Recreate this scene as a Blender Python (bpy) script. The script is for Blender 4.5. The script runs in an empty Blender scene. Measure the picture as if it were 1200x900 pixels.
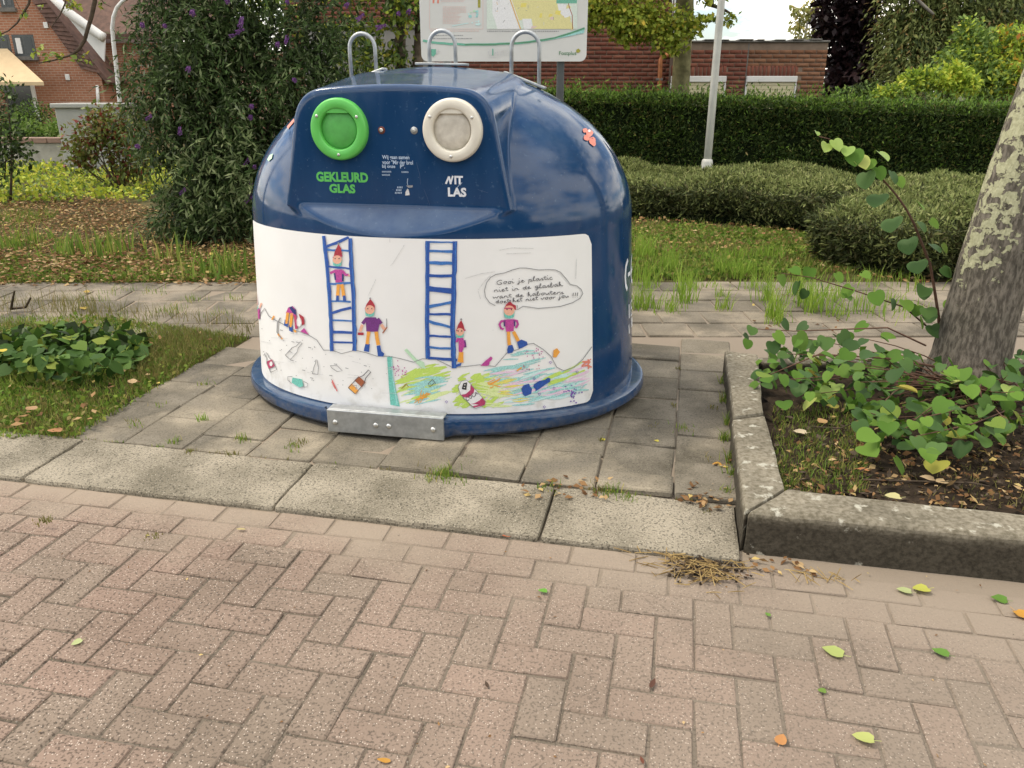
import bpy, bmesh, math, random
import numpy as np
from mathutils import Vector, Matrix, noise as mnoise
from mathutils.geometry import tessellate_polygon

random.seed(7)
RNG = np.random.default_rng(7)
scene = bpy.context.scene
COL = scene.collection
R = math.radians

# ------------------------------------------------------------------ camera
FPX, PITCH, CAMH = 920.0, R(20.5), 1.46          # focal length in photo pixels, downward pitch, eye height
cam_d = bpy.data.cameras.new("camera")
cam_d.sensor_fit = 'HORIZONTAL'; cam_d.sensor_width = 36.0
cam_d.lens = 36.0 * FPX / 1200.0
cam_d.clip_start = 0.05; cam_d.clip_end = 2000
cam = bpy.data.objects.new("camera", cam_d)
cam.location = (0, 0, CAMH); cam.rotation_euler = (R(90) - PITCH, 0, 0)
COL.objects.link(cam); scene.camera = cam

# ------------------------------------------------------------------ sky, sun, exposure
SUN_AZ, SUN_EL = R(-80), R(58)                 # direction towards the sun, azimuth from +Y clockwise
world = bpy.data.worlds.new("World"); scene.world = world; world.use_nodes = True
wn, wl = world.node_tree.nodes, world.node_tree.links
wn.clear()
sky = wn.new('ShaderNodeTexSky'); sky.sky_type = 'NISHITA'; sky.sun_disc = False
sky.sun_elevation = SUN_EL; sky.sun_rotation = SUN_AZ
sky.air_density = 1.0; sky.dust_density = 1.5
bg = wn.new('ShaderNodeBackground'); bg.inputs['Strength'].default_value = 0.13
tcw = wn.new('ShaderNodeTexCoord')
sep = wn.new('ShaderNodeSeparateXYZ'); wl.new(tcw.outputs['Generated'], sep.inputs[0])
zc = wn.new('ShaderNodeMath'); zc.operation = 'MAXIMUM'; zc.inputs[1].default_value = 0.0; wl.new(sep.outputs['Z'], zc.inputs[0])
za = wn.new('ShaderNodeMath'); za.operation = 'ADD'; za.inputs[1].default_value = 0.22; wl.new(zc.outputs[0], za.inputs[0])
dx = wn.new('ShaderNodeMath'); dx.operation = 'DIVIDE'; wl.new(sep.outputs['X'], dx.inputs[0]); wl.new(za.outputs[0], dx.inputs[1])
dy = wn.new('ShaderNodeMath'); dy.operation = 'DIVIDE'; wl.new(sep.outputs['Y'], dy.inputs[0]); wl.new(za.outputs[0], dy.inputs[1])
cb = wn.new('ShaderNodeCombineXYZ'); wl.new(dx.outputs[0], cb.inputs[0]); wl.new(dy.outputs[0], cb.inputs[1])
cn = wn.new('ShaderNodeTexNoise'); cn.inputs['Scale'].default_value = 1.1; cn.inputs['Detail'].default_value = 8; cn.inputs['Roughness'].default_value = 0.62
wl.new(cb.outputs[0], cn.inputs['Vector'])
cr = wn.new('ShaderNodeMapRange'); cr.inputs['From Min'].default_value = 0.43; cr.inputs['From Max'].default_value = 0.56
cr.inputs['To Min'].default_value = 0.04; cr.inputs['To Max'].default_value = 1.0
wl.new(cn.outputs['Fac'], cr.inputs['Value'])
cmx = wn.new('ShaderNodeMix'); cmx.data_type = 'RGBA'
wl.new(cr.outputs[0], cmx.inputs['Factor']); wl.new(sky.outputs[0], cmx.inputs['A'])
cmx.inputs['B'].default_value = (11.2, 10.6, 9.5, 1)
wl.new(cmx.outputs['Result'], bg.inputs['Color'])
wo = wn.new('ShaderNodeOutputWorld'); wl.new(bg.outputs[0], wo.inputs[0])

sun_d = bpy.data.lights.new("sun", 'SUN'); sun_d.energy = 1.5; sun_d.angle = R(11); sun_d.color = (1.0, 0.90, 0.74)
sun = bpy.data.objects.new("sun", sun_d); COL.objects.link(sun)
sdir = Vector((math.sin(SUN_AZ) * math.cos(SUN_EL), math.cos(SUN_AZ) * math.cos(SUN_EL), math.sin(SUN_EL)))
sun.rotation_euler = sdir.to_track_quat('Z', 'Y').to_euler(); sun.location = sdir * 30
vs = scene.view_settings
vs.view_transform = 'Standard'; vs.look = 'None'; vs.gamma = 1.0; vs.use_curve_mapping = False
vs.exposure = 0.73

# ------------------------------------------------------------------ measuring helpers (photo pixel -> point in the place)
def ray(x, y):
    u = (x - 600) / FPX; v = (450 - y) / FPX
    return np.array([u, math.cos(PITCH) + v * math.sin(PITCH), -math.sin(PITCH) + v * math.cos(PITCH)])
def gp(x, y, z=0.0):
    d = ray(x, y); t = (z - CAMH) / d[2]
    return Vector((d[0] * t, d[1] * t, z))
def atY(x, y, Y):
    d = ray(x, y); t = Y / d[1]
    return Vector((d[0] * t, Y, CAMH + d[2] * t))
def to_px(P):
    zc_ = P[1] * math.cos(PITCH) - (P[2] - CAMH) * math.sin(PITCH)
    if zc_ < 0.05: return None
    yc = P[1] * math.sin(PITCH) + (P[2] - CAMH) * math.cos(PITCH)
    return (600 + FPX * P[0] / zc_, 450 - FPX * yc / zc_, zc_)

# ------------------------------------------------------------------ material helpers
MATS = {}
def newmat(name):
    m = bpy.data.materials.new(name); m.use_nodes = True
    nt = m.node_tree; nt.nodes.clear()
    out = nt.nodes.new('ShaderNodeOutputMaterial')
    MATS[name] = m
    return m, nt.nodes, nt.links, out
def N(nodes, t, **kw):
    n = nodes.new(t)
    for k, v in kw.items():
        if k in n.inputs: n.inputs[k].default_value = v
        else: setattr(n, k, v)
    return n
def col4(c): return (c[0], c[1], c[2], 1.0)
def ramp(nodes, links, src, stops):
    r = nodes.new('ShaderNodeValToRGB')
    el = r.color_ramp.elements
    while len(el) > 1: el.remove(el[-1])
    el[0].position = stops[0][0]; el[0].color = col4(stops[0][1])
    for p, c in stops[1:]:
        e = el.new(p); e.color = col4(c)
    links.new(src, r.inputs['Fac'])
    return r
def mixc(nodes, links, fac, a, b, mode='MIX'):
    m = nodes.new('ShaderNodeMix'); m.data_type = 'RGBA'; m.blend_type = mode
    if isinstance(fac, (int, float)): m.inputs['Factor'].default_value = fac
    else: links.new(fac, m.inputs['Factor'])
    for k, v in (('A', a), ('B', b)):
        if isinstance(v, tuple): m.inputs[k].default_value = col4(v)
        else: links.new(v, m.inputs[k])
    return m.outputs['Result']
def noise_fac(nodes, links, vec, scale, detail=6, lo=0.4, hi=0.6, rough=0.6):
    n = N(nodes, 'ShaderNodeTexNoise'); n.inputs['Scale'].default_value = scale; n.inputs['Detail'].default_value = detail
    n.inputs['Roughness'].default_value = rough
    links.new(vec, n.inputs['Vector'])
    mr = nodes.new('ShaderNodeMapRange'); mr.inputs['From Min'].default_value = lo; mr.inputs['From Max'].default_value = hi
    links.new(n.outputs['Fac'], mr.inputs['Value'])
    return mr.outputs[0], n.outputs['Fac']

def simple(name, c, rough=0.5, metal=0.0, var=0.12, scale=6.0, bump=0.0, bscale=80.0, spec=0.5, c2=None):
    """plain coloured surface with soft mottling and fine relief"""
    m, nd, lk, out = newmat(name)
    b = N(nd, 'ShaderNodeBsdfPrincipled'); b.inputs['Roughness'].default_value = rough; b.inputs['Metallic'].default_value = metal
    b.inputs['Specular IOR Level'].default_value = spec
    geo = N(nd, 'ShaderNodeNewGeometry')
    f, raw = noise_fac(nd, lk, geo.outputs['Position'], scale, 6, 0.35, 0.65)
    a = tuple(x * (1 - var) for x in c); d = c2 if c2 else tuple(min(1, x * (1 + var)) for x in c)
    lk.new(mixc(nd, lk, f, a, d), b.inputs['Base Color'])
    if bump > 0:
        n2 = N(nd, 'ShaderNodeTexNoise'); n2.inputs['Scale'].default_value = bscale; n2.inputs['Detail'].default_value = 4
        lk.new(geo.outputs['Position'], n2.inputs['Vector'])
        bp = N(nd, 'ShaderNodeBump'); bp.inputs['Strength'].default_value = bump; bp.inputs['Distance'].default_value = 0.004
        lk.new(n2.outputs['Fac'], bp.inputs['Height']); lk.new(bp.outputs[0], b.inputs['Normal'])
    lk.new(b.outputs[0], out.inputs[0])
    return m

def leafmat(name, stops, transl=0.3, rough=0.45, spec=0.35):
    """leaves: each leaf (mesh island) takes its own tone from the stops"""
    m, nd, lk, out = newmat(name)
    geo = N(nd, 'ShaderNodeNewGeometry'); oi = N(nd, 'ShaderNodeObjectInfo')
    ad = N(nd, 'ShaderNodeMath', operation='ADD'); lk.new(geo.outputs['Random Per Island'], ad.inputs[0]); lk.new(oi.outputs['Random'], ad.inputs[1])
    fr = N(nd, 'ShaderNodeMath', operation='FRACT'); lk.new(ad.outputs[0], fr.inputs[0])
    if 'fallen' not in name and 'beech' not in name and 'litter' not in name: stops = [(p_, (c_[0] * 1.16, c_[1] * 1.10, c_[2] * .94)) for p_, c_ in stops]
    r = ramp(nd, lk, fr.outputs[0], stops)
    b = N(nd, 'ShaderNodeBsdfPrincipled'); b.inputs['Roughness'].default_value = rough; b.inputs['Specular IOR Level'].default_value = spec
    lk.new(r.outputs[0], b.inputs['Base Color'])
    t = N(nd, 'ShaderNodeBsdfTranslucent'); lk.new(r.outputs[0], t.inputs['Color'])
    mx = N(nd, 'ShaderNodeMixShader'); mx.inputs[0].default_value = transl
    lk.new(b.outputs[0], mx.inputs[1]); lk.new(t.outputs[0], mx.inputs[2]); lk.new(mx.outputs[0], out.inputs[0])
    return m

def stone(name, c_lo, c_hi, speck, dirt_scale=3.0, objvar=0.25, pale=None, dust=None, speck_amt=1.0, bump=0.5):
    """concrete / clay piece: aggregate specks, stains, per-piece tone, optional pale dust near the kerb line"""
    m, nd, lk, out = newmat(name)
    b = N(nd, 'ShaderNodeBsdfPrincipled'); b.inputs['Roughness'].default_value = 0.88; b.inputs['Specular IOR Level'].default_value = 0.25
    geo = N(nd, 'ShaderNodeNewGeometry'); oi = N(nd, 'ShaderNodeObjectInfo'); P = geo.outputs['Position']
    base = mixc(nd, lk, oi.outputs['Random'], c_lo, c_hi)
    f, _ = noise_fac(nd, lk, P, dirt_scale, 8, 0.36, 0.64)
    base = mixc(nd, lk, f, base, mixc(nd, lk, 1.0, base, (1 - objvar, 1 - objvar, 1 - objvar * 1.05), 'MULTIPLY'))
    if pale:
        f2, _ = noise_fac(nd, lk, P, 2.1, 6, 0.47, 0.62)
        base = mixc(nd, lk, f2, base, pale)
    # dark and light grains
    v = N(nd, 'ShaderNodeTexNoise'); v.inputs['Scale'].default_value = 130; v.inputs['Detail'].default_value = 2; lk.new(P, v.inputs['Vector'])
    dk = N(nd, 'ShaderNodeMapRange'); dk.inputs['From Min'].default_value = 0.36; dk.inputs['From Max'].default_value = 0.48
    dk.inputs['To Min'].default_value = 0.42 * speck_amt + (1 - speck_amt); dk.inputs['To Max'].default_value = 1.0; lk.new(v.outputs['Fac'], dk.inputs['Value'])
    base = mixc(nd, lk, 1.0, base, dk.outputs[0], 'MULTIPLY')
    vo = N(nd, 'ShaderNodeTexVoronoi'); vo.inputs['Scale'].default_value = 165; lk.new(P, vo.inputs['Vector'])
    wsep = N(nd, 'ShaderNodeSeparateColor'); lk.new(vo.outputs['Color'], wsep.inputs[0])
    pk = N(nd, 'ShaderNodeMath', operation='GREATER_THAN'); pk.inputs[1].default_value = 0.80; lk.new(wsep.outputs[0], pk.inputs[0])
    ds = N(nd, 'ShaderNodeMath', operation='LESS_THAN'); ds.inputs[1].default_value = 0.30; lk.new(vo.outputs['Distance'], ds.inputs[0])
    ml = N(nd, 'ShaderNodeMath', operation='MULTIPLY'); lk.new(pk.outputs[0], ml.inputs[0]); lk.new(ds.outputs[0], ml.inputs[1])
    ms = N(nd, 'ShaderNodeMath', operation='MULTIPLY'); ms.inputs[1].default_value = 0.75 * speck_amt; lk.new(ml.outputs[0], ms.inputs[0])
    base = mixc(nd, lk, ms.outputs[0], base, speck)
    if dust:
        # drifted sand along the kerb: distance in front of the kerb line, broken up by noise
        dt = N(nd, 'ShaderNodeVectorMath', operation='DOT_PRODUCT'); dt.inputs[1].default_value = (VV.x, VV.y, 0); lk.new(P, dt.inputs[0])
        sb = N(nd, 'ShaderNodeMath', operation='SUBTRACT'); sb.inputs[1].default_value = KO.dot(VV); lk.new(dt.outputs['Value'], sb.inputs[0])
        n3, raw3 = noise_fac(nd, lk, P, 2.3, 5, 0.3, 0.7)
        nn = N(nd, 'ShaderNodeMapRange'); nn.inputs['To Min'].default_value = -0.26; nn.inputs['To Max'].default_value = 0.20; lk.new(n3, nn.inputs['Value'])
        s2 = N(nd, 'ShaderNodeMath', operation='ADD'); lk.new(sb.outputs[0], s2.inputs[0]); lk.new(nn.outputs[0], s2.inputs[1])
        mr = N(nd, 'ShaderNodeMapRange'); mr.inputs['From Min'].default_value = -0.42; mr.inputs['From Max'].default_value = 0.02
        mr.inputs['To Min'].default_value = 0.0; mr.inputs['To Max'].default_value = 0.85; lk.new(s2.outputs[0], mr.inputs['Value'])
        base = mixc(nd, lk, mr.outputs[0], base, dust)
        # greyer towards the planter side of the road
        dsx = N(nd, 'ShaderNodeSeparateXYZ'); lk.new(P, dsx.inputs[0])
        gx = N(nd, 'ShaderNodeMapRange'); gx.inputs['From Min'].default_value = -1.2; gx.inputs['From Max'].default_value = 1.3; gx.inputs['To Max'].default_value = 0.55
        lk.new(dsx.outputs['X'], gx.inputs['Value'])
        base = mixc(nd, lk, gx.outputs[0], base, (0.232, 0.195, 0.155))
    lk.new(base, b.inputs['Base Color'])
    nb = N(nd, 'ShaderNodeTexNoise'); nb.inputs['Scale'].default_value = 140; nb.inputs['Detail'].default_value = 5; lk.new(P, nb.inputs['Vector'])
    bp = N(nd, 'ShaderNodeBump'); bp.inputs['Strength'].default_value = bump; bp.inputs['Distance'].default_value = 0.004
    lk.new(nb.outputs['Fac'], bp.inputs['Height']); lk.new(bp.outputs[0], b.inputs['Normal'])
    lk.new(b.outputs[0], out.inputs[0])
    return m

# ------------------------------------------------------------------ object helpers
def setp(o, label=None, cat=None, group=None, kind=None):
    if label: o['label'] = label
    if cat: o['category'] = cat
    if group: o['group'] = group
    if kind: o['kind'] = kind
    return o
def link(name, data, parent=None, loc=None):
    o = bpy.data.objects.new(name, data); COL.objects.link(o)
    if parent: o.parent = parent
    if loc is not None: o.location = loc
    return o
def thing(name, label, cat, loc=(0, 0, 0), rotz=0.0, group=None):
    o = bpy.data.objects.new(name, None); COL.objects.link(o)
    o.location = loc; o.rotation_euler = (0, 0, rotz); o.empty_display_size = 0.2
    return setp(o, label, cat, group)
def obj(name, bm, mats, parent=None, smooth=False, loc=None):
    me = bpy.data.meshes.new(name)
    bmesh.ops.recalc_face_normals(bm, faces=bm.faces)
    bm.to_mesh(me); bm.free()
    if not isinstance(mats, (list, tuple)): mats = [mats]
    for m in mats: me.materials.append(m)
    if smooth: me.shade_smooth()
    return link(name, me, parent, loc)
def fastmesh(name, V, quads, mats, midx=None, smooth=False):
    """V (n,3) array, quads (m,k) int array, one loop size"""
    me = bpy.data.meshes.new(name)
    V = np.asarray(V, dtype=np.float32); quads = np.asarray(quads, dtype=np.int32)
    k = quads.shape[1]
    me.vertices.add(len(V)); me.vertices.foreach_set('co', V.ravel())
    me.loops.add(quads.size); me.loops.foreach_set('vertex_index', quads.ravel())
    me.polygons.add(len(quads)); me.polygons.foreach_set('loop_start', np.arange(0, quads.size, k, dtype=np.int32))
    try: me.polygons.foreach_set('loop_total', np.full(len(quads), k, dtype=np.int32))
    except Exception: pass
    if not isinstance(mats, (list, tuple)): mats = [mats]
    for m in mats: me.materials.append(m)
    if midx is not None: me.polygons.foreach_set('material_index', np.asarray(midx, dtype=np.int32))
    me.update(calc_edges=True); me.validate()
    if smooth: me.shade_smooth()
    return me
def box(bm, x0, x1, y0, y1, z0, z1, bevel=0.0, seg=1):
    vs_ = [bm.verts.new(p) for p in ((x0, y0, z0), (x1, y0, z0), (x1, y1, z0), (x0, y1, z0), (x0, y0, z1), (x1, y0, z1), (x1, y1, z1), (x0, y1, z1))]
    fs = [bm.faces.new([vs_[i] for i in q]) for q in ((0, 3, 2, 1), (4, 5, 6, 7), (0, 1, 5, 4), (1, 2, 6, 5), (2, 3, 7, 6), (3, 0, 4, 7))]
    if bevel > 0:
        es = list({e for f in fs for e in f.edges})
        bmesh.ops.bevel(bm, geom=es, offset=bevel, segments=seg, affect='EDGES', profile=0.5)
    return bm
def tube(bm, pts, rad, seg=8, cap=True):
    """swept tube through pts; rad a number or a list"""
    pts = [Vector(p) for p in pts]
    n = len(pts); rads = rad if isinstance(rad, (list, tuple)) else [rad] * n
    rings = []; up = Vector((0.31, 0.17, 0.93))
    prev = None
    for i, p in enumerate(pts):
        t = (pts[min(i + 1, n - 1)] - pts[max(i - 1, 0)]).normalized()
        if prev is None:
            a = t.cross(up)
            if a.length < 1e-3: a = t.cross(Vector((1, 0, 0)))
        else: a = prev - t * prev.dot(t)
        a.normalize(); b_ = t.cross(a); prev = a
        rings.append([bm.verts.new(p + (a * math.cos(2 * math.pi * k / seg) + b_ * math.sin(2 * math.pi * k / seg)) * rads[i]) for k in range(seg)])
    for i in range(n - 1):
        for k in range(seg):
            bm.faces.new((rings[i][k], rings[i][(k + 1) % seg], rings[i + 1][(k + 1) % seg], rings[i + 1][k]))
    if cap:
        bm.faces.new(rings[0][::-1]); bm.faces.new(rings[-1])
    return bm
def lathe(bm, prof, seg=32, axis='Z', origin=(0, 0, 0)):
    """prof: list of (radius, height)"""
    rings = []
    for r, h in prof:
        ring = []
        for k in range(seg):
            a = 2 * math.pi * k / seg
            if axis == 'Z': p = (r * math.cos(a), r * math.sin(a), h)
            else: p = (r * math.cos(a), -h, r * math.sin(a))          # axis -Y
            ring.append(bm.verts.new((p[0] + origin[0], p[1] + origin[1], p[2] + origin[2])))
        rings.append(ring)
    for i in range(len(rings) - 1):
        for k in range(seg):
            bm.faces.new((rings[i][k], rings[i][(k + 1) % seg], rings[i + 1][(k + 1) % seg], rings[i + 1][k]))
    bm.faces.new(rings[0][::-1]); bm.faces.new(rings[-1])
    return bm
def sheet(name, pts, z, mat, kind='structure', label=None):
    bm = bmesh.new(); vs_ = [bm.verts.new((p[0], p[1], z)) for p in pts]
    for t in tessellate_polygon([[Vector((p[0], p[1], 0)) for p in pts]]): bm.faces.new([vs_[k] for k in t])
    o = obj(name, bm, mat)
    for f in o.data.polygons:
        if f.normal.z < 0: o.data.flip_normals(); break
    o['kind'] = kind
    return o
def in_poly(x, y, poly):
    c = False; n = len(poly); j = n - 1
    for i in range(n):
        xi, yi = poly[i][0], poly[i][1]; xj, yj = poly[j][0], poly[j][1]
        if (yi > y) != (yj > y) and x < (xj - xi) * (y - yi) / (yj - yi + 1e-12) + xi: c = not c
        j = i
    return c
def sample_poly(poly, n):
    xs = [p[0] for p in poly]; ys = [p[1] for p in poly]
    out = []
    while len(out) < n:
        X = RNG.uniform(min(xs), max(xs), 4 * n); Y = RNG.uniform(min(ys), max(ys), 4 * n)
        inside = np.zeros(len(X), bool); j = len(poly) - 1
        for i in range(len(poly)):
            xi, yi, xj, yj = poly[i][0], poly[i][1], poly[j][0], poly[j][1]
            inside ^= ((yi > Y) != (yj > Y)) & (X < (xj - xi) * (Y - yi) / (yj - yi + 1e-12) + xi); j = i
        out += list(zip(X[inside], Y[inside]))
    return np.array(out[:n])

def leaf_quads(P, D, Nn, L, W):
    """one folded leaf (4 corner quad) per point: P base, D direction, Nn normal hint, L length, W width"""
    D = D / np.linalg.norm(D, axis=1, keepdims=True)
    S = np.cross(D, Nn); S /= (np.linalg.norm(S, axis=1, keepdims=True) + 1e-9)
    U = np.cross(S, D)
    L = L[:, None]; W = W[:, None]
    a = P; c = P + D * L; b = P + D * L * 0.45 + S * W * 0.5 + U * W * 0.12; d = P + D * L * 0.45 - S * W * 0.5 + U * W * 0.12
    V = np.stack([a, b, c, d], 1).reshape(-1, 3)
    Q = np.arange(len(V)).reshape(-1, 4)
    return V, Q
def leaves(name, P, mats, size, parent=None, aspect=0.45, droop=0.3, outward=None, probs=None, jitter=0.35):
    n = len(P)
    D = RNG.normal(size=(n, 3))
    if outward is not None: D = D * 0.8 + outward * 0.9
    D[:, 2] -= droop
    Nn = RNG.normal(size=(n, 3)) * 0.7 + np.array([0, -0.2, 0.8])
    L = size * RNG.uniform(1 - jitter, 1 + jitter, n); W = L * aspect * RNG.uniform(0.8, 1.2, n)
    V, Q = leaf_quads(P, D, Nn, L, W)
    mats = mats if isinstance(mats, (list, tuple)) else [mats]
    mi = RNG.choice(len(mats), n, p=probs)
    return link(name, fastmesh(name, V, Q, mats, mi), parent)
def blades(P, h, w, lean=0.35, curve=True):
    """grass blades: a bent two-quad strip collapsed to quad + tip"""
    n = len(P); a = RNG.uniform(0, 2 * math.pi, n)
    H = h * RNG.uniform(0.5, 1.25, n) if np.isscalar(h) else h * RNG.uniform(0.6, 1.2, n)
    S = np.stack([np.cos(a), np.sin(a), np.zeros(n)], 1) * (w * RNG.uniform(0.7, 1.2, n))[:, None] * 0.5
    b = RNG.uniform(0, 2 * math.pi, n); ln = RNG.uniform(0, lean, n) * H
    Ld = np.stack([np.cos(b), np.sin(b), np.zeros(n)], 1) * ln[:, None]
    Z = np.zeros((n, 3)); Z[:, 2] = H
    v0 = P - S; v1 = P + S; v2 = P + S * 0.7 + Z * 0.55 + Ld * 0.3; v3 = P - S * 0.7 + Z * 0.55 + Ld * 0.3
    t0 = P + Z * 0.97 + Ld + S * 0.08; t1 = P + Z * 0.97 + Ld - S * 0.08
    V = np.stack([v0, v1, v2, v3, t0, t1], 1).reshape(-1, 3)
    base = (np.arange(n) * 6)[:, None]
    Q = np.concatenate([base + np.array([0, 1, 2, 3]), base + np.array([3, 2, 4, 5])], 1).reshape(-1, 4)
    return V, Q
def clump_points(n, blobs, shell=0.45):
    """points through a set of ellipsoid blobs (cx,cy,cz,rx,ry,rz), denser near the surface; also outward vectors"""
    blobs = np.array(blobs, float); vol = blobs[:, 3] * blobs[:, 4] * blobs[:, 5]
    k = RNG.choice(len(blobs), n, p=vol ** 0.75 / (vol ** 0.75).sum())
    d = RNG.normal(size=(n, 3)); d /= np.linalg.norm(d, axis=1, keepdims=True)
    r = RNG.uniform(0, 1, n) ** shell
    return blobs[k, :3] + d * r[:, None] * blobs[k, 3:6], d
def sub_blobs(n, box_, size, rng_=None):
    x0, x1, y0, y1, z0, z1 = box_
    return [(RNG.uniform(x0, x1), RNG.uniform(y0, y1), RNG.uniform(z0, z1), size * RNG.uniform(.6, 1.3), size * RNG.uniform(.6, 1.3), size * RNG.uniform(.45, 1.0)) for _ in range(n)]

def text_mesh(txt, size, bold=0.0, align='CENTER', shear=0.0, spacing=1.0):
    cu = bpy.data.curves.new("lettering", 'FONT'); cu.body = txt; cu.size = size; cu.align_x = align; cu.align_y = 'CENTER'
    cu.offset = bold; cu.shear = shear; cu.resolution_u = 3; cu.space_character = spacing
    o = bpy.data.objects.new("lettering", cu); COL.objects.link(o)
    bpy.context.view_layer.update()
    me = bpy.data.meshes.new_from_object(o.evaluated_get(bpy.context.evaluated_depsgraph_get()))
    bpy.data.objects.remove(o); bpy.data.curves.remove(cu)
    return me

# ------------------------------------------------------------------ road frame: u along the kerb, v away from the camera
KANG = R(12.2)
U = Vector((math.cos(KANG), -math.sin(KANG), 0)); VV = Vector((math.sin(KANG), math.cos(KANG), 0))
KO = gp(200, 580, -0.012); KO.z = 0                 # a point of the kerb's front edge
ROADZ = -0.030
def st(s, t, z=0.0):
    p = KO + U * s + VV * t
    return Vector((p.x, p.y, z))
def to_st(p):
    d = Vector((p[0], p[1], 0)) - KO
    return d.dot(U), d.dot(VV)
KW = 0.36                                            # kerb width

# ------------------------------------------------------------------ materials
M_brick = stone("clay_brick", (0.292, 0.208, 0.163), (0.252, 0.197, 0.153), (0.60, 0.51, 0.43), 1.7, 0.30, dust=(0.305, 0.248, 0.190))
M_sandbed = stone("joint_sand", (0.165, 0.135, 0.104), (0.165, 0.135, 0.104), (0.30, 0.24, 0.17), 5, 0.45, dust=(0.29, 0.235, 0.178))
M_slab = stone("grey_paving_concrete", (0.226, 0.198, 0.153), (0.160, 0.142, 0.112), (0.36, 0.325, 0.26), 4.2, 0.55, pale=(0.298, 0.258, 0.194), speck_amt=0.55, bump=0.35)
M_pathslab = stone("sandy_paving_concrete", (0.235, 0.202, 0.156), (0.19, 0.167, 0.132), (0.34, 0.30, 0.24), 2.6, 0.38, pale=(0.30, 0.254, 0.192), speck_amt=0.5, bump=0.35)
M_kerb = stone("pale_kerb_concrete", (0.345, 0.304, 0.234), (0.285, 0.252, 0.195), (0.52, 0.47, 0.38), 3.0, 0.48, speck_amt=1.0, bump=1.0)
M_soil = simple("dark_soil", (0.036, 0.026, 0.018), 0.95, var=0.5, scale=18, bump=1.0, bscale=60, spec=0.1)
M_verge = simple("verge_earth", (0.080, 0.068, 0.030), 0.95, var=0.45, scale=5, bump=1.0, bscale=40, spec=0.1)
M_ground = simple("far_ground", (0.075, 0.085, 0.035), 0.95, var=0.3, scale=0.8, bump=0.6, bscale=20, spec=0.1)
M_galv = simple("galvanised_steel", (0.42, 0.44, 0.45), 0.48, 0.75, var=0.14, scale=30, bump=0.1, bscale=150)
M_darkmetal = simple("dark_grey_metal", (0.085, 0.092, 0.09), 0.5, 0.3, var=0.12, scale=8)
M_bolt = simple("zinc_bolt", (0.58, 0.58, 0.56), 0.35, 0.85, var=0.15, scale=60)
M_green = simple("green_plastic", (0.11, 0.50, 0.09), 0.38, var=0.05, scale=14, bump=0.05)
M_greenflap = simple("green_rubber_flap", (0.09, 0.40, 0.08), 0.5, var=0.16, scale=16, bump=0.1)
M_cream = simple("ivory_plastic", (0.70, 0.66, 0.56), 0.42, var=0.05, scale=14)
M_creamflap = simple("ivory_rubber_flap", (0.60, 0.55, 0.46), 0.5, var=0.20, scale=22, c2=(0.66, 0.62, 0.53))
M_rust = simple("rust", (0.16, 0.045, 0.025), 0.9, var=0.3, scale=80)

# blue moulded plastic: faint streaks, dust with sky sheen painted in on upward parts, dirt splashes near the ground
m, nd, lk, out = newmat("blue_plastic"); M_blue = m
b = N(nd, 'ShaderNodeBsdfPrincipled'); b.inputs['Specular IOR Level'].default_value = 0.5
tc = N(nd, 'ShaderNodeTexCoord'); P = tc.outputs['Object']
mp = N(nd, 'ShaderNodeMapping'); mp.inputs['Scale'].default_value = (1, 1, 0.25); lk.new(P, mp.inputs['Vector'])
f1, _ = noise_fac(nd, lk, mp.outputs[0], 9, 8, 0.42, 0.75)
c = mixc(nd, lk, f1, (0.0095, 0.043, 0.120), (0.0155, 0.056, 0.144))
f2, _ = noise_fac(nd, lk, P, 45, 8, 0.62, 0.80)
c = mixc(nd, lk, f2, c, (0.07, 0.13, 0.22))
vo = N(nd, 'ShaderNodeTexVoronoi'); vo.inputs['Scale'].default_value = 34; lk.new(P, vo.inputs['Vector'])
dl = N(nd, 'ShaderNodeMath', operation='LESS_THAN'); dl.inputs[1].default_value = 0.055; lk.new(vo.outputs['Distance'], dl.inputs[0])
c = mixc(nd, lk, dl.outputs[0], c, (0.10, 0.15, 0.22))
sx = N(nd, 'ShaderNodeSeparateXYZ'); lk.new(P, sx.inputs[0])
dr = N(nd, 'ShaderNodeMapRange'); dr.inputs['From Min'].default_value = 0.13; dr.inputs['From Max'].default_value = 0.0; lk.new(sx.outputs['Z'], dr.inputs['Value'])
f3, _ = noise_fac(nd, lk, P, 26, 6, 0.35, 0.7)
dm = N(nd, 'ShaderNodeMath', operation='MULTIPLY'); lk.new(dr.outputs[0], dm.inputs[0]); lk.new(f3, dm.inputs[1])
dm2 = N(nd, 'ShaderNodeMath', operation='MULTIPLY'); dm2.inputs[1].default_value = 0.6; lk.new(dm.outputs[0], dm2.inputs[0])
c = mixc(nd, lk, dm2.outputs[0], c, (0.17, 0.15, 0.12))
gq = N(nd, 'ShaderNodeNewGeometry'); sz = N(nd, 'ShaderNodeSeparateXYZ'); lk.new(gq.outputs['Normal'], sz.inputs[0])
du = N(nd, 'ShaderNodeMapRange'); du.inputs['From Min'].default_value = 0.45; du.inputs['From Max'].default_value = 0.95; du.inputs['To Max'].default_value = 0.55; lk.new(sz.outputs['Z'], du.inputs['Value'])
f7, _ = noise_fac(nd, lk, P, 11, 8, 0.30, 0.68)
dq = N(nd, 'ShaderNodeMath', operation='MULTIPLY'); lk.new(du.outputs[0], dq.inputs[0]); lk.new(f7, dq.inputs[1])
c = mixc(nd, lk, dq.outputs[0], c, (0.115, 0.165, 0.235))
mp2 = N(nd, 'ShaderNodeMapping'); mp2.inputs['Scale'].default_value = (1, 1, 0.06); lk.new(P, mp2.inputs['Vector'])
f8, _ = noise_fac(nd, lk, mp2.outputs[0], 24, 6, 0.58, 0.80)
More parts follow.
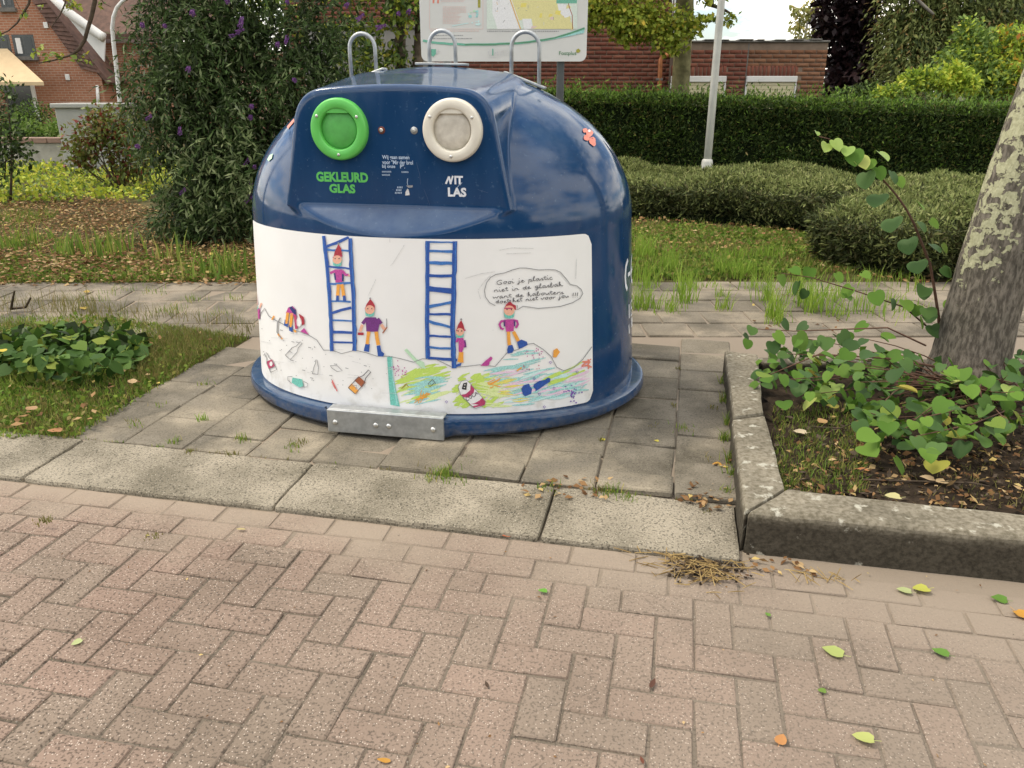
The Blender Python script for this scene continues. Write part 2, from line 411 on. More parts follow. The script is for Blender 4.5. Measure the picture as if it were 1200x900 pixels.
dk8 = N(nd, 'ShaderNodeMath', operation='MULTIPLY'); dk8.inputs[1].default_value = 0.35; lk.new(f8, dk8.inputs[0])
c = mixc(nd, lk, dk8.outputs[0], c, (0.040, 0.075, 0.135))
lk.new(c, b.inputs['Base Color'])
rr = N(nd, 'ShaderNodeMapRange'); rr.inputs['To Min'].default_value = 0.08; rr.inputs['To Max'].default_value = 0.20; lk.new(f1, rr.inputs['Value']); lk.new(rr.outputs[0], b.inputs['Roughness'])
nb = N(nd, 'ShaderNodeTexNoise'); nb.inputs['Scale'].default_value = 7; nb.inputs['Detail'].default_value = 3; lk.new(P, nb.inputs['Vector'])
bp = N(nd, 'ShaderNodeBump'); bp.inputs['Strength'].default_value = 0.025; bp.inputs['Distance'].default_value = 0.02
lk.new(nb.outputs['Fac'], bp.inputs['Height']); lk.new(bp.outputs[0], b.inputs['Normal'])
lk.new(b.outputs[0], out.inputs[0])

# printed vinyl: white with faint creases, scuffed towards the bottom
m, nd, lk, out = newmat("white_vinyl"); M_vinyl = m
b = N(nd, 'ShaderNodeBsdfPrincipled'); b.inputs['Roughness'].default_value = 0.5; b.inputs['Specular IOR Level'].default_value = 0.25
tc = N(nd, 'ShaderNodeTexCoord'); P = tc.outputs['Object']
f1, _ = noise_fac(nd, lk, P, 4, 6, 0.3, 0.7)
c = mixc(nd, lk, f1, (0.80, 0.795, 0.78), (0.84, 0.835, 0.825))
sx = N(nd, 'ShaderNodeSeparateXYZ'); lk.new(P, sx.inputs[0])
dr = N(nd, 'ShaderNodeMapRange'); dr.inputs['From Min'].default_value = 0.32; dr.inputs['From Max'].default_value = 0.10; lk.new(sx.outputs['Z'], dr.inputs['Value'])
f3, _ = noise_fac(nd, lk, P, 14, 8, 0.5, 0.75)
dm = N(nd, 'ShaderNodeMath', operation='MULTIPLY'); lk.new(dr.outputs[0], dm.inputs[0]); lk.new(f3, dm.inputs[1])
c = mixc(nd, lk, dm.outputs[0], c, (0.60, 0.58, 0.53))
lk.new(c, b.inputs['Base Color'])
nb = N(nd, 'ShaderNodeTexNoise'); nb.inputs['Scale'].default_value = 5; lk.new(P, nb.inputs['Vector'])
bp = N(nd, 'ShaderNodeBump'); bp.inputs['Strength'].default_value = 0.08; bp.inputs['Distance'].default_value = 0.02
lk.new(nb.outputs['Fac'], bp.inputs['Height']); lk.new(bp.outputs[0], b.inputs['Normal'])
lk.new(b.outputs[0], out.inputs[0])

INK = {}
def ink(name, c, var=0.10, rough=0.5):
    INK[name] = simple("ink_" + name, c, rough, var=.26 if max(c) < .7 else .1, scale=190)
    return INK[name]
for nm, c_ in dict(blue=(0.022, 0.085, 0.36), lightblue=(0.045, 0.17, 0.48), navy=(0.02, 0.03, 0.16), black=(0.03, 0.03, 0.035), grey=(0.28, 0.28, 0.29), palegrey=(0.60, 0.60, 0.60),
                   red=(0.40, 0.03, 0.05), brightred=(0.62, 0.06, 0.05), skin=(0.78, 0.42, 0.30), teal=(0.16, 0.52, 0.44), aqua=(0.34, 0.64, 0.62), magenta=(0.48, 0.06, 0.30),
                   purple=(0.16, 0.03, 0.20), orange=(0.80, 0.36, 0.06), lime=(0.52, 0.70, 0.14), palelime=(0.70, 0.80, 0.38), yellow=(0.78, 0.68, 0.16), pink=(0.78, 0.58, 0.72), paleaqua=(0.58, 0.78, 0.77),
                   brown=(0.34, 0.10, 0.04), violet=(0.20, 0.10, 0.42), mint=(0.50, 0.72, 0.50), crimson=(0.46, 0.05, 0.14), white=(0.80, 0.80, 0.80), signgreen=(0.16, 0.45, 0.33), darkgreen=(0.10, 0.24, 0.12),
                   palepink=(0.72, 0.55, 0.50), maproad=(0.72, 0.46, 0.14), mapyellow=(0.74, 0.68, 0.32), mapgreen=(0.66, 0.74, 0.66), olive=(0.36, 0.34, 0.05), bubble=(0.10, 0.10, 0.11), salmon=(0.74, 0.24, 0.17)).items():
    ink(nm, c_)

M_trunk_plain = simple("bark_brown", (0.10, 0.078, 0.055), 0.9, var=0.4, scale=12, bump=1.0, bscale=40, spec=0.15)
M_twig = simple("twig_bark", (0.075, 0.055, 0.038), 0.85, var=0.3, scale=30, spec=0.2)
M_redstem = simple("reddish_stem", (0.12, 0.062, 0.04), 0.7, var=0.25, scale=40, spec=0.3)

# leaves
M_lf_redbud = leafmat("redbud_leaf", [(0, (0.07, 0.155, 0.025)), (0.35, (0.085, 0.185, 0.03)), (0.65, (0.135, 0.25, 0.045)), (0.85, (0.055, 0.12, 0.028)), (0.96, (0.20, 0.29, 0.055)), (1, (0.33, 0.30, 0.07))], 0.30, 0.62, 0.18)
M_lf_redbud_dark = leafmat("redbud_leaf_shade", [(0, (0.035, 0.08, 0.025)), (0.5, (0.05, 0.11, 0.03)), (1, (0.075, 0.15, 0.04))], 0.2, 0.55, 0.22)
M_lf_redbud_young = leafmat("redbud_young_leaf", [(0, (0.24, 0.38, 0.10)), (0.6, (0.33, 0.46, 0.14)), (1, (0.40, 0.46, 0.14))], 0.35, 0.4)
M_lf_budd = leafmat("butterfly_bush_leaf", [(0, (0.036, 0.068, 0.022)), (0.35, (0.050, 0.092, 0.032)), (0.65, (0.072, 0.115, 0.044)), (0.86, (0.12, 0.165, 0.085)), (1, (0.20, 0.24, 0.15))], 0.22, 0.75, 0.10)
M_lf_budd_pale = leafmat("pale_bush_leaf", [(0, (0.085, 0.125, 0.055)), (0.6, (0.13, 0.175, 0.085)), (1, (0.20, 0.24, 0.14))], 0.22, 0.75, 0.1)
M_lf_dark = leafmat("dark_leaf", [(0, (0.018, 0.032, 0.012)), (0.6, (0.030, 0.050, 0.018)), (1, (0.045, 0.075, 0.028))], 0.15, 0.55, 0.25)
M_fl_purple = leafmat("purple_blossom", [(0, (0.10, 0.045, 0.19)), (0.5, (0.16, 0.07, 0.27)), (1, (0.24, 0.12, 0.33))], 0.2, 0.7, 0.15)
M_lf_hedge = leafmat("yew_hedge_leaf", [(0, (0.026, 0.048, 0.014)), (0.5, (0.042, 0.076, 0.021)), (0.85, (0.066, 0.105, 0.028)), (1, (0.11, 0.10, 0.036))], 0.15, 0.6, 0.2)
M_lf_hedgetop = leafmat("yew_hedge_tip", [(0, (0.07, 0.145, 0.022)), (0.6, (0.11, 0.21, 0.032)), (1, (0.18, 0.28, 0.055))], 0.3, 0.55, 0.2)
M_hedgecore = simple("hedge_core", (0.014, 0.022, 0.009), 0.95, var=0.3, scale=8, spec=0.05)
M_lf_shrub = leafmat("low_shrub_leaf", [(0, (0.12, 0.16, 0.055)), (0.5, (0.19, 0.235, 0.09)), (0.85, (0.26, 0.30, 0.125)), (1, (0.31, 0.32, 0.17))], 0.25, 0.6, 0.2)
M_lf_shrubdark = leafmat("low_shrub_shaded_leaf", [(0, (0.035, 0.045, 0.020)), (0.6, (0.050, 0.068, 0.028)), (1, (0.085, 0.080, 0.042))], 0.15, 0.65, 0.15)  # darker copy of the shrub leaf: the skirt's shade put into its colour
M_lf_beech = leafmat("copper_beech_leaf", [(0, (0.014, 0.008, 0.010)), (0.6, (0.026, 0.013, 0.016)), (1, (0.050, 0.024, 0.026))], 0.12, 0.5, 0.3)
M_lf_conif = leafmat("weeping_leaf", [(0, (0.085, 0.115, 0.038)), (0.5, (0.13, 0.17, 0.06)), (0.85, (0.18, 0.215, 0.08)), (1, (0.20, 0.13, 0.06))], 0.25, 0.6, 0.2)
M_lf_bright = leafmat("bright_shrub_leaf", [(0, (0.19, 0.31, 0.045)), (0.5, (0.32, 0.44, 0.06)), (0.85, (0.46, 0.54, 0.08)), (1, (0.54, 0.50, 0.08))], 0.35, 0.5, 0.25)
M_lf_midgreen = leafmat("mid_green_leaf", [(0, (0.08, 0.15, 0.04)), (0.6, (0.14, 0.225, 0.06)), (1, (0.21, 0.29, 0.08))], 0.3, 0.5, 0.25)
M_lf_autumn = leafmat("autumn_leaf", [(0, (0.42, 0.22, 0.04)), (0.5, (0.50, 0.34, 0.06)), (1, (0.36, 0.15, 0.04))], 0.3, 0.6, 0.2)
M_lf_lime = leafmat("lime_green_leaf", [(0, (0.13, 0.19, 0.03)), (0.5, (0.26, 0.34, 0.05)), (0.85, (0.38, 0.42, 0.07)), (0.97, (0.36, 0.32, 0.06)), (1, (0.48, 0.36, 0.05))], 0.32, 0.5, 0.25)
M_lf_birch = leafmat("pale_birch_leaf", [(0, (0.22, 0.26, 0.10)), (0.6, (0.30, 0.32, 0.13)), (1, (0.42, 0.36, 0.12))], 0.4, 0.5, 0.2)
M_lf_reddish = leafmat("reddish_shrub_leaf", [(0, (0.10, 0.14, 0.035)), (0.55, (0.16, 0.20, 0.05)), (0.76, (0.18, 0.12, 0.045)), (0.88, (0.17, 0.035, 0.03)), (1, (0.12, 0.022, 0.022))], 0.25, 0.5, 0.25)
M_lf_grn = leafmat("weed_leaf", [(0, (0.06, 0.125, 0.02)), (0.5, (0.11, 0.19, 0.03)), (0.85, (0.18, 0.25, 0.045)), (1, (0.30, 0.27, 0.09))], 0.25, 0.7, 0.12)
M_lf_ivy = leafmat("ivy_leaf", [(0, (0.03, 0.075, 0.014)), (0.5, (0.045, 0.10, 0.02)), (0.8, (0.075, 0.15, 0.028)), (1, (0.18, 0.23, 0.04))], 0.2, 0.65, 0.18)
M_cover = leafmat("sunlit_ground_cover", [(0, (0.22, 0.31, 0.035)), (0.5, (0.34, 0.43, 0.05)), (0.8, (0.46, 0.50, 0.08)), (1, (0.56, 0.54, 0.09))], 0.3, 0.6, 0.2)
M_grass = leafmat("grass_blade", [(0, (0.095, 0.18, 0.03)), (0.5, (0.155, 0.25, 0.045)), (0.8, (0.23, 0.31, 0.06)), (1, (0.40, 0.34, 0.14))], 0.3, 0.55, 0.25)
M_grassbright = leafmat("bright_grass_blade", [(0, (0.15, 0.27, 0.035)), (0.6, (0.22, 0.36, 0.055)), (1, (0.32, 0.42, 0.09))], 0.35, 0.5, 0.25)
M_grassdry = leafmat("dry_grass_blade", [(0, (0.13, 0.135, 0.045)), (0.4, (0.20, 0.175, 0.07)), (0.7, (0.12, 0.16, 0.04)), (1, (0.33, 0.26, 0.13))], 0.25, 0.7, 0.15)
M_straw = leafmat("dry_straw", [(0, (0.26, 0.19, 0.09)), (0.5, (0.38, 0.29, 0.15)), (1, (0.13, 0.085, 0.045))], 0.15, 0.8, 0.1)
M_litter = leafmat("leaf_litter", [(0, (0.10, 0.050, 0.022)), (0.4, (0.20, 0.105, 0.045)), (0.7, (0.34, 0.20, 0.09)), (0.9, (0.52, 0.38, 0.20)), (1, (0.58, 0.44, 0.12))], 0.2, 0.75, 0.15)

# ------------------------------------------------------------------ ground, road, kerb, pavement
ground = sheet("ground", [(-900, -900), (900, -900), (900, 900), (-900, 900)], -0.10, M_ground)
road = sheet("road", [st(-60, -9), st(60, -9), st(60, 0.40), st(-60, 0.40)], ROADZ - 0.0045, M_sandbed)
verge = sheet("verge", [st(-60, KW - 0.02), st(60, KW - 0.02), st(60, 45), st(-60, 45)], -0.022, M_verge)

def brick_mesh(l, w, k):
    bm = bmesh.new(); box(bm, -l / 2, l / 2, -w / 2, w / 2, -0.05, 0, 0.004, 1)
    for v in bm.verts:
        v.co.x += random.uniform(-.0016, .0016); v.co.y += random.uniform(-.0016, .0016)
        if v.co.z > -0.01: v.co.z += random.uniform(-.0012, .0010)
    me = bpy.data.meshes.new("brick"); bmesh.ops.recalc_face_normals(bm, faces=bm.faces); bm.to_mesh(me); bm.free(); me.materials.append(M_brick)
    return me
UNIT = 0.1105
full = [brick_mesh(0.2150, 0.1045, k) for k in range(7)]
half = [brick_mesh(0.1045, 0.1045, k) for k in range(4)]
brick_list = []                                      # (s, t, angle, is_half)
T0 = -0.004
for row in range(2):                                 # stretcher courses along the kerb
    for i in range(-30, 30):
        brick_list.append((UNIT * (2 * i + 1 + row) + 0.03, T0 - UNIT * (row + .5), 0, 0))
TB = T0 - 2 * UNIT
for i in range(-60, 60):
    for j in range(-1, 31):                         # 90 degree herringbone, j counts towards the camera
        k = (i + j) % 4
        if k == 0:
            if j >= 0: brick_list.append(((i + 1) * UNIT, TB - (j + .5) * UNIT, 0, 0))
        elif k == 3:
            # upright brick covers rows j-1 and j
            if j - 1 >= 0: brick_list.append(((i + .5) * UNIT, TB - j * UNIT, 1, 0))
            elif j == 0: brick_list.append(((i + .5) * UNIT, TB - .5 * UNIT, 1, 1))
seen, rest = [], []
for q in brick_list:
    p = st(q[0], q[1], ROADZ); px = to_px(p)
    if px and -45 < px[0] < 1245 and px[1] < 950 and px[1] > 500:
        seen.append((px[2], q))
    else: rest.append(q)
seen.sort(key=lambda a: a[0]); rest += [q for _, q in seen[300:]]; seen = seen[:300]
for _, (s, t, a, h) in seen:
    o = bpy.data.objects.new("brick", random.choice(half if h else full)); COL.objects.link(o); o.parent = road
    p = st(s + random.uniform(-.0012, .0012), t + random.uniform(-.0012, .0012), ROADZ + max(-.0022, random.gauss(0, .0014)))
    o.location = p; o.rotation_euler = (random.gauss(0, .007), random.gauss(0, .007), -KANG + (R(90) if a else 0) + random.gauss(0, .009))
bm = bmesh.new()
for (s, t, a, h) in rest:
    if abs(s) > 6.5: continue
    l2 = UNIT / 2 - .003 if h else UNIT - .003; w2 = UNIT / 2 - .003
    if a: l2, w2 = w2, l2
    zz = ROADZ + random.uniform(-.002, .0015)
    cs = [st(s + x * l2, t + y * w2, z) for z in (ROADZ - .02, zz) for x, y in ((-1, -1), (1, -1), (1, 1), (-1, 1))]
    v = [bm.verts.new(c_) for c_ in cs]
    for q in ((4, 5, 6, 7), (0, 1, 5, 4), (1, 2, 6, 5), (2, 3, 7, 6), (3, 0, 4, 7)): bm.faces.new([v[i] for i in q])
o = obj("brick_paving", bm, M_brick, road); o['kind'] = 'stuff'

# --- polygon block with chamfered, slightly chipped edges
def rough_prism(poly_top, z0, ztop, bev=0.012, rough=0.003, cell=0.06, seg=2):
    bm = bmesh.new()
    zt = ztop if isinstance(ztop, (list, tuple)) else [ztop] * len(poly_top)
    lo = [bm.verts.new((p[0], p[1], z0)) for p in poly_top]; hi = [bm.verts.new((p[0], p[1], z)) for p, z in zip(poly_top, zt)]
    n = len(lo); bm.faces.new(hi); bm.faces.new(lo[::-1])
    for i in range(n): bm.faces.new((lo[i], lo[(i + 1) % n], hi[(i + 1) % n], hi[i]))
    es = [e for e in bm.edges if any(v in hi for v in e.verts)]
    bmesh.ops.bevel(bm, geom=es, offset=bev, segments=seg, affect='EDGES', profile=0.55)
    for _ in range(5):
        longe = [e for e in bm.edges if e.calc_length() > cell * 1.6]
        if not longe: break
        bmesh.ops.subdivide_edges(bm, edges=longe, cuts=1, use_grid_fill=True)
    bmesh.ops.triangulate(bm, faces=[f for f in bm.faces if len(f.verts) > 4])
    for v in bm.verts:
        nz = mnoise.noise_vector(v.co * 9.0) * rough + mnoise.noise_vector(v.co * 31.0) * rough * 0.5
        v.co += nz
    return bm

kerb = thing("kerb", None, None); del_keys = None
kerb['kind'] = 'structure'
# joints of the kerb stones measured on the photo
jx = [to_st(gp(45, 548, -.01))[0], to_st(gp(320, 592, -.01))[0], to_st(gp(632, 628, -.01))[0]]
js = [jx[0] - 2.06, jx[0] - 1.03] + jx + [to_st(gp(869, 650, -.02))[0] - 0.004]
for i in range(-4, 0): js.insert(0, js[0] - 1.03)
for a, b_ in zip(js[:-1], js[1:]):
    g_ = 0.0035; dz = random.uniform(-.004, .004)
    pl = [st(a + g_, 0), st(b_ - g_, 0), st(b_ - g_, KW), st(a + g_, KW)]
    bm = rough_prism(pl, -0.09, [-0.009 + dz, -0.009 + dz, 0.004 + dz, 0.004 + dz], 0.014, 0.0042, 0.035)
    obj("kerb_stone", bm, M_kerb, kerb)

# --- pavement bed and slabs
P_left_edge = [gp(88, 517), gp(175, 462), gp(246, 418), gp(296, 393)]
s_left = to_st(P_left_edge[0])[0]
s_right = to_st(gp(862, 560))[0]
PY0, PY1 = 4.72, 6.28                                 # the path runs across behind the container
pavement = sheet("pavement", [st(s_left, KW), st(7.0, KW), (9, PY0 - .3), (14, PY0), (14, PY1), (-14, PY1), (-14, PY0), P_left_edge[3].xy[:]], -0.012, M_sandbed)
def slab_mesh(l, w, mat, k):
    bm = bmesh.new(); box(bm, -l / 2, l / 2, -w / 2, w / 2, -0.03, 0, 0.006, 1)
    for v in bm.verts:
        v.co.x += random.uniform(-.003, .003); v.co.y += random.uniform(-.003, .003)
        if v.co.z > -0.01: v.co.z += random.uniform(-.0015, .0015)
    me = bpy.data.meshes.new("paving_slab"); bmesh.ops.recalc_face_normals(bm, faces=bm.faces); bm.to_mesh(me); bm.free(); me.materials.append(mat)
    return me
slabs = [slab_mesh(0.293, 0.293, M_slab, k) for k in range(6)]
hslabs = [slab_mesh(0.293, 0.143, M_slab, k) for k in range(3)]
pslabs = [slab_mesh(0.293, 0.293, M_pathslab, k) for k in range(5)]
PC = (-0.358, 4.045)
n_s = 0
s0 = to_st(gp(795, 450))[0]                           # the long joint right of the container
for i in range(-10, 4):
    sc = s0 + 0.30 * (i + .5)
    if sc - .15 < s_left - 0.12 or sc + .15 > s_right + 0.16: continue
    t = KW + 0.012
    k = 0
    off = (i % 2) * 0.15
    if off: t0_, l_ = t, .15
    while True:
        is_half = (k == 0 and off)
        L_ = 0.15 if is_half else 0.30
        p = st(sc, t + L_ / 2)
        if p.y > PY0 - 0.10: break
        inner = ((p.x - PC[0]) / 0.80) ** 2 + ((p.y - PC[1]) / 0.58) ** 2 < 1
        if not inner:
            o = bpy.data.objects.new("paving_slab", random.choice(hslabs if is_half else slabs)); COL.objects.link(o); o.parent = pavement
            o.location = (p.x, p.y, random.uniform(-.007, .005) + (0.014 if t < KW + .1 and p.x > -.62 else 0))
            o.rotation_euler = (random.gauss(0, .019), random.gauss(0, .019), -KANG + random.uniform(-.018, .018)); n_s += 1
        t += L_; k += 1
for j in range(5):
    y = PY0 + 0.06 + 0.305 * (j + .5)
    for i in range(-20, 20):
        x = 0.305 * (i + (j % 2) * .5) + .1
        px = to_px((x, y, 0))
        if not px or px[0] < -30 or px[0] > 1230: continue
        if ((x - PC[0]) / 0.85) ** 2 + ((y - PC[1]) / 0.62) ** 2 < 1: continue
        o = bpy.data.objects.new("paving_slab", random.choice(pslabs)); COL.objects.link(o); o.parent = pavement
        o.location = (x, y, random.uniform(-.005, .003) - (0.006 if x < -1.0 else 0.001)); o.rotation_euler = (random.uniform(-.01, .01), random.uniform(-.01, .01), random.uniform(-.015, .015))

# --- raised planter kerb with lichen
m, nd, lk, out = newmat("lichen_kerb_concrete"); M_pkerb = m
b = N(nd, 'ShaderNodeBsdfPrincipled'); b.inputs['Roughness'].default_value = 0.9; b.inputs['Specular IOR Level'].default_value = 0.2
geo = N(nd, 'ShaderNodeNewGeometry'); P = geo.outputs['Position']
f1, _ = noise_fac(nd, lk, P, 4, 8, 0.35, 0.65)
c = mixc(nd, lk, f1, (0.185, 0.165, 0.125), (0.275, 0.245, 0.188))
f0, _ = noise_fac(nd, lk, P, 60, 4, 0.35, 0.6)
c = mixc(nd, lk, f0, mixc(nd, lk, 1.0, c, (0.55, 0.54, 0.5), 'MULTIPLY'), c)
sx = N(nd, 'ShaderNodeSeparateXYZ'); lk.new(P, sx.inputs[0])
# algae film plus the upright faces' shade, painted dark below the top edge
al = N(nd, 'ShaderNodeMapRange'); al.inputs['From Min'].default_value = 0.122; al.inputs['From Max'].default_value = 0.082; lk.new(sx.outputs['Z'], al.inputs['Value'])
c = mixc(nd, lk, al.outputs[0], c, mixc(nd, lk, f0, (0.042, 0.036, 0.026), (0.080, 0.069, 0.051)))
nA = N(nd, 'ShaderNodeTexNoise'); nA.inputs['Scale'].default_value = 15; nA.inputs['Detail'].default_value = 9; nA.inputs['Roughness'].default_value = 0.62; lk.new(P, nA.inputs['Vector'])
li = N(nd, 'ShaderNodeMapRange'); li.inputs['From Min'].default_value = 0.585; li.inputs['From Max'].default_value = 0.65; lk.new(nA.outputs['Fac'], li.inputs['Value'])
ai = N(nd, 'ShaderNodeMath', operation='MULTIPLY_ADD'); ai.inputs[1].default_value = -.045; lk.new(al.outputs[0], ai.inputs[0]); lk.new(nA.outputs['Fac'], ai.inputs[2]); lk.new(ai.outputs[0], li.inputs['Value'])
c = mixc(nd, lk, li.outputs[0], c, (0.40, 0.385, 0.32))
lk.new(c, b.inputs['Base Color'])
bp = N(nd, 'ShaderNodeBump'); bp.inputs['Strength'].default_value = 0.7; bp.inputs['Distance'].default_value = 0.005
nb = N(nd, 'ShaderNodeTexNoise'); nb.inputs['Scale'].default_value = 90; nb.inputs['Detail'].default_value = 6; lk.new(P, nb.inputs['Vector']); lk.new(nb.outputs['Fac'], bp.inputs['Height'])
lk.new(bp.outputs[0], b.inputs['Normal']); lk.new(b.outputs[0], out.inputs[0])
ZK = 0.125
def tp(x, y, z=ZK): return gp(x, y, z)
OC, IC = tp(872, 600), tp(921, 572)
BL, BR = tp(849, 413), tp(888, 417)
ML, MR = tp(858, 492), tp(896, 486)
FR, FB = tp(1200, 632), tp(1200, 603)
dF = (FR - OC).normalized(); dB = (FB - IC).normalized()
pk = setp(thing("raised_kerb", None, None), kind='structure')
g_ = (MR - ML).normalized(); av = (BL - OC).normalized()
obj("kerb_stone", rough_prism([OC + av * .003, IC + av * .003, MR - av * .005, ML - av * .005], -.06, [ZK, ZK, ZK + .004, ZK + .004], .014, .004, .045), M_pkerb, pk)
obj("kerb_stone", rough_prism([ML + av * .006 + g_ * .012, MR + av * .006 - g_ * .006, BR, BL], -.06, [ZK + .012] * 4, .014, .004, .045), M_pkerb, pk)
lenF = 1.0
obj("kerb_stone", rough_prism([OC + dF * .004, OC + dF * 1.02, IC + dB * .98, IC + dB * .004], -.06, ZK + .004, .022, .004, .045, 3), M_pkerb, pk)
obj("kerb_stone", rough_prism([OC + dF * 1.03, OC + dF * 2.05, IC + dB * 2.0, IC + dB * .99], -.06, ZK, .022, .004, .05, 3), M_pkerb, pk)
bd = Vector((1, -0.03, 0)).normalized(); bn = Vector((0.03, 1, 0))
B0 = tp(896, 421)
obj("kerb_stone", rough_prism([B0, B0 + bd * 1.0, B0 + bd * 1.0 + bn * .10, B0 + bn * .10 - bd * .03], -.06, ZK - .02, .012, .004, .05), M_pkerb, pk)
obj("kerb_stone", rough_prism([B0 + bd * 1.01, B0 + bd * 2.4, B0 + bd * 2.4 + bn * .10, B0 + bd * 1.01 + bn * .10], -.06, ZK - .02, .012, .004, .06), M_pkerb, pk)
# soil inside the planter: a slightly uneven grid
soil_poly = [IC - dB * .02, IC + dB * 2.2, B0 + bd * 2.6 + bn * .05, B0 + bn * .05, BR, MR]
xs = [p.x for p in soil_poly]; ys = [p.y for p in soil_poly]
bm = bmesh.new(); gvs = {}
nx, ny = 50, 44
for i in range(nx + 1):
    for j in range(ny + 1):
        x = min(xs) - .05 + (max(xs) - min(xs) + .1) * i / nx; y = min(ys) - .05 + (max(ys) - min(ys) + .1) * j / ny
        if in_poly(x, y, [(p.x, p.y) for p in soil_poly]) or True:
            gvs[i, j] = bm.verts.new((x, y, 0.062 + 0.022 * mnoise.noise(Vector((x * 3, y * 3, 0))) + 0.012 * mnoise.noise(Vector((x * 11, y * 11, 3)))))
for i in range(nx):
    for j in range(ny):
        cx = (gvs[i, j].co + gvs[i + 1, j + 1].co) / 2
        sp = [(p.x, p.y) for p in soil_poly]
        if in_poly(cx.x, cx.y, sp): bm.faces.new((gvs[i, j], gvs[i + 1, j], gvs[i + 1, j + 1], gvs[i, j + 1]))
bmesh.ops.delete(bm, geom=[v for v in bm.verts if not v.link_faces], context='VERTS')
soil = setp(obj("planting_bed", bm, M_soil, smooth=True), kind='structure')

# ------------------------------------------------------------------ glass recycling container
BA, BB, BZ, BH = 0.985, 0.78, 0.877, 0.69
def KZ(z): return 1.022 - 0.057 * min(max(z, 0), 0.877)      # the wall leans in slightly towards the top
BROT = R(11)
DA, DB = BA * KZ(BZ), BB * KZ(BZ)                        # the dome sits on the narrower rim
bc, bs = math.cos(BROT), math.sin(BROT)
BC = Vector((-0.358, 4.045, 0))
gbin = thing("glass_container", "big dark blue domed glass recycling container with a child-drawn white mural", "recycling container", BC, -BROT)
def to_local(P):
    X = P[0] - BC.x; Y = P[1] - BC.y
    return np.array([X * bc - Y * bs, X * bs + Y * bc, P[2]])
def dir_local(D): return np.array([D[0] * bc - D[1] * bs, D[0] * bs + D[1] * bc, D[2]])
BO = to_local((0, 0, CAMH))
def wall_hit(x, y):
    """photo pixel -> point on the container's upright wall, with its outward normal"""
    k = 1.0
    for _ in range(80):
        d = dir_local(ray(x, y)); A_, B_ = BA * k, BB * k
        a = (d[0] / A_) ** 2 + (d[1] / B_) ** 2; b_ = 2 * (BO[0] * d[0] / A_ ** 2 + BO[1] * d[1] / B_ ** 2); c_ = (BO[0] / A_) ** 2 + (BO[1] / B_) ** 2 - 1
        D = b_ * b_ - 4 * a * c_
        if D < 0.0004: x += 0.4; continue            # just past the rounding: slide onto the visible side
        t = (-b_ - math.sqrt(D)) / (2 * a); p = BO + d * t; k2 = KZ(p[2])
        if abs(k2 - k) < 1e-5: break
        k = k2
    n = Vector((p[0] / BA ** 2, p[1] / BB ** 2, 0)).normalized()
    return Vector(p), n
def face_hit(x, y, Y):
    d = dir_local(ray(x, y)); t = (Y - BO[1]) / d[1]
    return Vector(BO + d * t)
def dome_hit(x, y):
    d = dir_local(ray(x, y)); o = BO - np.array([0, 0, BZ]); s_ = np.array([1 / DA, 1 / DB, 1 / BH])
    a = ((d * s_) ** 2).sum(); b_ = 2 * (d * o * s_ * s_).sum(); c_ = ((o * s_) ** 2).sum() - 1
    t = (-b_ - math.sqrt(max(0, b_ * b_ - 4 * a * c_))) / (2 * a)
    p = o + d * t; n = Vector(p * s_ * s_).normalized()
    return Vector(p + np.array([0, 0, BZ])), n

def smax(a, b_, k):
    h = np.maximum(k - np.abs(a - b_), 0) / k
    return np.maximum(a, b_) + h * h * k * 0.25
def smin(a, b_, k): return -smax(-a, -b_, k)
FACEY = -0.66
def shell_f(x, y, z):
    zz = np.maximum(z - BZ, 0)
    k0 = np.sqrt((x / DA) ** 2 + (y / DB) ** 2 + (zz / BH) ** 2) + 1e-9
    k1 = np.sqrt((x / DA ** 2) ** 2 + (y / DB ** 2) ** 2 + (zz / BH ** 2) ** 2) + 1e-9
    fe = k0 * (k0 - 1) / k1
    xx = np.abs(x + 0.012); w = np.where(z > 0.99, 0.505 - 0.205 * (z - 0.99), 0.505 - 1.6 * (0.99 - z)) + 0.10 * (y + 0.66)
    zl = 0.892 + (y + 0.758) * 1.04
    cut = np.maximum(y - FACEY - 0.012, (zl - z) * 0.76)
    body = smax(fe, -cut, 0.012)
    roof = (z - (1.482 + 0.125 * (y + 0.66) - 0.16 * xx * xx)) * 0.98
    hood = smax(FACEY - y, smax(xx - w, roof, 0.11), 0.018)
    hood = smax(hood, y - 0.05, 0.10)
    return smin(body, hood, 0.010)
NT, NP = 560, 220
th_ = np.arange(NT) / NT * 2 * math.pi
ph_ = (math.pi / 2) * (np.arange(NP) / NP) ** 1.25
TH, PH = np.meshgrid(th_, ph_)
DX, DY, DZ = np.cos(PH) * np.sin(TH), -np.cos(PH) * np.cos(TH), np.sin(PH)
ts = np.linspace(0.35, 1.10, 76)
last = np.full(TH.shape, 0.35)
for t in ts:
    inside = shell_f(DX * t, DY * t, BZ + DZ * t) < 0
    last = np.where(inside, t, last)
lo, hi = last, last + (ts[1] - ts[0])
for _ in range(16):
    mid = (lo + hi) / 2; ins = shell_f(DX * mid, DY * mid, BZ + DZ * mid) < 0
    lo = np.where(ins, mid, lo); hi = np.where(ins, hi, mid)
dome = np.stack([DX * lo, DY * lo, BZ + DZ * lo], -1)            # rows upward
base = dome[0]; wall_rows = []
for z in (0.055, 0.25, 0.45, 0.65, 0.78, 0.85):
    rw = base.copy(); sc_ = KZ(z) / np.sqrt((rw[:, 0] / BA) ** 2 + (rw[:, 1] / BB) ** 2)
    rw[:, 0] *= sc_; rw[:, 1] *= sc_; rw[:, 2] = z; wall_rows.append(rw)
rows = np.concatenate([np.stack(wall_rows), dome], 0)
nr = rows.shape[0]
V = rows.reshape(-1, 3)
idx = np.arange(nr * NT).reshape(nr, NT)
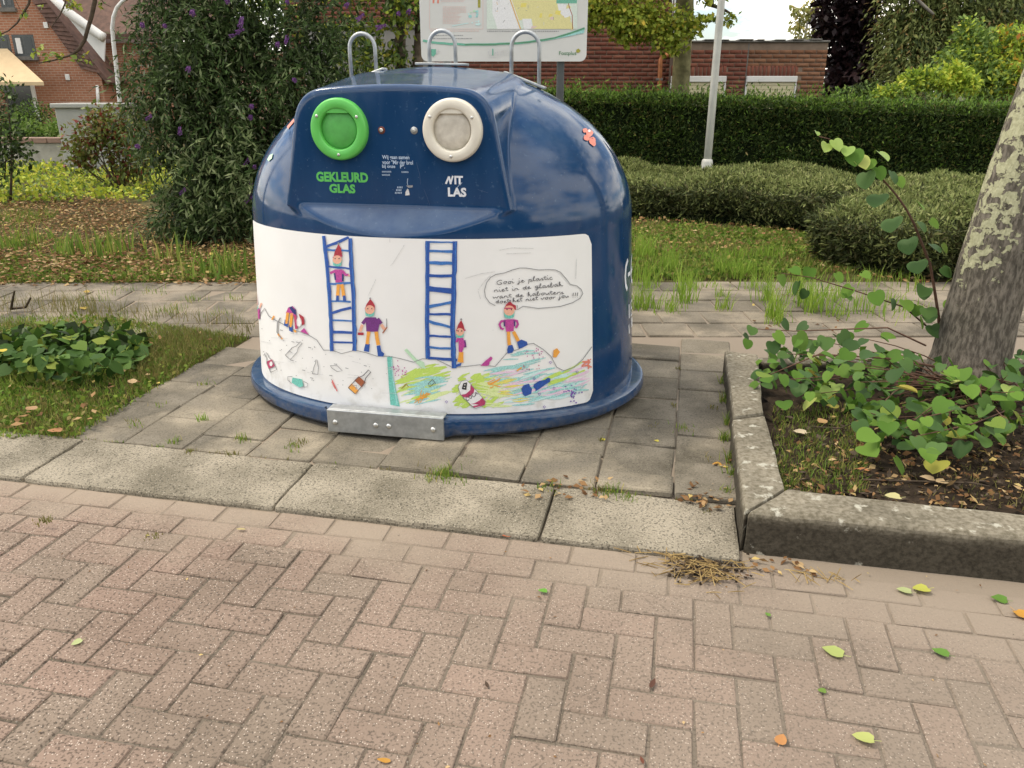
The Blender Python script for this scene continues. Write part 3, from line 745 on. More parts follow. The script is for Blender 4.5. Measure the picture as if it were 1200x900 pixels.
Q = np.stack([idx[:-1], np.roll(idx[:-1], -1, 1), np.roll(idx[1:], -1, 1), idx[1:]], -1).reshape(-1, 4)
top = np.array([[0, 0, float(rows[-1, :, 2].max())]])
V = np.concatenate([V, top]); it = len(V) - 1
capq = np.stack([idx[-1, 0::2], idx[-1, 1::2], np.roll(idx[-1, 0::2], -1), np.full(NT // 2, it)], -1)
Q = np.concatenate([Q, capq])
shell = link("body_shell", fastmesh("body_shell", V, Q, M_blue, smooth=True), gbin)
shell.data.set_sharp_from_angle(angle=R(40))

a_, b_ = -0.60, -0.75                                 # where the finished front face really lies
for _ in range(40):
    c_ = (a_ + b_) / 2
    if shell_f(np.array(0.0), np.array(c_), np.array(1.2)) < 0: a_ = c_
    else: b_ = c_
FACEY = (a_ + b_) / 2

# foot ring with a flattened front
bm = bmesh.new(); prof = [(0.975, .770, .106), (0.992, .787, .104), (1.040, .832, .108), (1.056, .846, .104), (1.063, .853, .092), (1.063, .853, .034), (1.052, .842, .020), (0.9, .70, .016)]
rings = []
for a, b_, z in prof:
    ring = []
    for k in range(200):
        t = 2 * math.pi * k / 200; x = a * math.sin(t); y = -b_ * math.cos(t)
        if y < 0 and abs(x + 0.04) < 0.285 and b_ > .80: y = -b_ - 0.002
        zz_ = z - (.032 * min(1, max(0, (y + .85) / .4)) if z > .08 else 0)
        ring.append(bm.verts.new((x, y, zz_)))
    rings.append(ring)
for i in range(len(rings) - 1):
    for k in range(200): bm.faces.new((rings[i][k], rings[i + 1][k], rings[i + 1][(k + 1) % 200], rings[i][(k + 1) % 200]))
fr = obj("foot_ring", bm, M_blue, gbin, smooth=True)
fr.data.set_sharp_from_angle(angle=R(38))
# bumper plate
bm = bmesh.new(); box(bm, -.312, .229, -.872, -.856, .016, .124, .004, 2); box(bm, -.311, .228, -.8555, -.80, .1165, .1235, .002, 1)
plate = obj("bumper_plate", bm, M_galv, gbin)
for x in (-.274, -.082, -.022, .182):
    bm = bmesh.new(); lathe(bm, [(.0125, 0), (.0125, .002), (.010, .006), (.005, .008)], 14, 'Y', (x, -.872, .066 + .004 * x)); obj("bolt", bm, M_bolt, plate, smooth=True)

# throw-in openings
def port(name, cx, cz, mring, mflap, label):
    y0 = FACEY - 0.001
    bm = bmesh.new()
    lathe(bm, [(.124, -.01), (.124, .018), (.121, .026), (.115, .030), (.088, .030), (.083, .027), (.080, .020), (.080, .006)], 56, 'Y', (cx, y0, cz))
    # straight upper lip of the opening
    arc = [(0.0815 * math.sin(a), 0.0815 * math.cos(a)) for a in np.linspace(-0.66, 0.66, 13)]
    seg = [bm.verts.new((cx + x, y0 - .024, cz + z)) for x, z in arc]; seg2 = [bm.verts.new((cx + x, y0 - .006, cz + z)) for x, z in arc]
    bm.faces.new(seg); n = len(seg)
    for i in range(n): bm.faces.new((seg[i], seg2[i], seg2[(i + 1) % n], seg[(i + 1) % n]))
    ring = obj(name, bm, mring, gbin, smooth=True); ring['label'] = label
    ring.data.set_sharp_from_angle(angle=R(40))
    bm = bmesh.new(); lathe(bm, [(.0755, .006), (.0755, .010), (.073, .012), (.03, .014), (.008, .0145)], 40, 'Y', (cx, y0, cz)); obj("flap", bm, mflap, ring, smooth=True)
    for dx_, dz_ in ((-.088, .052), (.086, .050), (-.004, -.101)):
        bm = bmesh.new(); lathe(bm, [(.007, 0), (.007, .002), (.004, .0045)], 10, 'Y', (cx + dx_, y0 - .0295, cz + dz_)); obj("screw", bm, M_bolt, ring, smooth=True)
port("opening_ring", -.236, 1.309, M_green, M_greenflap, "green opening ring for coloured glass")
port("opening_ring", .250, 1.309, M_cream, M_creamflap, "ivory white opening ring for clear glass")
for x, rusty in ((-.056, 1), (.084, 0)):
    bm = bmesh.new(); lathe(bm, [(.015, -.002), (.015, .002), (.010, .003)], 16, 'Y', (x, FACEY, 1.306)); wsh = obj("washer", bm, M_rust if rusty else M_galv, gbin, smooth=True)
    bm = bmesh.new(); lathe(bm, [(.009, .002), (.009, .008), (.006, .011)], 6, 'Y', (x, FACEY, 1.306)); obj("bolt", bm, M_bolt, wsh)

# lifting hooks
def hook(x0, x1, ztop, y=0.0, plate_x=None):
    r_ = (x1 - x0) / 2; xc = (x0 + x1) / 2
    def dz(x): return BZ + BH * math.sqrt(max(0, 1 - (x / DA) ** 2 - (y / DB) ** 2))
    pts = [(x0, y, dz(x0) - .03), (x0, y, ztop - r_)] + [(xc - r_ * math.cos(a), y, ztop - r_ + r_ * math.sin(a)) for a in np.linspace(0, math.pi, 13)[1:-1]] + [(x1, y, ztop - r_), (x1, y, dz(x1) - .03)]
    bm = bmesh.new(); tube(bm, pts, 0.0095, 10)
    h = obj("lifting_hook", bm, M_galv, gbin, smooth=True)
    if plate_x:
        a, b_ = plate_x; za, zb = dz(a), dz(b_); ang = math.atan2(zb - za, b_ - a)
        bm = bmesh.new(); L_ = math.hypot(b_ - a, zb - za); box(bm, -L_ / 2, L_ / 2, -.032, .032, -.005, .006, .002, 1)
        zc_ = max((za + zb) / 2 + .012, dz((a + b_) / 2) + .010)
        pl = obj("hook_plate", bm, M_galv, h)
        pl.location = ((a + b_) / 2, y, zc_); pl.rotation_euler = (0, -ang, 0)
hook(-.436, -.307, 1.716, 0, (-.50, -.26)); hook(-.036, .092, 1.724, 0, (-.10, .15)); hook(.362, .494, 1.714, 0, (.33, .525))

# ---------- printed mural on the wall
t0, t1 = R(-67), math.asin(0.825 / BA)
bm = bmesh.new(); nT, nZ = 96, 14; grid = []
arcs = [0]; tt = [t0 + (t1 - t0) * i / nT for i in range(nT + 1)]
for i in range(nT): arcs.append(arcs[-1] + math.hypot(BA * (math.sin(tt[i + 1]) - math.sin(tt[i])), BB * (math.cos(tt[i + 1]) - math.cos(tt[i]))))
for i, t in enumerate(tt):
    dR = arcs[-1] - arcs[i]; dL = arcs[i]; r_ = .05; dd = min(dR, dL)
    cz = r_ - math.sqrt(max(0, r_ * r_ - max(0, r_ - dd) ** 2)) if dd < r_ else 0
    zt_ = 0.880 - 0.010 * (t / 1.0) ** 2 - cz; zb_ = 0.106 - 0.024 * min(1, abs(t)) ** 2 + cz
    n = Vector((math.sin(t) / BA, -math.cos(t) / BB, 0)).normalized()
    grid.append([bm.verts.new((BA * math.sin(t) * KZ(z) + n.x * .0015, -BB * math.cos(t) * KZ(z) + n.y * .0015, z)) for z in [zb_ + (zt_ - zb_) * j / nZ for j in range(nZ + 1)]])
for i in range(nT):
    for j in range(nZ): bm.faces.new((grid[i][j], grid[i + 1][j], grid[i + 1][j + 1], grid[i][j + 1]))
panel = obj("mural_panel", bm, M_vinyl, gbin, smooth=True); panel['label'] = "white vinyl panel printed with a child's drawing of gnomes, ladders and bottles"

LAYER = [0.0022]
class Draw:
    """flat print: polygons and marker strokes laid on the panel"""
    def __init__(self, mapper): self.V = []; self.F = []; self.M = []; self.mats = []; self.map = mapper; self.off = LAYER[0]
    def mi(self, c):
        m_ = INK[c]
        if m_ not in self.mats: self.mats.append(m_)
        return self.mats.index(m_)
    def put(self, pts):
        b0 = len(self.V)
        for x, y in pts: self.V.append(self.map(x, y, self.off))
        return b0
    def up(self): self.off += 0.000006
    def poly(self, pts, c):
        dens = []
        for i, p in enumerate(pts):
            q = pts[(i + 1) % len(pts)]; k = max(1, int(math.hypot(q[0] - p[0], q[1] - p[1]) / 9))
            for a in range(k): dens.append((p[0] + (q[0] - p[0]) * a / k, p[1] + (q[1] - p[1]) * a / k))
        b0 = self.put(dens); mi = self.mi(c)
        for t in tessellate_polygon([[Vector((p[0], p[1], 0)) for p in dens]]): self.F.append([b0 + k for k in t]); self.M.append(mi)
        self.up()
    def line(self, pts, w, c, rag=0.0, taper=False):
        d = []
        for i in range(len(pts) - 1):
            p, q = pts[i], pts[i + 1]; k = max(1, int(math.hypot(q[0] - p[0], q[1] - p[1]) / 6))
            for a in range(k): d.append((p[0] + (q[0] - p[0]) * a / k, p[1] + (q[1] - p[1]) * a / k))
        d.append(pts[-1]); mi = self.mi(c); prev = None; n = len(d)
        if w > 1.5: d = [(x_ + random.gauss(0, .22), y_ + random.gauss(0, .22)) for x_, y_ in d]
        for i in range(n):
            a = d[max(0, i - 1)]; b_ = d[min(n - 1, i + 1)]; tx, ty = b_[0] - a[0], b_[1] - a[1]; L_ = math.hypot(tx, ty) or 1
            ww = w / 2 * (1 + random.uniform(-rag, rag))
            if taper: ww *= min(1, .35 + 1.3 * min(i, n - 1 - i) / max(1, n - 1) * 2)
            nx_, ny_ = -ty / L_ * ww, tx / L_ * ww
            b0 = self.put([(d[i][0] + nx_, d[i][1] + ny_), (d[i][0] - nx_, d[i][1] - ny_)])
            if prev is not None: self.F.append([prev, prev + 1, b0 + 1, b0]); self.M.append(mi)
            prev = b0
        self.up()
    def dot(self, x, y, r, c, n=7):
        a0 = random.random() * 6
        self.poly([(x + r * math.cos(a0 + 2 * math.pi * k / n) * random.uniform(.8, 1.2), y + r * math.sin(a0 + 2 * math.pi * k / n) * random.uniform(.8, 1.2)) for k in range(n)], c)
    def oval(self, x, y, rx, ry, c, n=14): self.poly([(x + rx * math.cos(2 * math.pi * k / n), y + ry * math.sin(2 * math.pi * k / n)) for k in range(n)], c)
    def done(self, name, parent, z=None):
        me = bpy.data.meshes.new(name); me.from_pydata([tuple(v) for v in self.V], [], self.F)
        for m_ in self.mats: me.materials.append(m_)
        me.polygons.foreach_set('material_index', self.M); me.update()
        LAYER[0] = self.off if self.map is wall_map else LAYER[0]
        return link(name, me, parent)
def wall_map(x, y, off):
    p, n = wall_hit(x, y); return p + n * off
D = lambda: Draw(wall_map)
# marker colouring of the rubbish heap, under everything else
d = D()
def strokes(n, x0, x1, y0, y1, ang, ln, c, w=(1.2, 3.2), limit=None):
    for _ in range(n):
        x = random.uniform(x0, x1); y = random.uniform(y0, y1); a = R(ang + random.uniform(-9, 9)); l_ = ln * random.uniform(.5, 1.1)
        p = (x - math.cos(a) * l_ / 2, y - math.sin(a) * l_ / 2); q = (x + math.cos(a) * l_ / 2, y + math.sin(a) * l_ / 2)
        if limit and not (in_poly(*p, limit) and in_poly(*q, limit)): continue
        d.line([p, ((p[0] + q[0]) / 2 + random.uniform(-1, 1), (p[1] + q[1]) / 2 + random.uniform(-1, 1)), q], random.uniform(*w), c, .25, True)
heapL = [(465, 474), (463, 446), (480, 434), (500, 427), (524, 424), (530, 436), (532, 478)]
heapR = [(530, 479), (528, 438), (575, 432), (592, 418), (600, 412), (620, 404), (640, 416), (651, 431), (662, 436), (680, 428), (690, 412), (691, 456), (686, 462), (650, 470), (600, 477)]
strokes(62, 466, 528, 426, 476, -20, 30, 'palelime', (1.8, 3.5), heapL)
strokes(64, 466, 528, 424, 450, -19, 32, 'lime', (1.8, 3.5), heapL)
strokes(20, 466, 500, 452, 478, -16, 26, 'lime', (1.5, 3.0), heapL)
strokes(50, 486, 530, 440, 478, -12, 30, 'aqua', (1.2, 3.0), heapL)
heapC = [(530, 479), (529, 438), (560, 434), (584, 438), (590, 450), (582, 466), (574, 477)]
strokes(60, 531, 588, 437, 478, -20, 14, 'lime', (3.5, 6), heapC)
strokes(24, 530, 590, 437, 478, -35, 18, 'palelime', (1.5, 3), heapR)
strokes(30, 530, 590, 437, 478, -30, 20, 'lime', (2.5, 4.5), heapR)
strokes(30, 560, 605, 440, 478, 8, 30, 'palelime', (1.2, 2.5), heapR)
strokes(56, 580, 655, 408, 446, -10, 34, 'aqua', (1.2, 2.8), heapR)
strokes(48, 600, 695, 450, 474, -12, 36, 'aqua', (1.5, 3.2), heapR)
strokes(26, 600, 695, 436, 470, -14, 40, 'paleaqua', (1.2, 2.8), heapR)
strokes(22, 590, 690, 432, 462, -14, 40, 'pink', (1.0, 2.4), heapR)
strokes(22, 674, 696, 410, 450, -30, 18, 'pink', (1.0, 2.4), heapR)
strokes(16, 640, 690, 428, 450, -20, 34, 'lime', (1.4, 2.6), heapR)
strokes(10, 590, 612, 440, 470, 0, 22, 'yellow', (1.0, 2.0), heapR)
for i in range(9): d.line([(488 + random.uniform(-4, 8), 466 + random.uniform(-4, 6)), (497 + random.uniform(-4, 8), 460 + random.uniform(-4, 6))], 1.0, 'orange', .3)
for i in range(8): d.line([(574 + random.uniform(-4, 6), 452 + random.uniform(-5, 5)), (582 + random.uniform(-4, 6), 448 + random.uniform(-5, 5))], 1.0, 'orange', .3)
for i in range(8): d.line([(684 + random.uniform(-4, 6), 428 + random.uniform(-5, 5)), (690 + random.uniform(-4, 4), 425 + random.uniform(-5, 5))], 1.4, 'salmon', .3)
d.poly([(454, 418), (460, 417), (461, 440), (465, 460), (469, 476), (458, 474), (456, 450)], 'teal'); d.line([(459, 420), (461, 445), (466, 474)], 1.2, 'aqua')
d.poly([(474, 410), (477, 408), (488, 420), (497, 424), (499, 432), (493, 430), (484, 421)], 'mint')
for _ in range(26): d.dot(random.gauss(470, 5), random.gauss(434, 4.5), .7, 'magenta')
for _ in range(22): d.dot(random.uniform(614, 636), random.uniform(408, 420), .6, 'magenta')
for _ in range(12): d.dot(random.uniform(612, 632), random.uniform(426, 433), .6, 'crimson')
for _ in range(30): d.dot(random.gauss(670, 5), random.gauss(460, 4), .9, 'violet')
d.done("marker_colouring", panel)
# pencil outline of the heap, pencil ticks, dots and creases
d = D()
d.line([(304, 372), (306, 368), (311, 361), (316, 370), (324, 375), (345, 386), (362, 392), (372, 398), (380, 410), (390, 410), (401, 414), (417, 410), (430, 413), (442, 417), (456, 417), (470, 420), (485, 424), (495, 420), (512, 421), (530, 430), (545, 429), (562, 427), (580, 429), (587, 421), (594, 413), (607, 409), (617, 403), (625, 402), (636, 409), (645, 417), (652, 430), (660, 434), (672, 430), (682, 421), (693, 406)], .8, 'grey')
for p in ([(461, 280), (474, 287), (461, 308), (458, 311)][1:], [(441, 327), (434, 342), (432, 346)], [(457, 279), (457.5, 284)], [(563, 350), (560, 340), (567, 330), (575, 322)], [(545, 326), (565, 320), (580, 318)], [(585, 293), (600, 290), (625, 291)], [(593, 297), (622, 296)], [(675, 303), (674, 326)], [(577, 387), (578, 386)]):
    d.line(p, .55, 'palegrey')
for _ in range(70):
    x = random.uniform(306, 455); y = random.uniform(max(378, 372 + (x - 306) * .35) + 6, 432 + (x - 306) * .22)
    if random.random() < .6: d.dot(x, y, .55, 'grey', 5)
    elif random.random() < .5: d.line([(x, y), (x + random.uniform(3, 22), y + random.uniform(0, 3))], .4, 'palegrey')
    else: d.line([(x, y), (x + 3.5, y + .8)], .8, 'grey')
d.done("pencil_lines", panel)
# ladders
def ladder(left, right, rungs, wl, wr):
    d = D()
    for a, b_, w in rungs: d.line([a, ((a[0] + b_[0]) / 2, (a[1] + b_[1]) / 2 + random.uniform(-.4, .4)), b_], w, random.choice(['blue', 'blue', 'lightblue']), .22)
    d.line(left, wl, 'blue', .12); d.line(right, wr, 'blue', .12)
    d.line([(p[0] - 1.2, p[1]) for p in left], 1.0, 'lightblue', .3); d.line([(p[0] + 1.0, p[1]) for p in right], 1.2, 'lightblue', .3)
    d.done("ladder_drawing", panel)
ladder([(380, 276.5), (382.5, 300), (386, 335), (388.5, 375), (389.5, 411)], [(411, 279), (412.5, 310), (415, 345), (415.8, 380), (416.2, 411)],
       [((382.5, 289), (409, 278.5), 3.2), ((383, 292), (410, 294), 2.4), ((384, 312), (412, 315), 2.2), ((386, 332.5), (412, 331), 2.4), ((389, 352.5), (412, 353.2), 2.2), ((389, 367), (412, 360), 3), ((390, 375), (413, 376), 2.3), ((390, 389), (413, 389.6), 2.8), ((390.5, 400.5), (414, 401), 2.6)], 4.2, 4.8)
ladder([(501.3, 282.5), (500.8, 310), (500.8, 345), (500.8, 380), (501.5, 420)], [(533, 283), (532.6, 310), (531.7, 350), (530.4, 385), (531.5, 415), (532.2, 431)],
       [((503, 283.2), (532, 283.8), 2), ((502, 293.5), (532, 294.6), 3), ((502, 307.5), (532, 308.2), 3.6), ((502, 322.8), (532, 322.8), 3.6), ((502, 338), (531, 341), 6), ((502, 359), (531, 353.6), 3.6), ((502, 368), (530, 368.4), 2.8), ((502, 376), (528, 383), 3), ((502, 393), (529, 394.4), 2.6), ((502, 406.6), (529, 408), 2.2), ((502, 419), (536, 421.6), 3.2)], 5.0, 5.4)
# gnomes
def gnome(hatc, head, hat, body, arms, legs, boots, bodyc='magenta', extra=None):
    d = D()
    d.poly(hat, hatc)
    tip = min(hat, key=lambda p: p[1]); d.dot(tip[0], tip[1] - .6, 1.3, 'grey')
    hx, hy, hr = head
    for p in arms: d.line(p[0], p[1], p[2])
    for p in legs: d.line(p, 4.0, 'orange', .1)
    for p in boots: d.poly(p, 'blue')
    d.poly(body, bodyc)
    d.oval(hx, hy, hr, hr * .95, 'skin')
    d.poly([(hx - hr * 1.0, hy + .4), (hx + hr * 1.02, hy + .2), (hx + hr * .85, hy + hr * 1.25), (hx, hy + hr * 1.5), (hx - hr * .85, hy + hr * 1.25)], 'teal')
    for s in (-.42, .42): d.dot(hx + s * hr, hy - 1.2, .8, 'black', 6)
    d.line([(hat[0][0], hat[0][1]), (hat[-1][0], hat[-1][1])], 1.6, 'crimson')
    if extra: extra(d)
    d.done("gnome_drawing", panel)
gnome('red', (396, 304, 5.4), [(391.5, 302), (393, 295), (397.5, 285.5), (400.5, 291), (402, 300)], [(393, 315.5), (402, 315.5), (402.5, 330), (394, 331)],
      [([(394, 317), (388, 320)], 3, 'magenta'), ([(402, 317), (406, 322), (409.5, 322)], 3, 'magenta'), ([(409, 322), (411, 323)], 2.4, 'skin')],
      [[(397, 333), (396.5, 347)], [(401, 333), (404, 347)]], [[(395, 346), (398, 346), (398, 352.5), (394.5, 352.5)], [(402.5, 346), (405.5, 346), (406.5, 352.5), (402.8, 352.5)]],
      extra=lambda d: (d.line([(393, 320), (394, 328)], 2, 'navy'), d.line([(402.5, 321), (402.5, 329)], 2, 'navy')))
gnome('red', (434, 362.5, 5.6), [(428.5, 361), (430, 356.5), (434.5, 350), (438, 354), (440, 358), (439.5, 362)], [(429, 371.5), (441, 371.5), (445.5, 378), (443.5, 388.5), (430, 388)],
      [([(430, 373), (425.5, 379)], 4, 'purple'), ([(425, 380), (422.5, 388)], 3.4, 'skin'), ([(443, 373), (447.5, 379)], 4, 'purple'), ([(447.5, 380), (451.5, 386)], 3.6, 'skin'), ([(420, 391), (427, 391)], 3, 'red'), ([(453.5, 373), (453.8, 383)], 1, 'grey'), ([(454, 383), (449, 390)], 1.4, 'brown')],
      [[(433, 388), (431, 403)], [(441, 388), (444, 404)]], [[(429, 402.5), (434, 403), (433, 412), (427, 411), (427.5, 408)], [(442, 405), (446, 404), (447.5, 411), (451, 414), (449.5, 417.5), (443.5, 417)]], bodyc='purple')
gnome('red', (539, 388.5, 4.8), [(534.5, 387), (537, 380), (540.5, 374.5), (543, 380), (544.8, 387)], [(537.5, 395.5), (543, 395.5), (544.5, 404), (541.5, 412.5), (537.5, 411.5)],
      [([(537, 396), (534.5, 400.5)], 2.6, 'magenta'), ([(544, 398), (545, 407)], 2.6, 'purple')], [[(540, 412), (538.5, 424)], [(541, 412), (541, 424)]], [[(534, 427), (541, 424.5), (540, 428), (535, 429.5)]])
gnome('red', (596.4, 363.5, 6.3), [(590.5, 361), (593, 356), (597.5, 352.5), (600.5, 356), (604, 357.5), (604.5, 363), (600, 361)], [(590.5, 374), (602.5, 373.5), (601.5, 387.5), (593, 388.5)],
      [([(591, 375.5), (586.5, 376), (585, 380), (587, 384), (590, 385)], 2.7, 'magenta'), ([(602, 375), (605.5, 375.5), (606.3, 379.5), (604, 384)], 2.7, 'magenta'), ([(591, 375), (591, 382)], 2, 'navy'), ([(602.3, 375), (602.3, 382)], 2, 'navy')],
      [[(595.5, 388), (596.5, 404)], [(601, 388), (607, 399.5)]], [[(595.5, 404.5), (600, 403.5), (602, 409), (600, 413), (594.5, 413.8), (594, 409)], [(605.5, 400), (610.5, 397.5), (617, 400), (618, 403.5), (611, 407.5), (607.5, 408)]])
d = D()                                                # the gnome bending over the heap
d.line([(339, 366), (337, 379)], 3.2, 'orange'); d.line([(343, 367), (341.5, 383)], 3.2, 'orange')
d.poly([(335, 374), (338.5, 376), (338.5, 383), (334, 381)], 'blue'); d.poly([(340, 380), (344, 382), (344, 389), (340, 387)], 'blue')
d.poly([(336, 367), (339, 360), (344, 358.5), (348, 363), (348, 371), (343, 369), (340, 366)], 'magenta'); d.poly([(340, 360), (344, 358.2), (348, 362.5), (348, 369), (344, 366)], 'navy')
d.line([(347, 369), (348.5, 385)], 3, 'crimson'); d.oval(351.5, 377, 3.2, 5.4, 'white'); d.poly([(351, 367), (357, 371), (358, 379), (355.5, 381), (353, 373)], 'red')
d.poly([(353, 388), (357.5, 384), (363, 392)], 'magenta'); d.line([(346.5, 386), (348, 389)], 2.4, 'orange')
d.line([(330, 372), (326.5, 378), (326, 389), (331, 396)], 1.4, 'grey'); d.line([(327, 391), (332, 397)], 1.8, 'orange'); d.line([(320, 374), (322.5, 370)], 1.8, 'orange')
d.done("gnome_drawing", panel)
d = D()                                                # the gnome at the panel's edge
d.poly([(302.5, 343), (303.6, 357), (301.8, 357)], 'red'); d.poly([(301.6, 362), (305.6, 360), (305.8, 373), (302, 374)], 'magenta'); d.line([(305.5, 360), (307.5, 355)], 1.6, 'skin'); d.line([(302, 358), (303.2, 362)], 1.8, 'teal')
d.done("gnome_drawing", panel)
# rubbish: bottles, mask, can
def rot(pts, cx, cy, a, s=1.0):
    ca, sa = math.cos(R(a)), math.sin(R(a))
    return [(cx + (x * ca - y * sa) * s, cy + (x * sa + y * ca) * s) for x, y in pts]
BOT = [(-4, 0), (-4, -12), (-1.6, -17), (-1.4, -24), (1.4, -24), (1.6, -17), (4, -12), (4, 0)]
d = D(); b_ = rot(BOT, 322, 434.5, -24, .96); d.line(b_ + [b_[0]], .7, 'grey'); d.poly(rot([(-4, -5), (4, -5), (4, -14), (-3.6, -14)], 322, 434.5, -24, .96), 'crimson'); d.oval(319, 426, 1.8, 2.8, 'white'); d.done("bottle_drawing", panel)
d = D(); b_ = rot(BOT, 338.5, 418.5, 42, .98); d.line(b_ + [b_[0]], .8, 'grey'); d.line([(338, 413), (341, 411), (343, 413)], .6, 'grey'); d.done("bottle_drawing", panel)
d = D(); b_ = rot(BOT, 370, 438, 8, .7); d.line([(x + random.uniform(-1, 1), y) for x, y in b_] + [b_[0]], .8, 'grey'); d.done("bottle_drawing", panel)
d = D(); d.line([(388, 428), (396, 428), (402, 434), (396, 435), (390, 431), (388, 428)], .7, 'grey'); d.done("shard_drawing", panel)
d = D(); S_ = 1.30
d.poly(rot([(-4.6, 0), (-4.6, -5), (4.6, -4), (4.6, 0)], 413, 457.5, 42, S_), 'orange'); d.poly(rot([(-4.6, -8.5), (4.6, -8.5), (4.2, -14), (-4.2, -14)], 413, 457.5, 42, S_), 'brown')
b_ = rot(BOT, 413, 457.5, 42, S_); d.line(b_ + [b_[0]], .9, 'bubble'); d.line(rot([(-3, -3), (0, -7), (2, -3)], 413, 457.5, 42, S_), .7, 'grey'); d.done("bottle_drawing", panel)
d = D(); d.poly([(344, 442), (355, 444), (356.5, 452), (352, 453.5), (343, 448)], 'teal'); d.line([(344, 441), (338.5, 441), (338.5, 445), (343, 449)], .7, 'grey'); d.line([(356, 446), (362, 449), (361, 453), (355, 453)], .7, 'grey'); d.done("mask_drawing", panel)
d = D(); d.line([(390, 445), (396, 458)], 1.0, 'brightred'); d.line([(389.5, 447), (393.5, 455)], .6, 'brightred')
d.line([(511, 449), (507, 444), (502, 449), (504, 453), (509, 448)], .8, 'bubble'); d.line([(471, 455), (477, 449), (479, 453)], .9, 'brown'); d.line([(605, 434), (611, 430)], 1.8, 'orange'); d.poly([(647.5, 418), (648, 410), (652, 407.5), (655.5, 412), (651, 418.5)], 'orange')
d.poly([(563, 428), (569, 422), (573, 419), (575, 417), (577, 419), (576, 421.5), (574, 423), (573, 427), (570, 428.5)], 'magenta')
for x, y in ((624, 443), (630, 461), (647, 454), (674, 435), (643, 424), (636, 476), (522, 470)): d.line([(x, y), (x + 1.5, y + 2), (x + 3, y), (x + 1.2, y - 1), (x, y)], .6, 'violet')
d.done("litter_drawing", panel)["kind"] = "stuff"
d = D()
can = [(537, 453), (541, 446), (547, 445), (551, 449), (569, 470), (568, 474), (558, 477.5), (555, 477), (540, 462)]
d.poly(can, 'white'); d.poly([(540.5, 462), (546, 461), (551, 456.5), (551.5, 449.5), (556, 455), (555, 460), (549, 465.5), (542.5, 465)], 'crimson'); d.poly([(550, 473), (556, 472), (562, 468.5), (565, 465.5), (569, 470), (568, 474), (557, 477.8), (555, 477)], 'crimson')
d.poly([(543, 448.5), (547.5, 447.5), (546.5, 456.5), (541, 455.5)], 'black'); d.line([(544, 450.5), (545.5, 450.3)], .9, 'white'); d.line([(543.4, 453.5), (545, 453.5)], .9, 'white'); d.line(can + [can[0]], .6, 'grey')
d.done("can_drawing", panel)
d = D(); d.poly([(610.5, 455), (613, 451), (619.5, 449), (620.5, 452), (623, 455), (622, 461), (615, 463.8), (612.5, 462)], 'blue'); d.poly([(625, 450), (631, 446), (638, 444.5), (641.5, 442), (644.5, 443), (644, 447), (638, 450.5), (632, 455), (627, 458), (627, 455.5), (624.5, 453)], 'blue'); d.done("broken_bottle_drawing", panel)

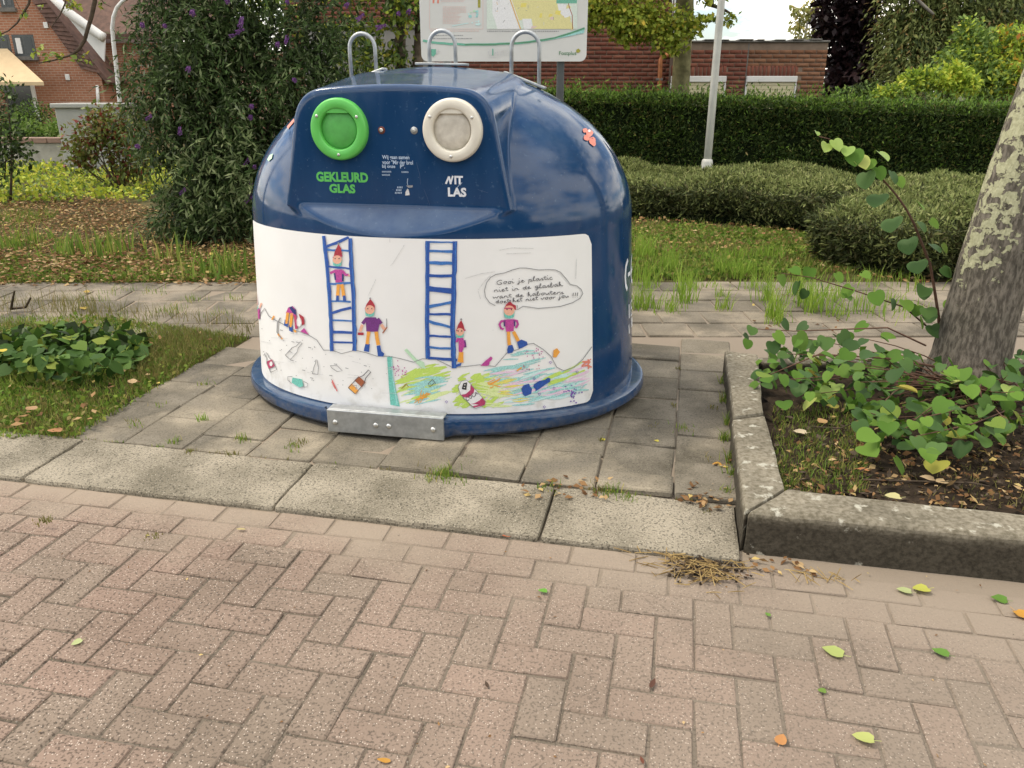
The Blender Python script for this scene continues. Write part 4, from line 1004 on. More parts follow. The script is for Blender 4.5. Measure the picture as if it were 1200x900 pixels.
# ---------- handwriting (stroke letters on a small grid: x right, y up, 1 = x-height)
GL = {'G': (1.3, [[(1.2, 1.6), (.7, 1.8), (.1, 1.1), (.2, .3), (.8, 0), (1.2, .5), (.7, .8)]]), 'o': (.9, [[(.5, 1), (.1, .6), (.3, 0), (.7, .2), (.7, .8), (.5, 1), (.9, .8)]]), 'i': (.5, [[(.1, .9), (.2, 0), (.5, .3)], [(.2, 1.5), (.3, 1.7)]]),
      'j': (.6, [[(.3, .9), (.2, -.8), (-.2, -.6), (.5, .2)], [(.3, 1.4), (.4, 1.6)]]), 'e': (.8, [[(.1, .4), (.6, .7), (.4, 1), (.1, .5), (.3, 0), (.8, .3)]]), 'p': (.9, [[(.2, 1), (0, -.8)], [(.1, .6), (.5, 1), (.7, .5), (.3, .1), (.9, .2)]]),
      'l': (.6, [[(0, .2), (.5, 1.7), (.3, 1.9), (.1, .4), (.3, 0), (.6, .3)]]), 'a': (.9, [[(.7, .9), (.3, 1), (.1, .4), (.3, 0), (.7, .8), (.65, 0), (.9, .3)]]), 's': (.7, [[(0, .1), (.4, 1), (.5, .4), (.3, 0), (.7, .2)]]), 't': (.6, [[(.3, 1.6), (.2, .2), (.6, .2)], [(0, 1.1), (.6, 1.2)]]),
      'c': (.7, [[(.6, .9), (.2, .9), (.1, .3), (.3, 0), (.7, .2)]]), 'n': (1.0, [[(.1, 0), (.2, 1), (.2, .5), (.6, 1), (.7, .1), (1, .3)]]), 'd': (.9, [[(.6, .9), (.2, .9), (.1, .2), (.5, .1), (.8, 1.9), (.6, .1), (.9, .3)]]), 'g': (.9, [[(.7, .9), (.2, 1), (.1, .4), (.6, .3), (.7, .9), (.5, -.8), (.1, -.5), (.9, .3)]]),
      'b': (.8, [[(.1, .2), (.5, 1.8), (.2, 1.7), (.1, .1), (.5, 0), (.6, .7), (.8, .7)]]), 'k': (.9, [[(.1, 0), (.4, 1.8), (.2, 1.8), (.15, .4), (.6, 1), (.3, .6), (.7, 0), (.9, .3)]]), 'w': (1.2, [[(0, .9), (.2, 0), (.5, .8), (.8, 0), (1.0, .9), (1.2, .8)]]), 'u': (.9, [[(.1, .9), (.2, .1), (.5, .1), (.7, .9), (.7, .1), (.9, .3)]]),
      'r': (.7, [[(.1, 0), (.2, .9), (.4, .7), (.7, .9)]]), 'h': (.9, [[(.1, 0), (.5, 1.8), (.2, 1.8), (.1, .1), (.5, .9), (.6, 0), (.9, .3)]]), 'v': (.8, [[(0, .9), (.3, 0), (.6, 1), (.8, .8)]]), '!': (.5, [[(.4, 1.9), (.2, .5)], [(.2, .1), (.2, -.1)]]), ' ': (.7, []), 'C': (1, [[(.9, 1.4), (.3, 1.5), (.1, .5), (.4, 0), (.9, .3)]]), 'O': (1.1, [[(.5, 1.5), (.1, .8), (.4, 0), (.9, .5), (.9, 1.2), (.5, 1.5)]]), 'A': (1.1, [[(0, 0), (.5, 1.6), (.9, 0)], [(.2, .6), (.8, .6)]])}
def handwrite(d, txt, x0, y0, x1, y1, xh, w, c):
    tot = sum(GL[ch][0] for ch in txt); L_ = math.hypot(x1 - x0, y1 - y0); sx_ = L_ / tot; ux, uy = (x1 - x0) / L_, (y1 - y0) / L_
    cur = 0
    for ch in txt:
        wd, st_ = GL[ch]; jy = random.uniform(-.25, .25)
        for s in st_:
            if len(s) > 1:
                # round the corners of the pen path once
                q = [s[0]]
                for a, b2 in zip(s[:-1], s[1:]): q += [(a[0] * .75 + b2[0] * .25, a[1] * .75 + b2[1] * .25), (a[0] * .25 + b2[0] * .75, a[1] * .25 + b2[1] * .75)]
                q.append(s[-1])
                d.line([(x0 + ux * (cur + px_ * sx_) + uy * (py_ * xh + jy), y0 + uy * (cur + px_ * sx_) - ux * (py_ * xh + jy)) for px_, py_ in q], w, c)
        cur += wd * sx_
d = D()
bub = [(580, 357.5), (573.7, 354.4), (568.7, 347.5), (567.5, 340), (570, 331), (575, 324.4), (581, 321.2), (591, 319.4), (600, 316), (608.7, 313.7), (616, 313.7), (630, 316), (642, 315.6), (650, 316), (656, 318.7), (662, 325.6), (667.5, 333), (675, 334.6), (680, 338.7), (682, 343.7), (678.7, 349.4), (670, 354.4), (656, 358.7), (642, 360), (630, 361), (620, 359.4), (612.5, 358.5), (606, 362.5), (605.5, 357)]
d.line(bub, .9, 'grey'); d.done("speech_bubble_drawing", panel)
d = D()
handwrite(d, "Gooi je plastic", 581.5, 333.5, 647, 327, 3.0, .75, 'bubble'); handwrite(d, "niet in de glasbak", 578.5, 342, 659, 335, 3.0, .75, 'bubble')
handwrite(d, "want de kabouters", 577.5, 349.8, 660, 344, 2.8, .75, 'bubble'); handwrite(d, "doet het niet voor jou !!!", 580.5, 355.5, 677, 347.5, 2.8, .75, 'bubble')
d.done("handwriting", panel)
d = D(); handwrite(d, "COCA", 547.5, 470, 561, 461, 3.2, .7, 'bubble'); d.done("handwriting", panel)

# ---------- lettering on the front face
def lettering(name, txt, xa, xb, ya, yb, mat, bold=0.012, shear=0.0, Y=None):
    Y = FACEY - 0.0012
    me = text_mesh(txt, 1.0, bold, 'LEFT', shear)
    co = np.zeros(len(me.vertices) * 3); me.vertices.foreach_get('co', co); co = co.reshape(-1, 3)
    p0, p1 = face_hit(xa, yb, Y), face_hit(xb, ya, Y)
    mn, mx = co.min(0), co.max(0)
    X = p0.x + (co[:, 0] - mn[0]) / (mx[0] - mn[0]) * (p1.x - p0.x); Z = p0.z + (co[:, 1] - mn[1]) / (mx[1] - mn[1]) * (p1.z - p0.z)
    out_ = np.stack([X, np.full(len(X), Y), Z], 1); me.vertices.foreach_set('co', out_.ravel()); me.update()
    me.materials.clear(); me.materials.append(mat); me.name = name
    return link(name, me, gbin)
M_txtgreen = simple("green_lettering", (0.10, 0.48, 0.10), 0.45, var=.06); M_txtwhite = simple("white_lettering", (0.74, 0.76, 0.80), 0.45, var=.08); M_txtpale = simple("pale_blue_lettering", (0.42, 0.52, 0.66), 0.5, var=.15)
lettering("lettering", "GEKLEURD", 371, 431, 202.2, 212.8, M_txtgreen, .045)
lettering("lettering", "GLAS", 386.3, 416, 216, 226, M_txtgreen, .045)
def face_map(x, y, off): p = face_hit(x, y, FACEY); return Vector((p.x, FACEY - off, p.z))
d = Draw(face_map); d.off = .0013
d.mats.append(M_txtwhite); INK['txtwhite'] = M_txtwhite; INK['txtpale'] = M_txtpale
d.line([(522.6, 215.6), (526.3, 207)], 2.2, 'txtwhite'); d.line([(526.2, 207), (528.6, 215.8)], 2.2, 'txtwhite'); d.line([(528.4, 215.8), (531, 206.4)], 2.0, 'txtwhite')
d.line([(539, 217), (541.5, 213.8)], .8, 'txtpale'); d.line([(536, 219.5), (538.5, 216.5)], .6, 'txtpale')
d.done("worn_letter", gbin)
lettering("lettering", "IT", 532.6, 542.4, 206.2, 216, M_txtwhite, .045)
lettering("lettering", "LAS", 525, 546.4, 220, 230.4, M_txtwhite, .045)
lettering("small_print", "Wij gaan samen", 448, 479.6, 182.2, 187.6, M_txtpale, .02)
lettering("small_print", "voor \"Mir der brol", 448, 483.8, 187.9, 192.4, M_txtpale, .02)
lettering("small_print", "bij onze", 448, 463, 193, 197.8, M_txtpale, .02)
lettering("small_print", "P\".", 469, 474.5, 193, 197.4, M_txtpale, .02)
d = Draw(face_map); d.off = .0013
for x0, x1, y in ((448, 459, 201.2), (471, 478, 201.6), (448, 456.5, 205)):
    x = x0
    while x < x1: d.line([(x, y - .9), (x + .4, y + .9)], .7, 'txtpale'); x += 1.4
for k in range(3):
    x = 466 - k * 1.3
    while x < 472.5 - k * 1.1: d.line([(x + .3, 218.5 + k * 3.2), (x, 220.6 + k * 3.2)], .9, 'txtpale'); x += 1.7
d.poly([(476, 217.5), (484, 217), (483.5, 219.5), (479, 220)], 'grey'); d.poly([(477.5, 221), (479, 222), (480.3, 228.6), (475, 229), (475.3, 225)], 'palegrey')
d.line([(478, 209), (477.4, 214), (478, 217)], .6, 'txtpale')
# key scratches in the paint
INK['scuff'] = simple('blue_scuff', (0.045, 0.085, 0.17), .5)
for p in ([(488, 190), (492, 205), (493, 216)], [(497, 222), (501, 232), (504, 241)], [(506, 128), (510, 140), (509, 150)], [(560, 222), (572, 226)]): d.line(p, .3, 'scuff')
d.done("scratches", gbin)["kind"] = "stuff"
# stickers on the dome and lettering round the right-hand side
def dome_map(x, y, off): p, n = dome_hit(x, y); return p + n * off
d = Draw(dome_map); d.off = .004
for x, y, r_ in ((685, 153.5, 3), (690, 157, 4.5), (687, 162, 3.6), (693.5, 165.5, 4.2), (695, 169, 2.8)): d.dot(x, y, r_, 'salmon', 9)
d.dot(690, 154, 1.6, 'white'); d.line([(687, 160), (694, 163)], .8, 'red'); d.done("flower_sticker", gbin)
d = Draw(dome_map); d.off = .004; d.poly([(337, 149), (345, 139.5), (345.5, 143), (338.5, 151.5)], 'salmon'); d.done("orange_sticker", gbin)
d = Draw(dome_map); d.off = .004; d.poly([(314, 187), (317, 182), (320.5, 180.5), (319.5, 186), (315.5, 189.5)], 'mint'); d.done("green_sticker", gbin)
def side_print(name, strokes_):
    """strokes given as (arc angle in degrees, height) on the wall"""
    bm = bmesh.new()
    for pts, w in strokes_:
        P_ = [(math.radians(a), z) for a, z in pts]; prev = None
        for i, (a, z) in enumerate(P_):
            q = P_[min(i + 1, len(P_) - 1)]; p = P_[max(i - 1, 0)]; ta, tz = (q[0] - p[0]) * .8, q[1] - p[1]; L_ = math.hypot(ta, tz) or 1
            da, dz_ = -tz / L_ * w / 2 / .8, ta / L_ * w / 2; vs2 = []
            for s in (1, -1):
                aa = a + s * da; nn = Vector((math.sin(aa) / BA, -math.cos(aa) / BB, 0)).normalized()
                kz = KZ(z + s * dz_); vs2.append(bm.verts.new((BA * kz * math.sin(aa) + nn.x * .002, -BB * kz * math.cos(aa) + nn.y * .002, z + s * dz_)))
            if prev: bm.faces.new((prev[0], prev[1], vs2[1], vs2[0]))
            prev = vs2
    return obj(name, bm, M_txtwhite, gbin)
side_print("side_lettering", [([(80.5, .70), (78.2, .675), (77.3, .63), (77.8, .585), (79.5, .555)], .022), ([(80.5, .625), (84, .625)], .02), ([(90, .70), (86.5, .67), (85.5, .62), (87, .575), (91, .565), (93, .60), (90, .635), (86.5, .62)], .02)])
side_print("side_lettering", [([(82, .475), (82, .405)], .018), ([(89, .475), (85.2, .475), (85.2, .405), (89, .405)], .012), ([(85.2, .44), (88.5, .44)], .012)])
side_print("side_label", [([(81.2, .345), (90, .36)], .05)])
side_print("seam_marks", [([(92.2, .16 + k * .026), (92.2, .172 + k * .026)], .008) for k in range(27)])
# ------------------------------------------------------------------ information sign
SY = 6.8
sign = thing("information_sign", "white information board with a yellow street map behind the container", "sign", (atY(592, 40, SY).x, SY, 0))
so = sign.location.copy()
def sw(x, y): p = atY(x, y, SY); return (p.x - so.x, p.z)
sx0, sz0 = sw(494, 72); sx1, _ = sw(687, 72); sz1 = sz0 + 1.15
M_signwhite = simple("sign_enamel", (0.66, 0.66, 0.63), 0.35, var=.04, scale=3)
rad_ = .05; outl = []
for cx, cz, a0 in ((sx1 - rad_, sz0 + rad_, -90), (sx1 - rad_, sz1 - rad_, 0), (sx0 + rad_, sz1 - rad_, 90), (sx0 + rad_, sz0 + rad_, 180)):
    for k in range(6): a = R(a0 + 18 * k); outl.append((cx + rad_ * math.cos(a), cz + rad_ * math.sin(a)))
bm = bmesh.new(); fr_ = [bm.verts.new((x, 0, z)) for x, z in outl]; bk = [bm.verts.new((x, .022, z)) for x, z in outl]; n = len(outl)
bm.faces.new(fr_); bm.faces.new(bk[::-1])
for i in range(n): bm.faces.new((fr_[i], bk[i], bk[(i + 1) % n], fr_[(i + 1) % n]))
board = obj("board", bm, M_signwhite, sign)
px1, _ = sw(657, 90); px0, _ = sw(524, 90)
for x in (px0, px1): bm = bmesh.new(); box(bm, x - .03, x + .03, .024, .084, -.05, sz1 - .1, .006, 1); obj("post", bm, M_darkmetal, sign)
def sign_map(x, y, off): q = sw(x, y); return Vector((q[0], -off, q[1]))
d = Draw(sign_map); d.off = .0015
d.line([(503.5, -40), (503.5, 34)], .6, 'palepink'); d.line([(566, -40), (566, 34)], .6, 'palepink'); d.line([(503.5, 34), (566, 34)], .6, 'palepink')
d.line([(508, -6), (508.2, 4)], 2, 'salmon'); d.line([(513, -6), (513, 4)], 2, 'salmon')
for k in range(-5, 13):
    y = 8 + k * 1.6 if k >= 0 else k * 2 + 4; x = 519 if k >= 0 else 517
    e = x + random.uniform(17, 22) + (6 if k < 5 else 0)
    while x < e: l_ = random.uniform(.8, 2.5); d.line([(x, y), (min(x + l_, e), y)], .8, 'palepink'); x += l_ + .6
d.poly([(560, -12), (563, -12), (563, 9), (560, 9)], 'olive')
for _ in range(10): d.dot(random.uniform(549, 560), random.uniform(12, 21), random.uniform(.9, 2), random.choice(['paleaqua', 'mint', 'aqua']), 6)
for _ in range(6): d.dot(random.uniform(553, 562), random.uniform(25, 29), random.uniform(.9, 1.8), 'paleaqua', 6)
for _ in range(5): d.dot(random.uniform(549, 556), random.uniform(-6, 2), random.uniform(.9, 1.8), 'mint', 6)
d.line([(530, 30.5), (549, 27)], 1.0, 'paleaqua')
def rows_(x0, x1, y, c, w=.9):
    x = x0
    while x < x1: l_ = random.uniform(.7, 2.2); d.line([(x, y), (min(x + l_, x1), y)], w, c); x += l_ + random.uniform(.5, .9)
rows_(504.5, 561, 36.3, 'palepink', 1.1); rows_(504, 543, 41.5, 'grey'); rows_(504, 553, 45.2, 'grey'); rows_(571, 655, 36.6, 'grey')
d.poly([(570.5, -40), (676.5, -40), (676.5, 34), (570.5, 34)], 'mapgreen'); d.poly([(577, -40), (600, -40), (607, 20), (609, 34), (583, 34), (577, 15)], 'white')
d.poly([(592, -40), (655, -40), (655, 8), (668, 20), (672, 34), (625, 34), (623, 22), (608, 24), (598, -5)], 'mapyellow'); d.poly([(612, 22), (622, 22), (624, 34), (614, 34)], 'white'); d.poly([(653, 4), (668, 6), (671, 18), (662, 21), (655, 14)], 'white')
for _ in range(34):
    x = random.uniform(596, 668); y = random.uniform(-30, 32); d.poly([(x, y), (x + random.uniform(2, 7), y + random.uniform(-1, 2)), (x + random.uniform(2, 6), y + random.uniform(2, 6)), (x - 1, y + random.uniform(2, 5))], random.choice(['mapyellow', 'yellow', 'palepink', 'mapyellow']))
for _ in range(46):
    x = random.uniform(580, 670); y = random.uniform(-30, 31); d.line([(x, y), (x + random.uniform(-2, 2.5), y + random.uniform(-4.5, 0))], .5, random.choice(['grey', 'maproad', 'palegrey']))
d.line([(596, -20), (598, 0), (605, 20), (610, 34)], 1.4, 'maproad'); d.line([(663, -10), (667, 8), (670.5, 18), (671, 34)], .9, 'brown'); d.poly([(652, -16), (676, -16), (676, 4), (652, 4)], 'signgreen')
sw_ = [(495.3, 47.5), (507, 49.5), (520, 50.8), (545, 52.3), (580, 52), (620, 49.5), (650, 44.5), (670, 38.5), (684.6, 33)]
d.line(sw_, 2.6, 'signgreen'); d.poly([(640, 47.5), (660, 43), (684.6, 35), (684.6, 38.5), (665, 43)], 'aqua'); d.line(sw_[3:], 1.2, 'darkgreen')
d.poly([(505, 57.5), (511, 57.5), (511, 63), (508, 66.5), (505.2, 65)], 'signgreen'); d.line([(511, 62), (516, 60)], .9, 'palegrey'); d.line([(512, 64), (514, 58)], .8, 'palegrey')
d.line([(573, 59), (572, 63), (575, 66), (578, 63)], 1, 'palegrey'); d.line([(577.5, 57), (577.5, 65)], 1.3, 'signgreen'); d.line([(580, 65), (580.5, 61), (583, 61), (583.5, 65)], 1.1, 'palegrey'); d.line([(572, 67), (584, 67)], .6, 'palegrey')
for y in (59.5, 62, 64.5): rows_(586, 602, y, 'palegrey', .8)
d.dot(677.5, 59.7, 2.5, 'olive', 12)
d.done("board_print", board)
me = text_mesh("Fostplus", 1.0, .012, 'LEFT'); co = np.zeros(len(me.vertices) * 3); me.vertices.foreach_get('co', co); co = co.reshape(-1, 3)
a, b_ = sw(655, 66), sw(675.5, 60); mn, mx = co.min(0), co.max(0)
o3 = np.stack([a[0] + (co[:, 0] - mn[0]) / (mx[0] - mn[0]) * (b_[0] - a[0]), np.full(len(co), -.002), a[1] + (co[:, 1] - mn[1]) / (mx[1] - mn[1]) * (b_[1] - a[1])], 1)
me.vertices.foreach_set('co', o3.ravel()); me.update(); me.materials.clear(); me.materials.append(INK['darkgreen']); link("lettering", me, board)

# ------------------------------------------------------------------ lamp posts
M_polepaint = simple("pale_grey_paint", (0.47, 0.47, 0.43), 0.5, var=.10, scale=5)
PD = 10.4
pb = atY(827.5, 205, PD); pt_ = atY(845.5, -2, PD)
pole = thing("lamp_post", "pale grey lamp post standing in the low shrubs before the hedge", "lamp post", (pb.x, PD, 0))
lean = (pt_.x - pb.x) / (pt_.z - pb.z) - 0.0
bm = bmesh.new(); H_ = 6.0
tube(bm, [(0, 0, -.1), (lean * (1.5), 0, 1.5), (lean * 3.5, 0, 3.5), (lean * H_, 0, H_)], [.050, .047, .040, .032], 14); obj("pole", bm, M_polepaint, pole, smooth=True)
bm = bmesh.new(); lathe(bm, [(.072, -.1), (.072, .60), (.064, .63), (.052, .64)], 16); obj("base_sleeve", bm, M_polepaint, pole, smooth=True)
bm = bmesh.new(); tube(bm, [(lean * H_, 0, H_ - .02), (lean * H_, -.25, H_ + .18), (lean * H_, -.6, H_ + .22)], .028, 8); arm = obj("arm", bm, M_polepaint, pole, smooth=True)
bm = bmesh.new(); box(bm, lean * H_ - .09, lean * H_ + .09, -1.15, -.58, H_ + .16, H_ + .27, .03, 2); obj("lamp_head", bm, M_galv, arm)
CD = 21.0
cpts = [atY(142, 240, CD), atY(140.5, 120, CD), atY(137, 85, CD), atY(133.5, 55, CD), atY(131.5, 33, CD), atY(133, 20, CD), atY(137, 9, CD), atY(143, 2, CD), atY(151, -4, CD)]
base_ = Vector((cpts[0].x, CD, 0)); cpts[0] = base_ + Vector((0, 0, -.1))
cl = thing("lamp_post", "white lamp post with a curved top, half hidden by the butterfly bush", "lamp post", base_)
bm = bmesh.new(); tube(bm, [p - base_ for p in cpts], [.055, .052, .05, .048, .046, .046, .044, .042, .04], 10); obj("pole", bm, simple("white_pole_paint", (.62, .62, .60), .5, var=.12), cl, smooth=True)
bm = bmesh.new(); e = cpts[-1] - base_; box(bm, e.x - .05, e.x + .6, -.13, .13, e.z - .06, e.z + .12, .04, 2); obj("lamp_head", bm, M_galv, cl)

# ------------------------------------------------------------------ hedge
HX0, HX1 = 0.2, 9.0
def hedge_y(x): return 11.6 - 0.10 * (x - 0.2)
def hedge_top(x): return 1.44 - 0.030 * (x - .5)
hedge = thing("clipped_hedge", "long dark clipped hedge in front of the brick garage", "hedge", (4.6, 11.6, 0))
ho = Vector(hedge.location)
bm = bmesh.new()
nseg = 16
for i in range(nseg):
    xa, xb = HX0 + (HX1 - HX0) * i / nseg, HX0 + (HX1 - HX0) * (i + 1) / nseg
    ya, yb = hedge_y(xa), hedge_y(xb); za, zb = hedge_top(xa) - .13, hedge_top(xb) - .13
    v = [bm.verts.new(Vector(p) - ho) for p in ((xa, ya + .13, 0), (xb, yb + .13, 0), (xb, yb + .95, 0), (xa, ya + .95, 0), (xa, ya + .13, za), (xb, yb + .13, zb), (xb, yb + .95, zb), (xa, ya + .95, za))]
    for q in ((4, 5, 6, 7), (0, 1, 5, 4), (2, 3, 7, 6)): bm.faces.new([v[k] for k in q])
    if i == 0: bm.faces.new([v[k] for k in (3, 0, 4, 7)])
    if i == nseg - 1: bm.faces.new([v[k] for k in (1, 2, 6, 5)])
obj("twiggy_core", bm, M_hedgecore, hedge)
n = 60000
x = RNG.uniform(HX0 - .1, HX1, n); z = RNG.uniform(0.02, 1, n) ** 0.8 * 1.0
hz = np.array([hedge_top(v) for v in x]); hy = np.array([hedge_y(v) for v in x])
bump_ = np.array([mnoise.noise(Vector((a * 2.2, b_ * 3.5, 0))) for a, b_ in zip(x, z)])
P = np.stack([x, hy + RNG.uniform(-.02, .16, n) - bump_ * .07, z * hz], 1) - np.array(ho)
gap_ = np.array([mnoise.noise(Vector((a * 1.7, b_ * 2.6, 5))) + .5 * mnoise.noise(Vector((a * 6, b_ * 6, 9))) for a, b_ in zip(x, z)]); P = P[(gap_ < .42) | (RNG.uniform(0, 1, n) < .35)]
leaves("front_leaves", P, [M_lf_hedge, M_lf_hedgetop, M_grassdry], 0.055, hedge, aspect=.30, droop=-.25, outward=np.tile([0, -1.0, .3], (len(P), 1)), probs=[.86, .11, .03])
n = 22000
x = RNG.uniform(HX0 - .1, HX1, n); hz = np.array([hedge_top(v) for v in x]); hy = np.array([hedge_y(v) for v in x]); tuft = np.array([mnoise.noise(Vector((a * 5, 7, 0))) for a in x])
P = np.stack([x, hy + RNG.uniform(-.02, 1.0, n), hz - .14 + RNG.uniform(0, .15, n) + tuft * .05 + (RNG.uniform(0, 1, n) ** 12) * .20], 1) - np.array(ho)
leaves("top_leaves", P, [M_lf_hedgetop, M_lf_hedge], 0.065, hedge, aspect=.28, droop=-1.2, probs=[.75, .25])

# ------------------------------------------------------------------ low mounded shrubs in front of the hedge
def low_shrub(poly_px, zt, label, n, seed):
    """footprint from ground pixels; rounded-over top with leafy skirt"""
    poly = [gp(*q) for q in poly_px]; c = sum(poly, Vector()) / len(poly)
    t = thing("low_shrub", label, "shrub", (c.x, c.y, 0), group=None)
    pl = [(p.x, p.y) for p in poly]
    ring_ = []
    for i in range(len(pl)):
        for k in range(5):
            f_ = k / 5; x_ = pl[i][0] + (pl[(i + 1) % len(pl)][0] - pl[i][0]) * f_; y_ = pl[i][1] + (pl[(i + 1) % len(pl)][1] - pl[i][1]) * f_
            ring_.append((x_ + .16 * mnoise.noise(Vector((x_ * 1.9, y_ * 1.9, seed))), y_ + .34 * mnoise.noise(Vector((x_ * 1.7, y_ * 1.7, seed + 4)))))
    pl = ring_
    pts = sample_poly(pl, n)
    # distance to the edge for rounding over
    E_ = []
    for i in range(len(pl)):
        a = np.array(pl[i]); b_ = np.array(pl[(i + 1) % len(pl)]); ab = b_ - a
        tt_ = np.clip(((pts - a) @ ab) / (ab @ ab), 0, 1); E_.append(np.linalg.norm(pts - (a + tt_[:, None] * ab), axis=1))
    e = np.min(E_, 0)
    und = np.array([mnoise.noise(Vector((p[0] * 1.3 + seed, p[1] * 1.3, 0))) * .55 + mnoise.noise(Vector((p[0] * 3.2, p[1] * 3.2, seed))) * .3 for p in pts])
    prof = np.sqrt(np.clip(1 - (1 - np.clip(e / .42, 0, 1)) ** 2, 0, 1))
    ztop = (zt * (0.30 + .70 * prof) + und * .26 * prof).clip(.05)
    z = ztop - RNG.uniform(0, 1, n) ** 2.2 * .09
    P = np.stack([pts[:, 0] - c.x, pts[:, 1] - c.y, z], 1)
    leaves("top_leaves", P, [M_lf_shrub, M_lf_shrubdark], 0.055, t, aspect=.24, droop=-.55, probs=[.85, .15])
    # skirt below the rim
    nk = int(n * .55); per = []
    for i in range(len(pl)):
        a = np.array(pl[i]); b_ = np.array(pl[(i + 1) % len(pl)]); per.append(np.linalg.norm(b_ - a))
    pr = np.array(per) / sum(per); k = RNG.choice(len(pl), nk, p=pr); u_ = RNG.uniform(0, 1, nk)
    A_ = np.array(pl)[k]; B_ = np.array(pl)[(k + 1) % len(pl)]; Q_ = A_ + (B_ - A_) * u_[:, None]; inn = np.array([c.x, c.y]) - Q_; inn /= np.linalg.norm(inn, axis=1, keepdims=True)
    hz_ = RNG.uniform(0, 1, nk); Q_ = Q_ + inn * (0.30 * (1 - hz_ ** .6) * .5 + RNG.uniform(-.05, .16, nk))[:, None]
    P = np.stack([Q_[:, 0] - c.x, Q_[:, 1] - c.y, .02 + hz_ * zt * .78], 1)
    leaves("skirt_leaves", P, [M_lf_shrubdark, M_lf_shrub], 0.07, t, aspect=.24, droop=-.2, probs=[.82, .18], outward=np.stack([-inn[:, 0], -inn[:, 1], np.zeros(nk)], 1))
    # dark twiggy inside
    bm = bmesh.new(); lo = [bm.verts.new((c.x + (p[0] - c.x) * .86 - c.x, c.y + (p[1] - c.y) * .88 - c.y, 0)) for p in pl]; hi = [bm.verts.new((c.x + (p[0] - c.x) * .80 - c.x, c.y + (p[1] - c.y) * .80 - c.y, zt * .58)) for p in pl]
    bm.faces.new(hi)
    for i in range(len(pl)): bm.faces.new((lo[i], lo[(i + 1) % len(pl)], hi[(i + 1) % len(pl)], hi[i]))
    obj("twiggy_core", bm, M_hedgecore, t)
low_shrub([(690, 252), (760, 256), (830, 262), (890, 268), (938, 272), (1010, 262), (1040, 250), (1000, 242), (900, 236), (800, 232), (690, 232)], .47, "spreading low evergreen shrub around the foot of the lamp post", 48000, 3)
low_shrub([(944, 305), (990, 317), (1060, 326), (1160, 332), (1290, 336), (1330, 300), (1270, 262), (1150, 256), (1040, 258), (975, 275)], .52, "spreading low evergreen shrub between the hedge and the lichen-covered trunk", 56000, 11)

# ------------------------------------------------------------------ brick house and garage behind the hedge
M_hbrick = simple("red_house_brick", (0.215, 0.080, 0.052), 0.9, var=.35, scale=7, bump=.5, bscale=60, spec=.15, c2=(0.30, 0.125, 0.078))
m, nd, lk, out = newmat("house_brick_varied"); M_hbrick2 = m
b = N(nd, 'ShaderNodeBsdfPrincipled'); b.inputs['Roughness'].default_value = .9; b.inputs['Specular IOR Level'].default_value = .15
geo = N(nd, 'ShaderNodeNewGeometry'); r = ramp(nd, lk, geo.outputs['Random Per Island'], [(0, (0.145, 0.050, 0.036)), (.5, (0.185, 0.068, 0.046)), (.85, (0.22, 0.088, 0.058)), (1, (0.12, 0.048, 0.038))]); lk.new(r.outputs[0], b.inputs['Base Color']); lk.new(b.outputs[0], out.inputs[0])
m, nd, lk, out = newmat("garage_brick_varied"); M_gbrick = m
b = N(nd, 'ShaderNodeBsdfPrincipled'); b.inputs['Roughness'].default_value = .9; b.inputs['Specular IOR Level'].default_value = .15
geo = N(nd, 'ShaderNodeNewGeometry'); r = ramp(nd, lk, geo.outputs['Random Per Island'], [(0, (0.17, 0.078, 0.044)), (.5, (0.215, 0.105, 0.06)), (.85, (0.25, 0.13, 0.076)), (1, (0.15, 0.07, 0.044))]); lk.new(r.outputs[0], b.inputs['Base Color']); lk.new(b.outputs[0], out.inputs[0])
M_mortar = simple("lime_mortar", (0.22, 0.165, 0.125), .95, var=.15, scale=6, spec=.1)
M_shut = simple("cream_shutter", (0.62, 0.56, 0.36), .5, var=.05, scale=3); M_whitepaint = simple("white_paint", (0.70, 0.69, 0.66), .45, var=.05, scale=4)
M_copper = simple("copper_pipe", (0.42, 0.16, 0.065), .45, .5, var=.25, scale=10); M_roofcap = simple("grey_roof_edge", (0.15, 0.14, 0.125), .8, var=.25, scale=6); M_greywall = simple("grey_render", (0.25, 0.24, 0.225), .85, var=.12, scale=2)
M_glass = simple("dark_window_glass", (0.03, 0.035, 0.04), .08, var=.2, scale=1, spec=.6)
def brick_face(parent, x0, x1, y, z0, z1, mat, holes=(), bl=.20, bh=.058, j=.012, name="brick_courses"):
    """a wall face of separate bricks standing 6 mm proud of the mortar"""
    V, Q = [], []; nrow = int((z1 - z0) / (bh + j))
    for r_ in range(nrow):
        z = z0 + r_ * (bh + j); x = x0 - (bl + j) * .5 * (r_ % 2)
        while x < x1:
            a, b_ = max(x, x0), min(x + bl, x1); x += bl + j
            if b_ - a < .02: continue
            if any(hx0 < (a + b_) / 2 < hx1 and hz0 < z + bh / 2 < hz1 for hx0, hx1, hz0, hz1 in holes): continue
            f_ = y - .006 + random.uniform(-.0015, .0015); k = len(V)
            V += [(a, f_, z), (b_, f_, z), (b_, f_, z + bh), (a, f_, z + bh), (a, y + .002, z), (b_, y + .002, z), (b_, y + .002, z + bh), (a, y + .002, z + bh)]
            Q += [(k, k + 1, k + 2, k + 3), (k, k + 4, k + 5, k + 1), (k + 1, k + 5, k + 6, k + 2), (k + 2, k + 6, k + 7, k + 3), (k + 3, k + 7, k + 4, k)]
    o = link(name, fastmesh(name, V, Q, mat), parent); o['kind'] = 'stuff'; return o
HD = 14.6
GX0, GX1 = atY(790, 60, HD).x, atY(971, 50, HD).x; GZ = atY(880, 50, HD).z
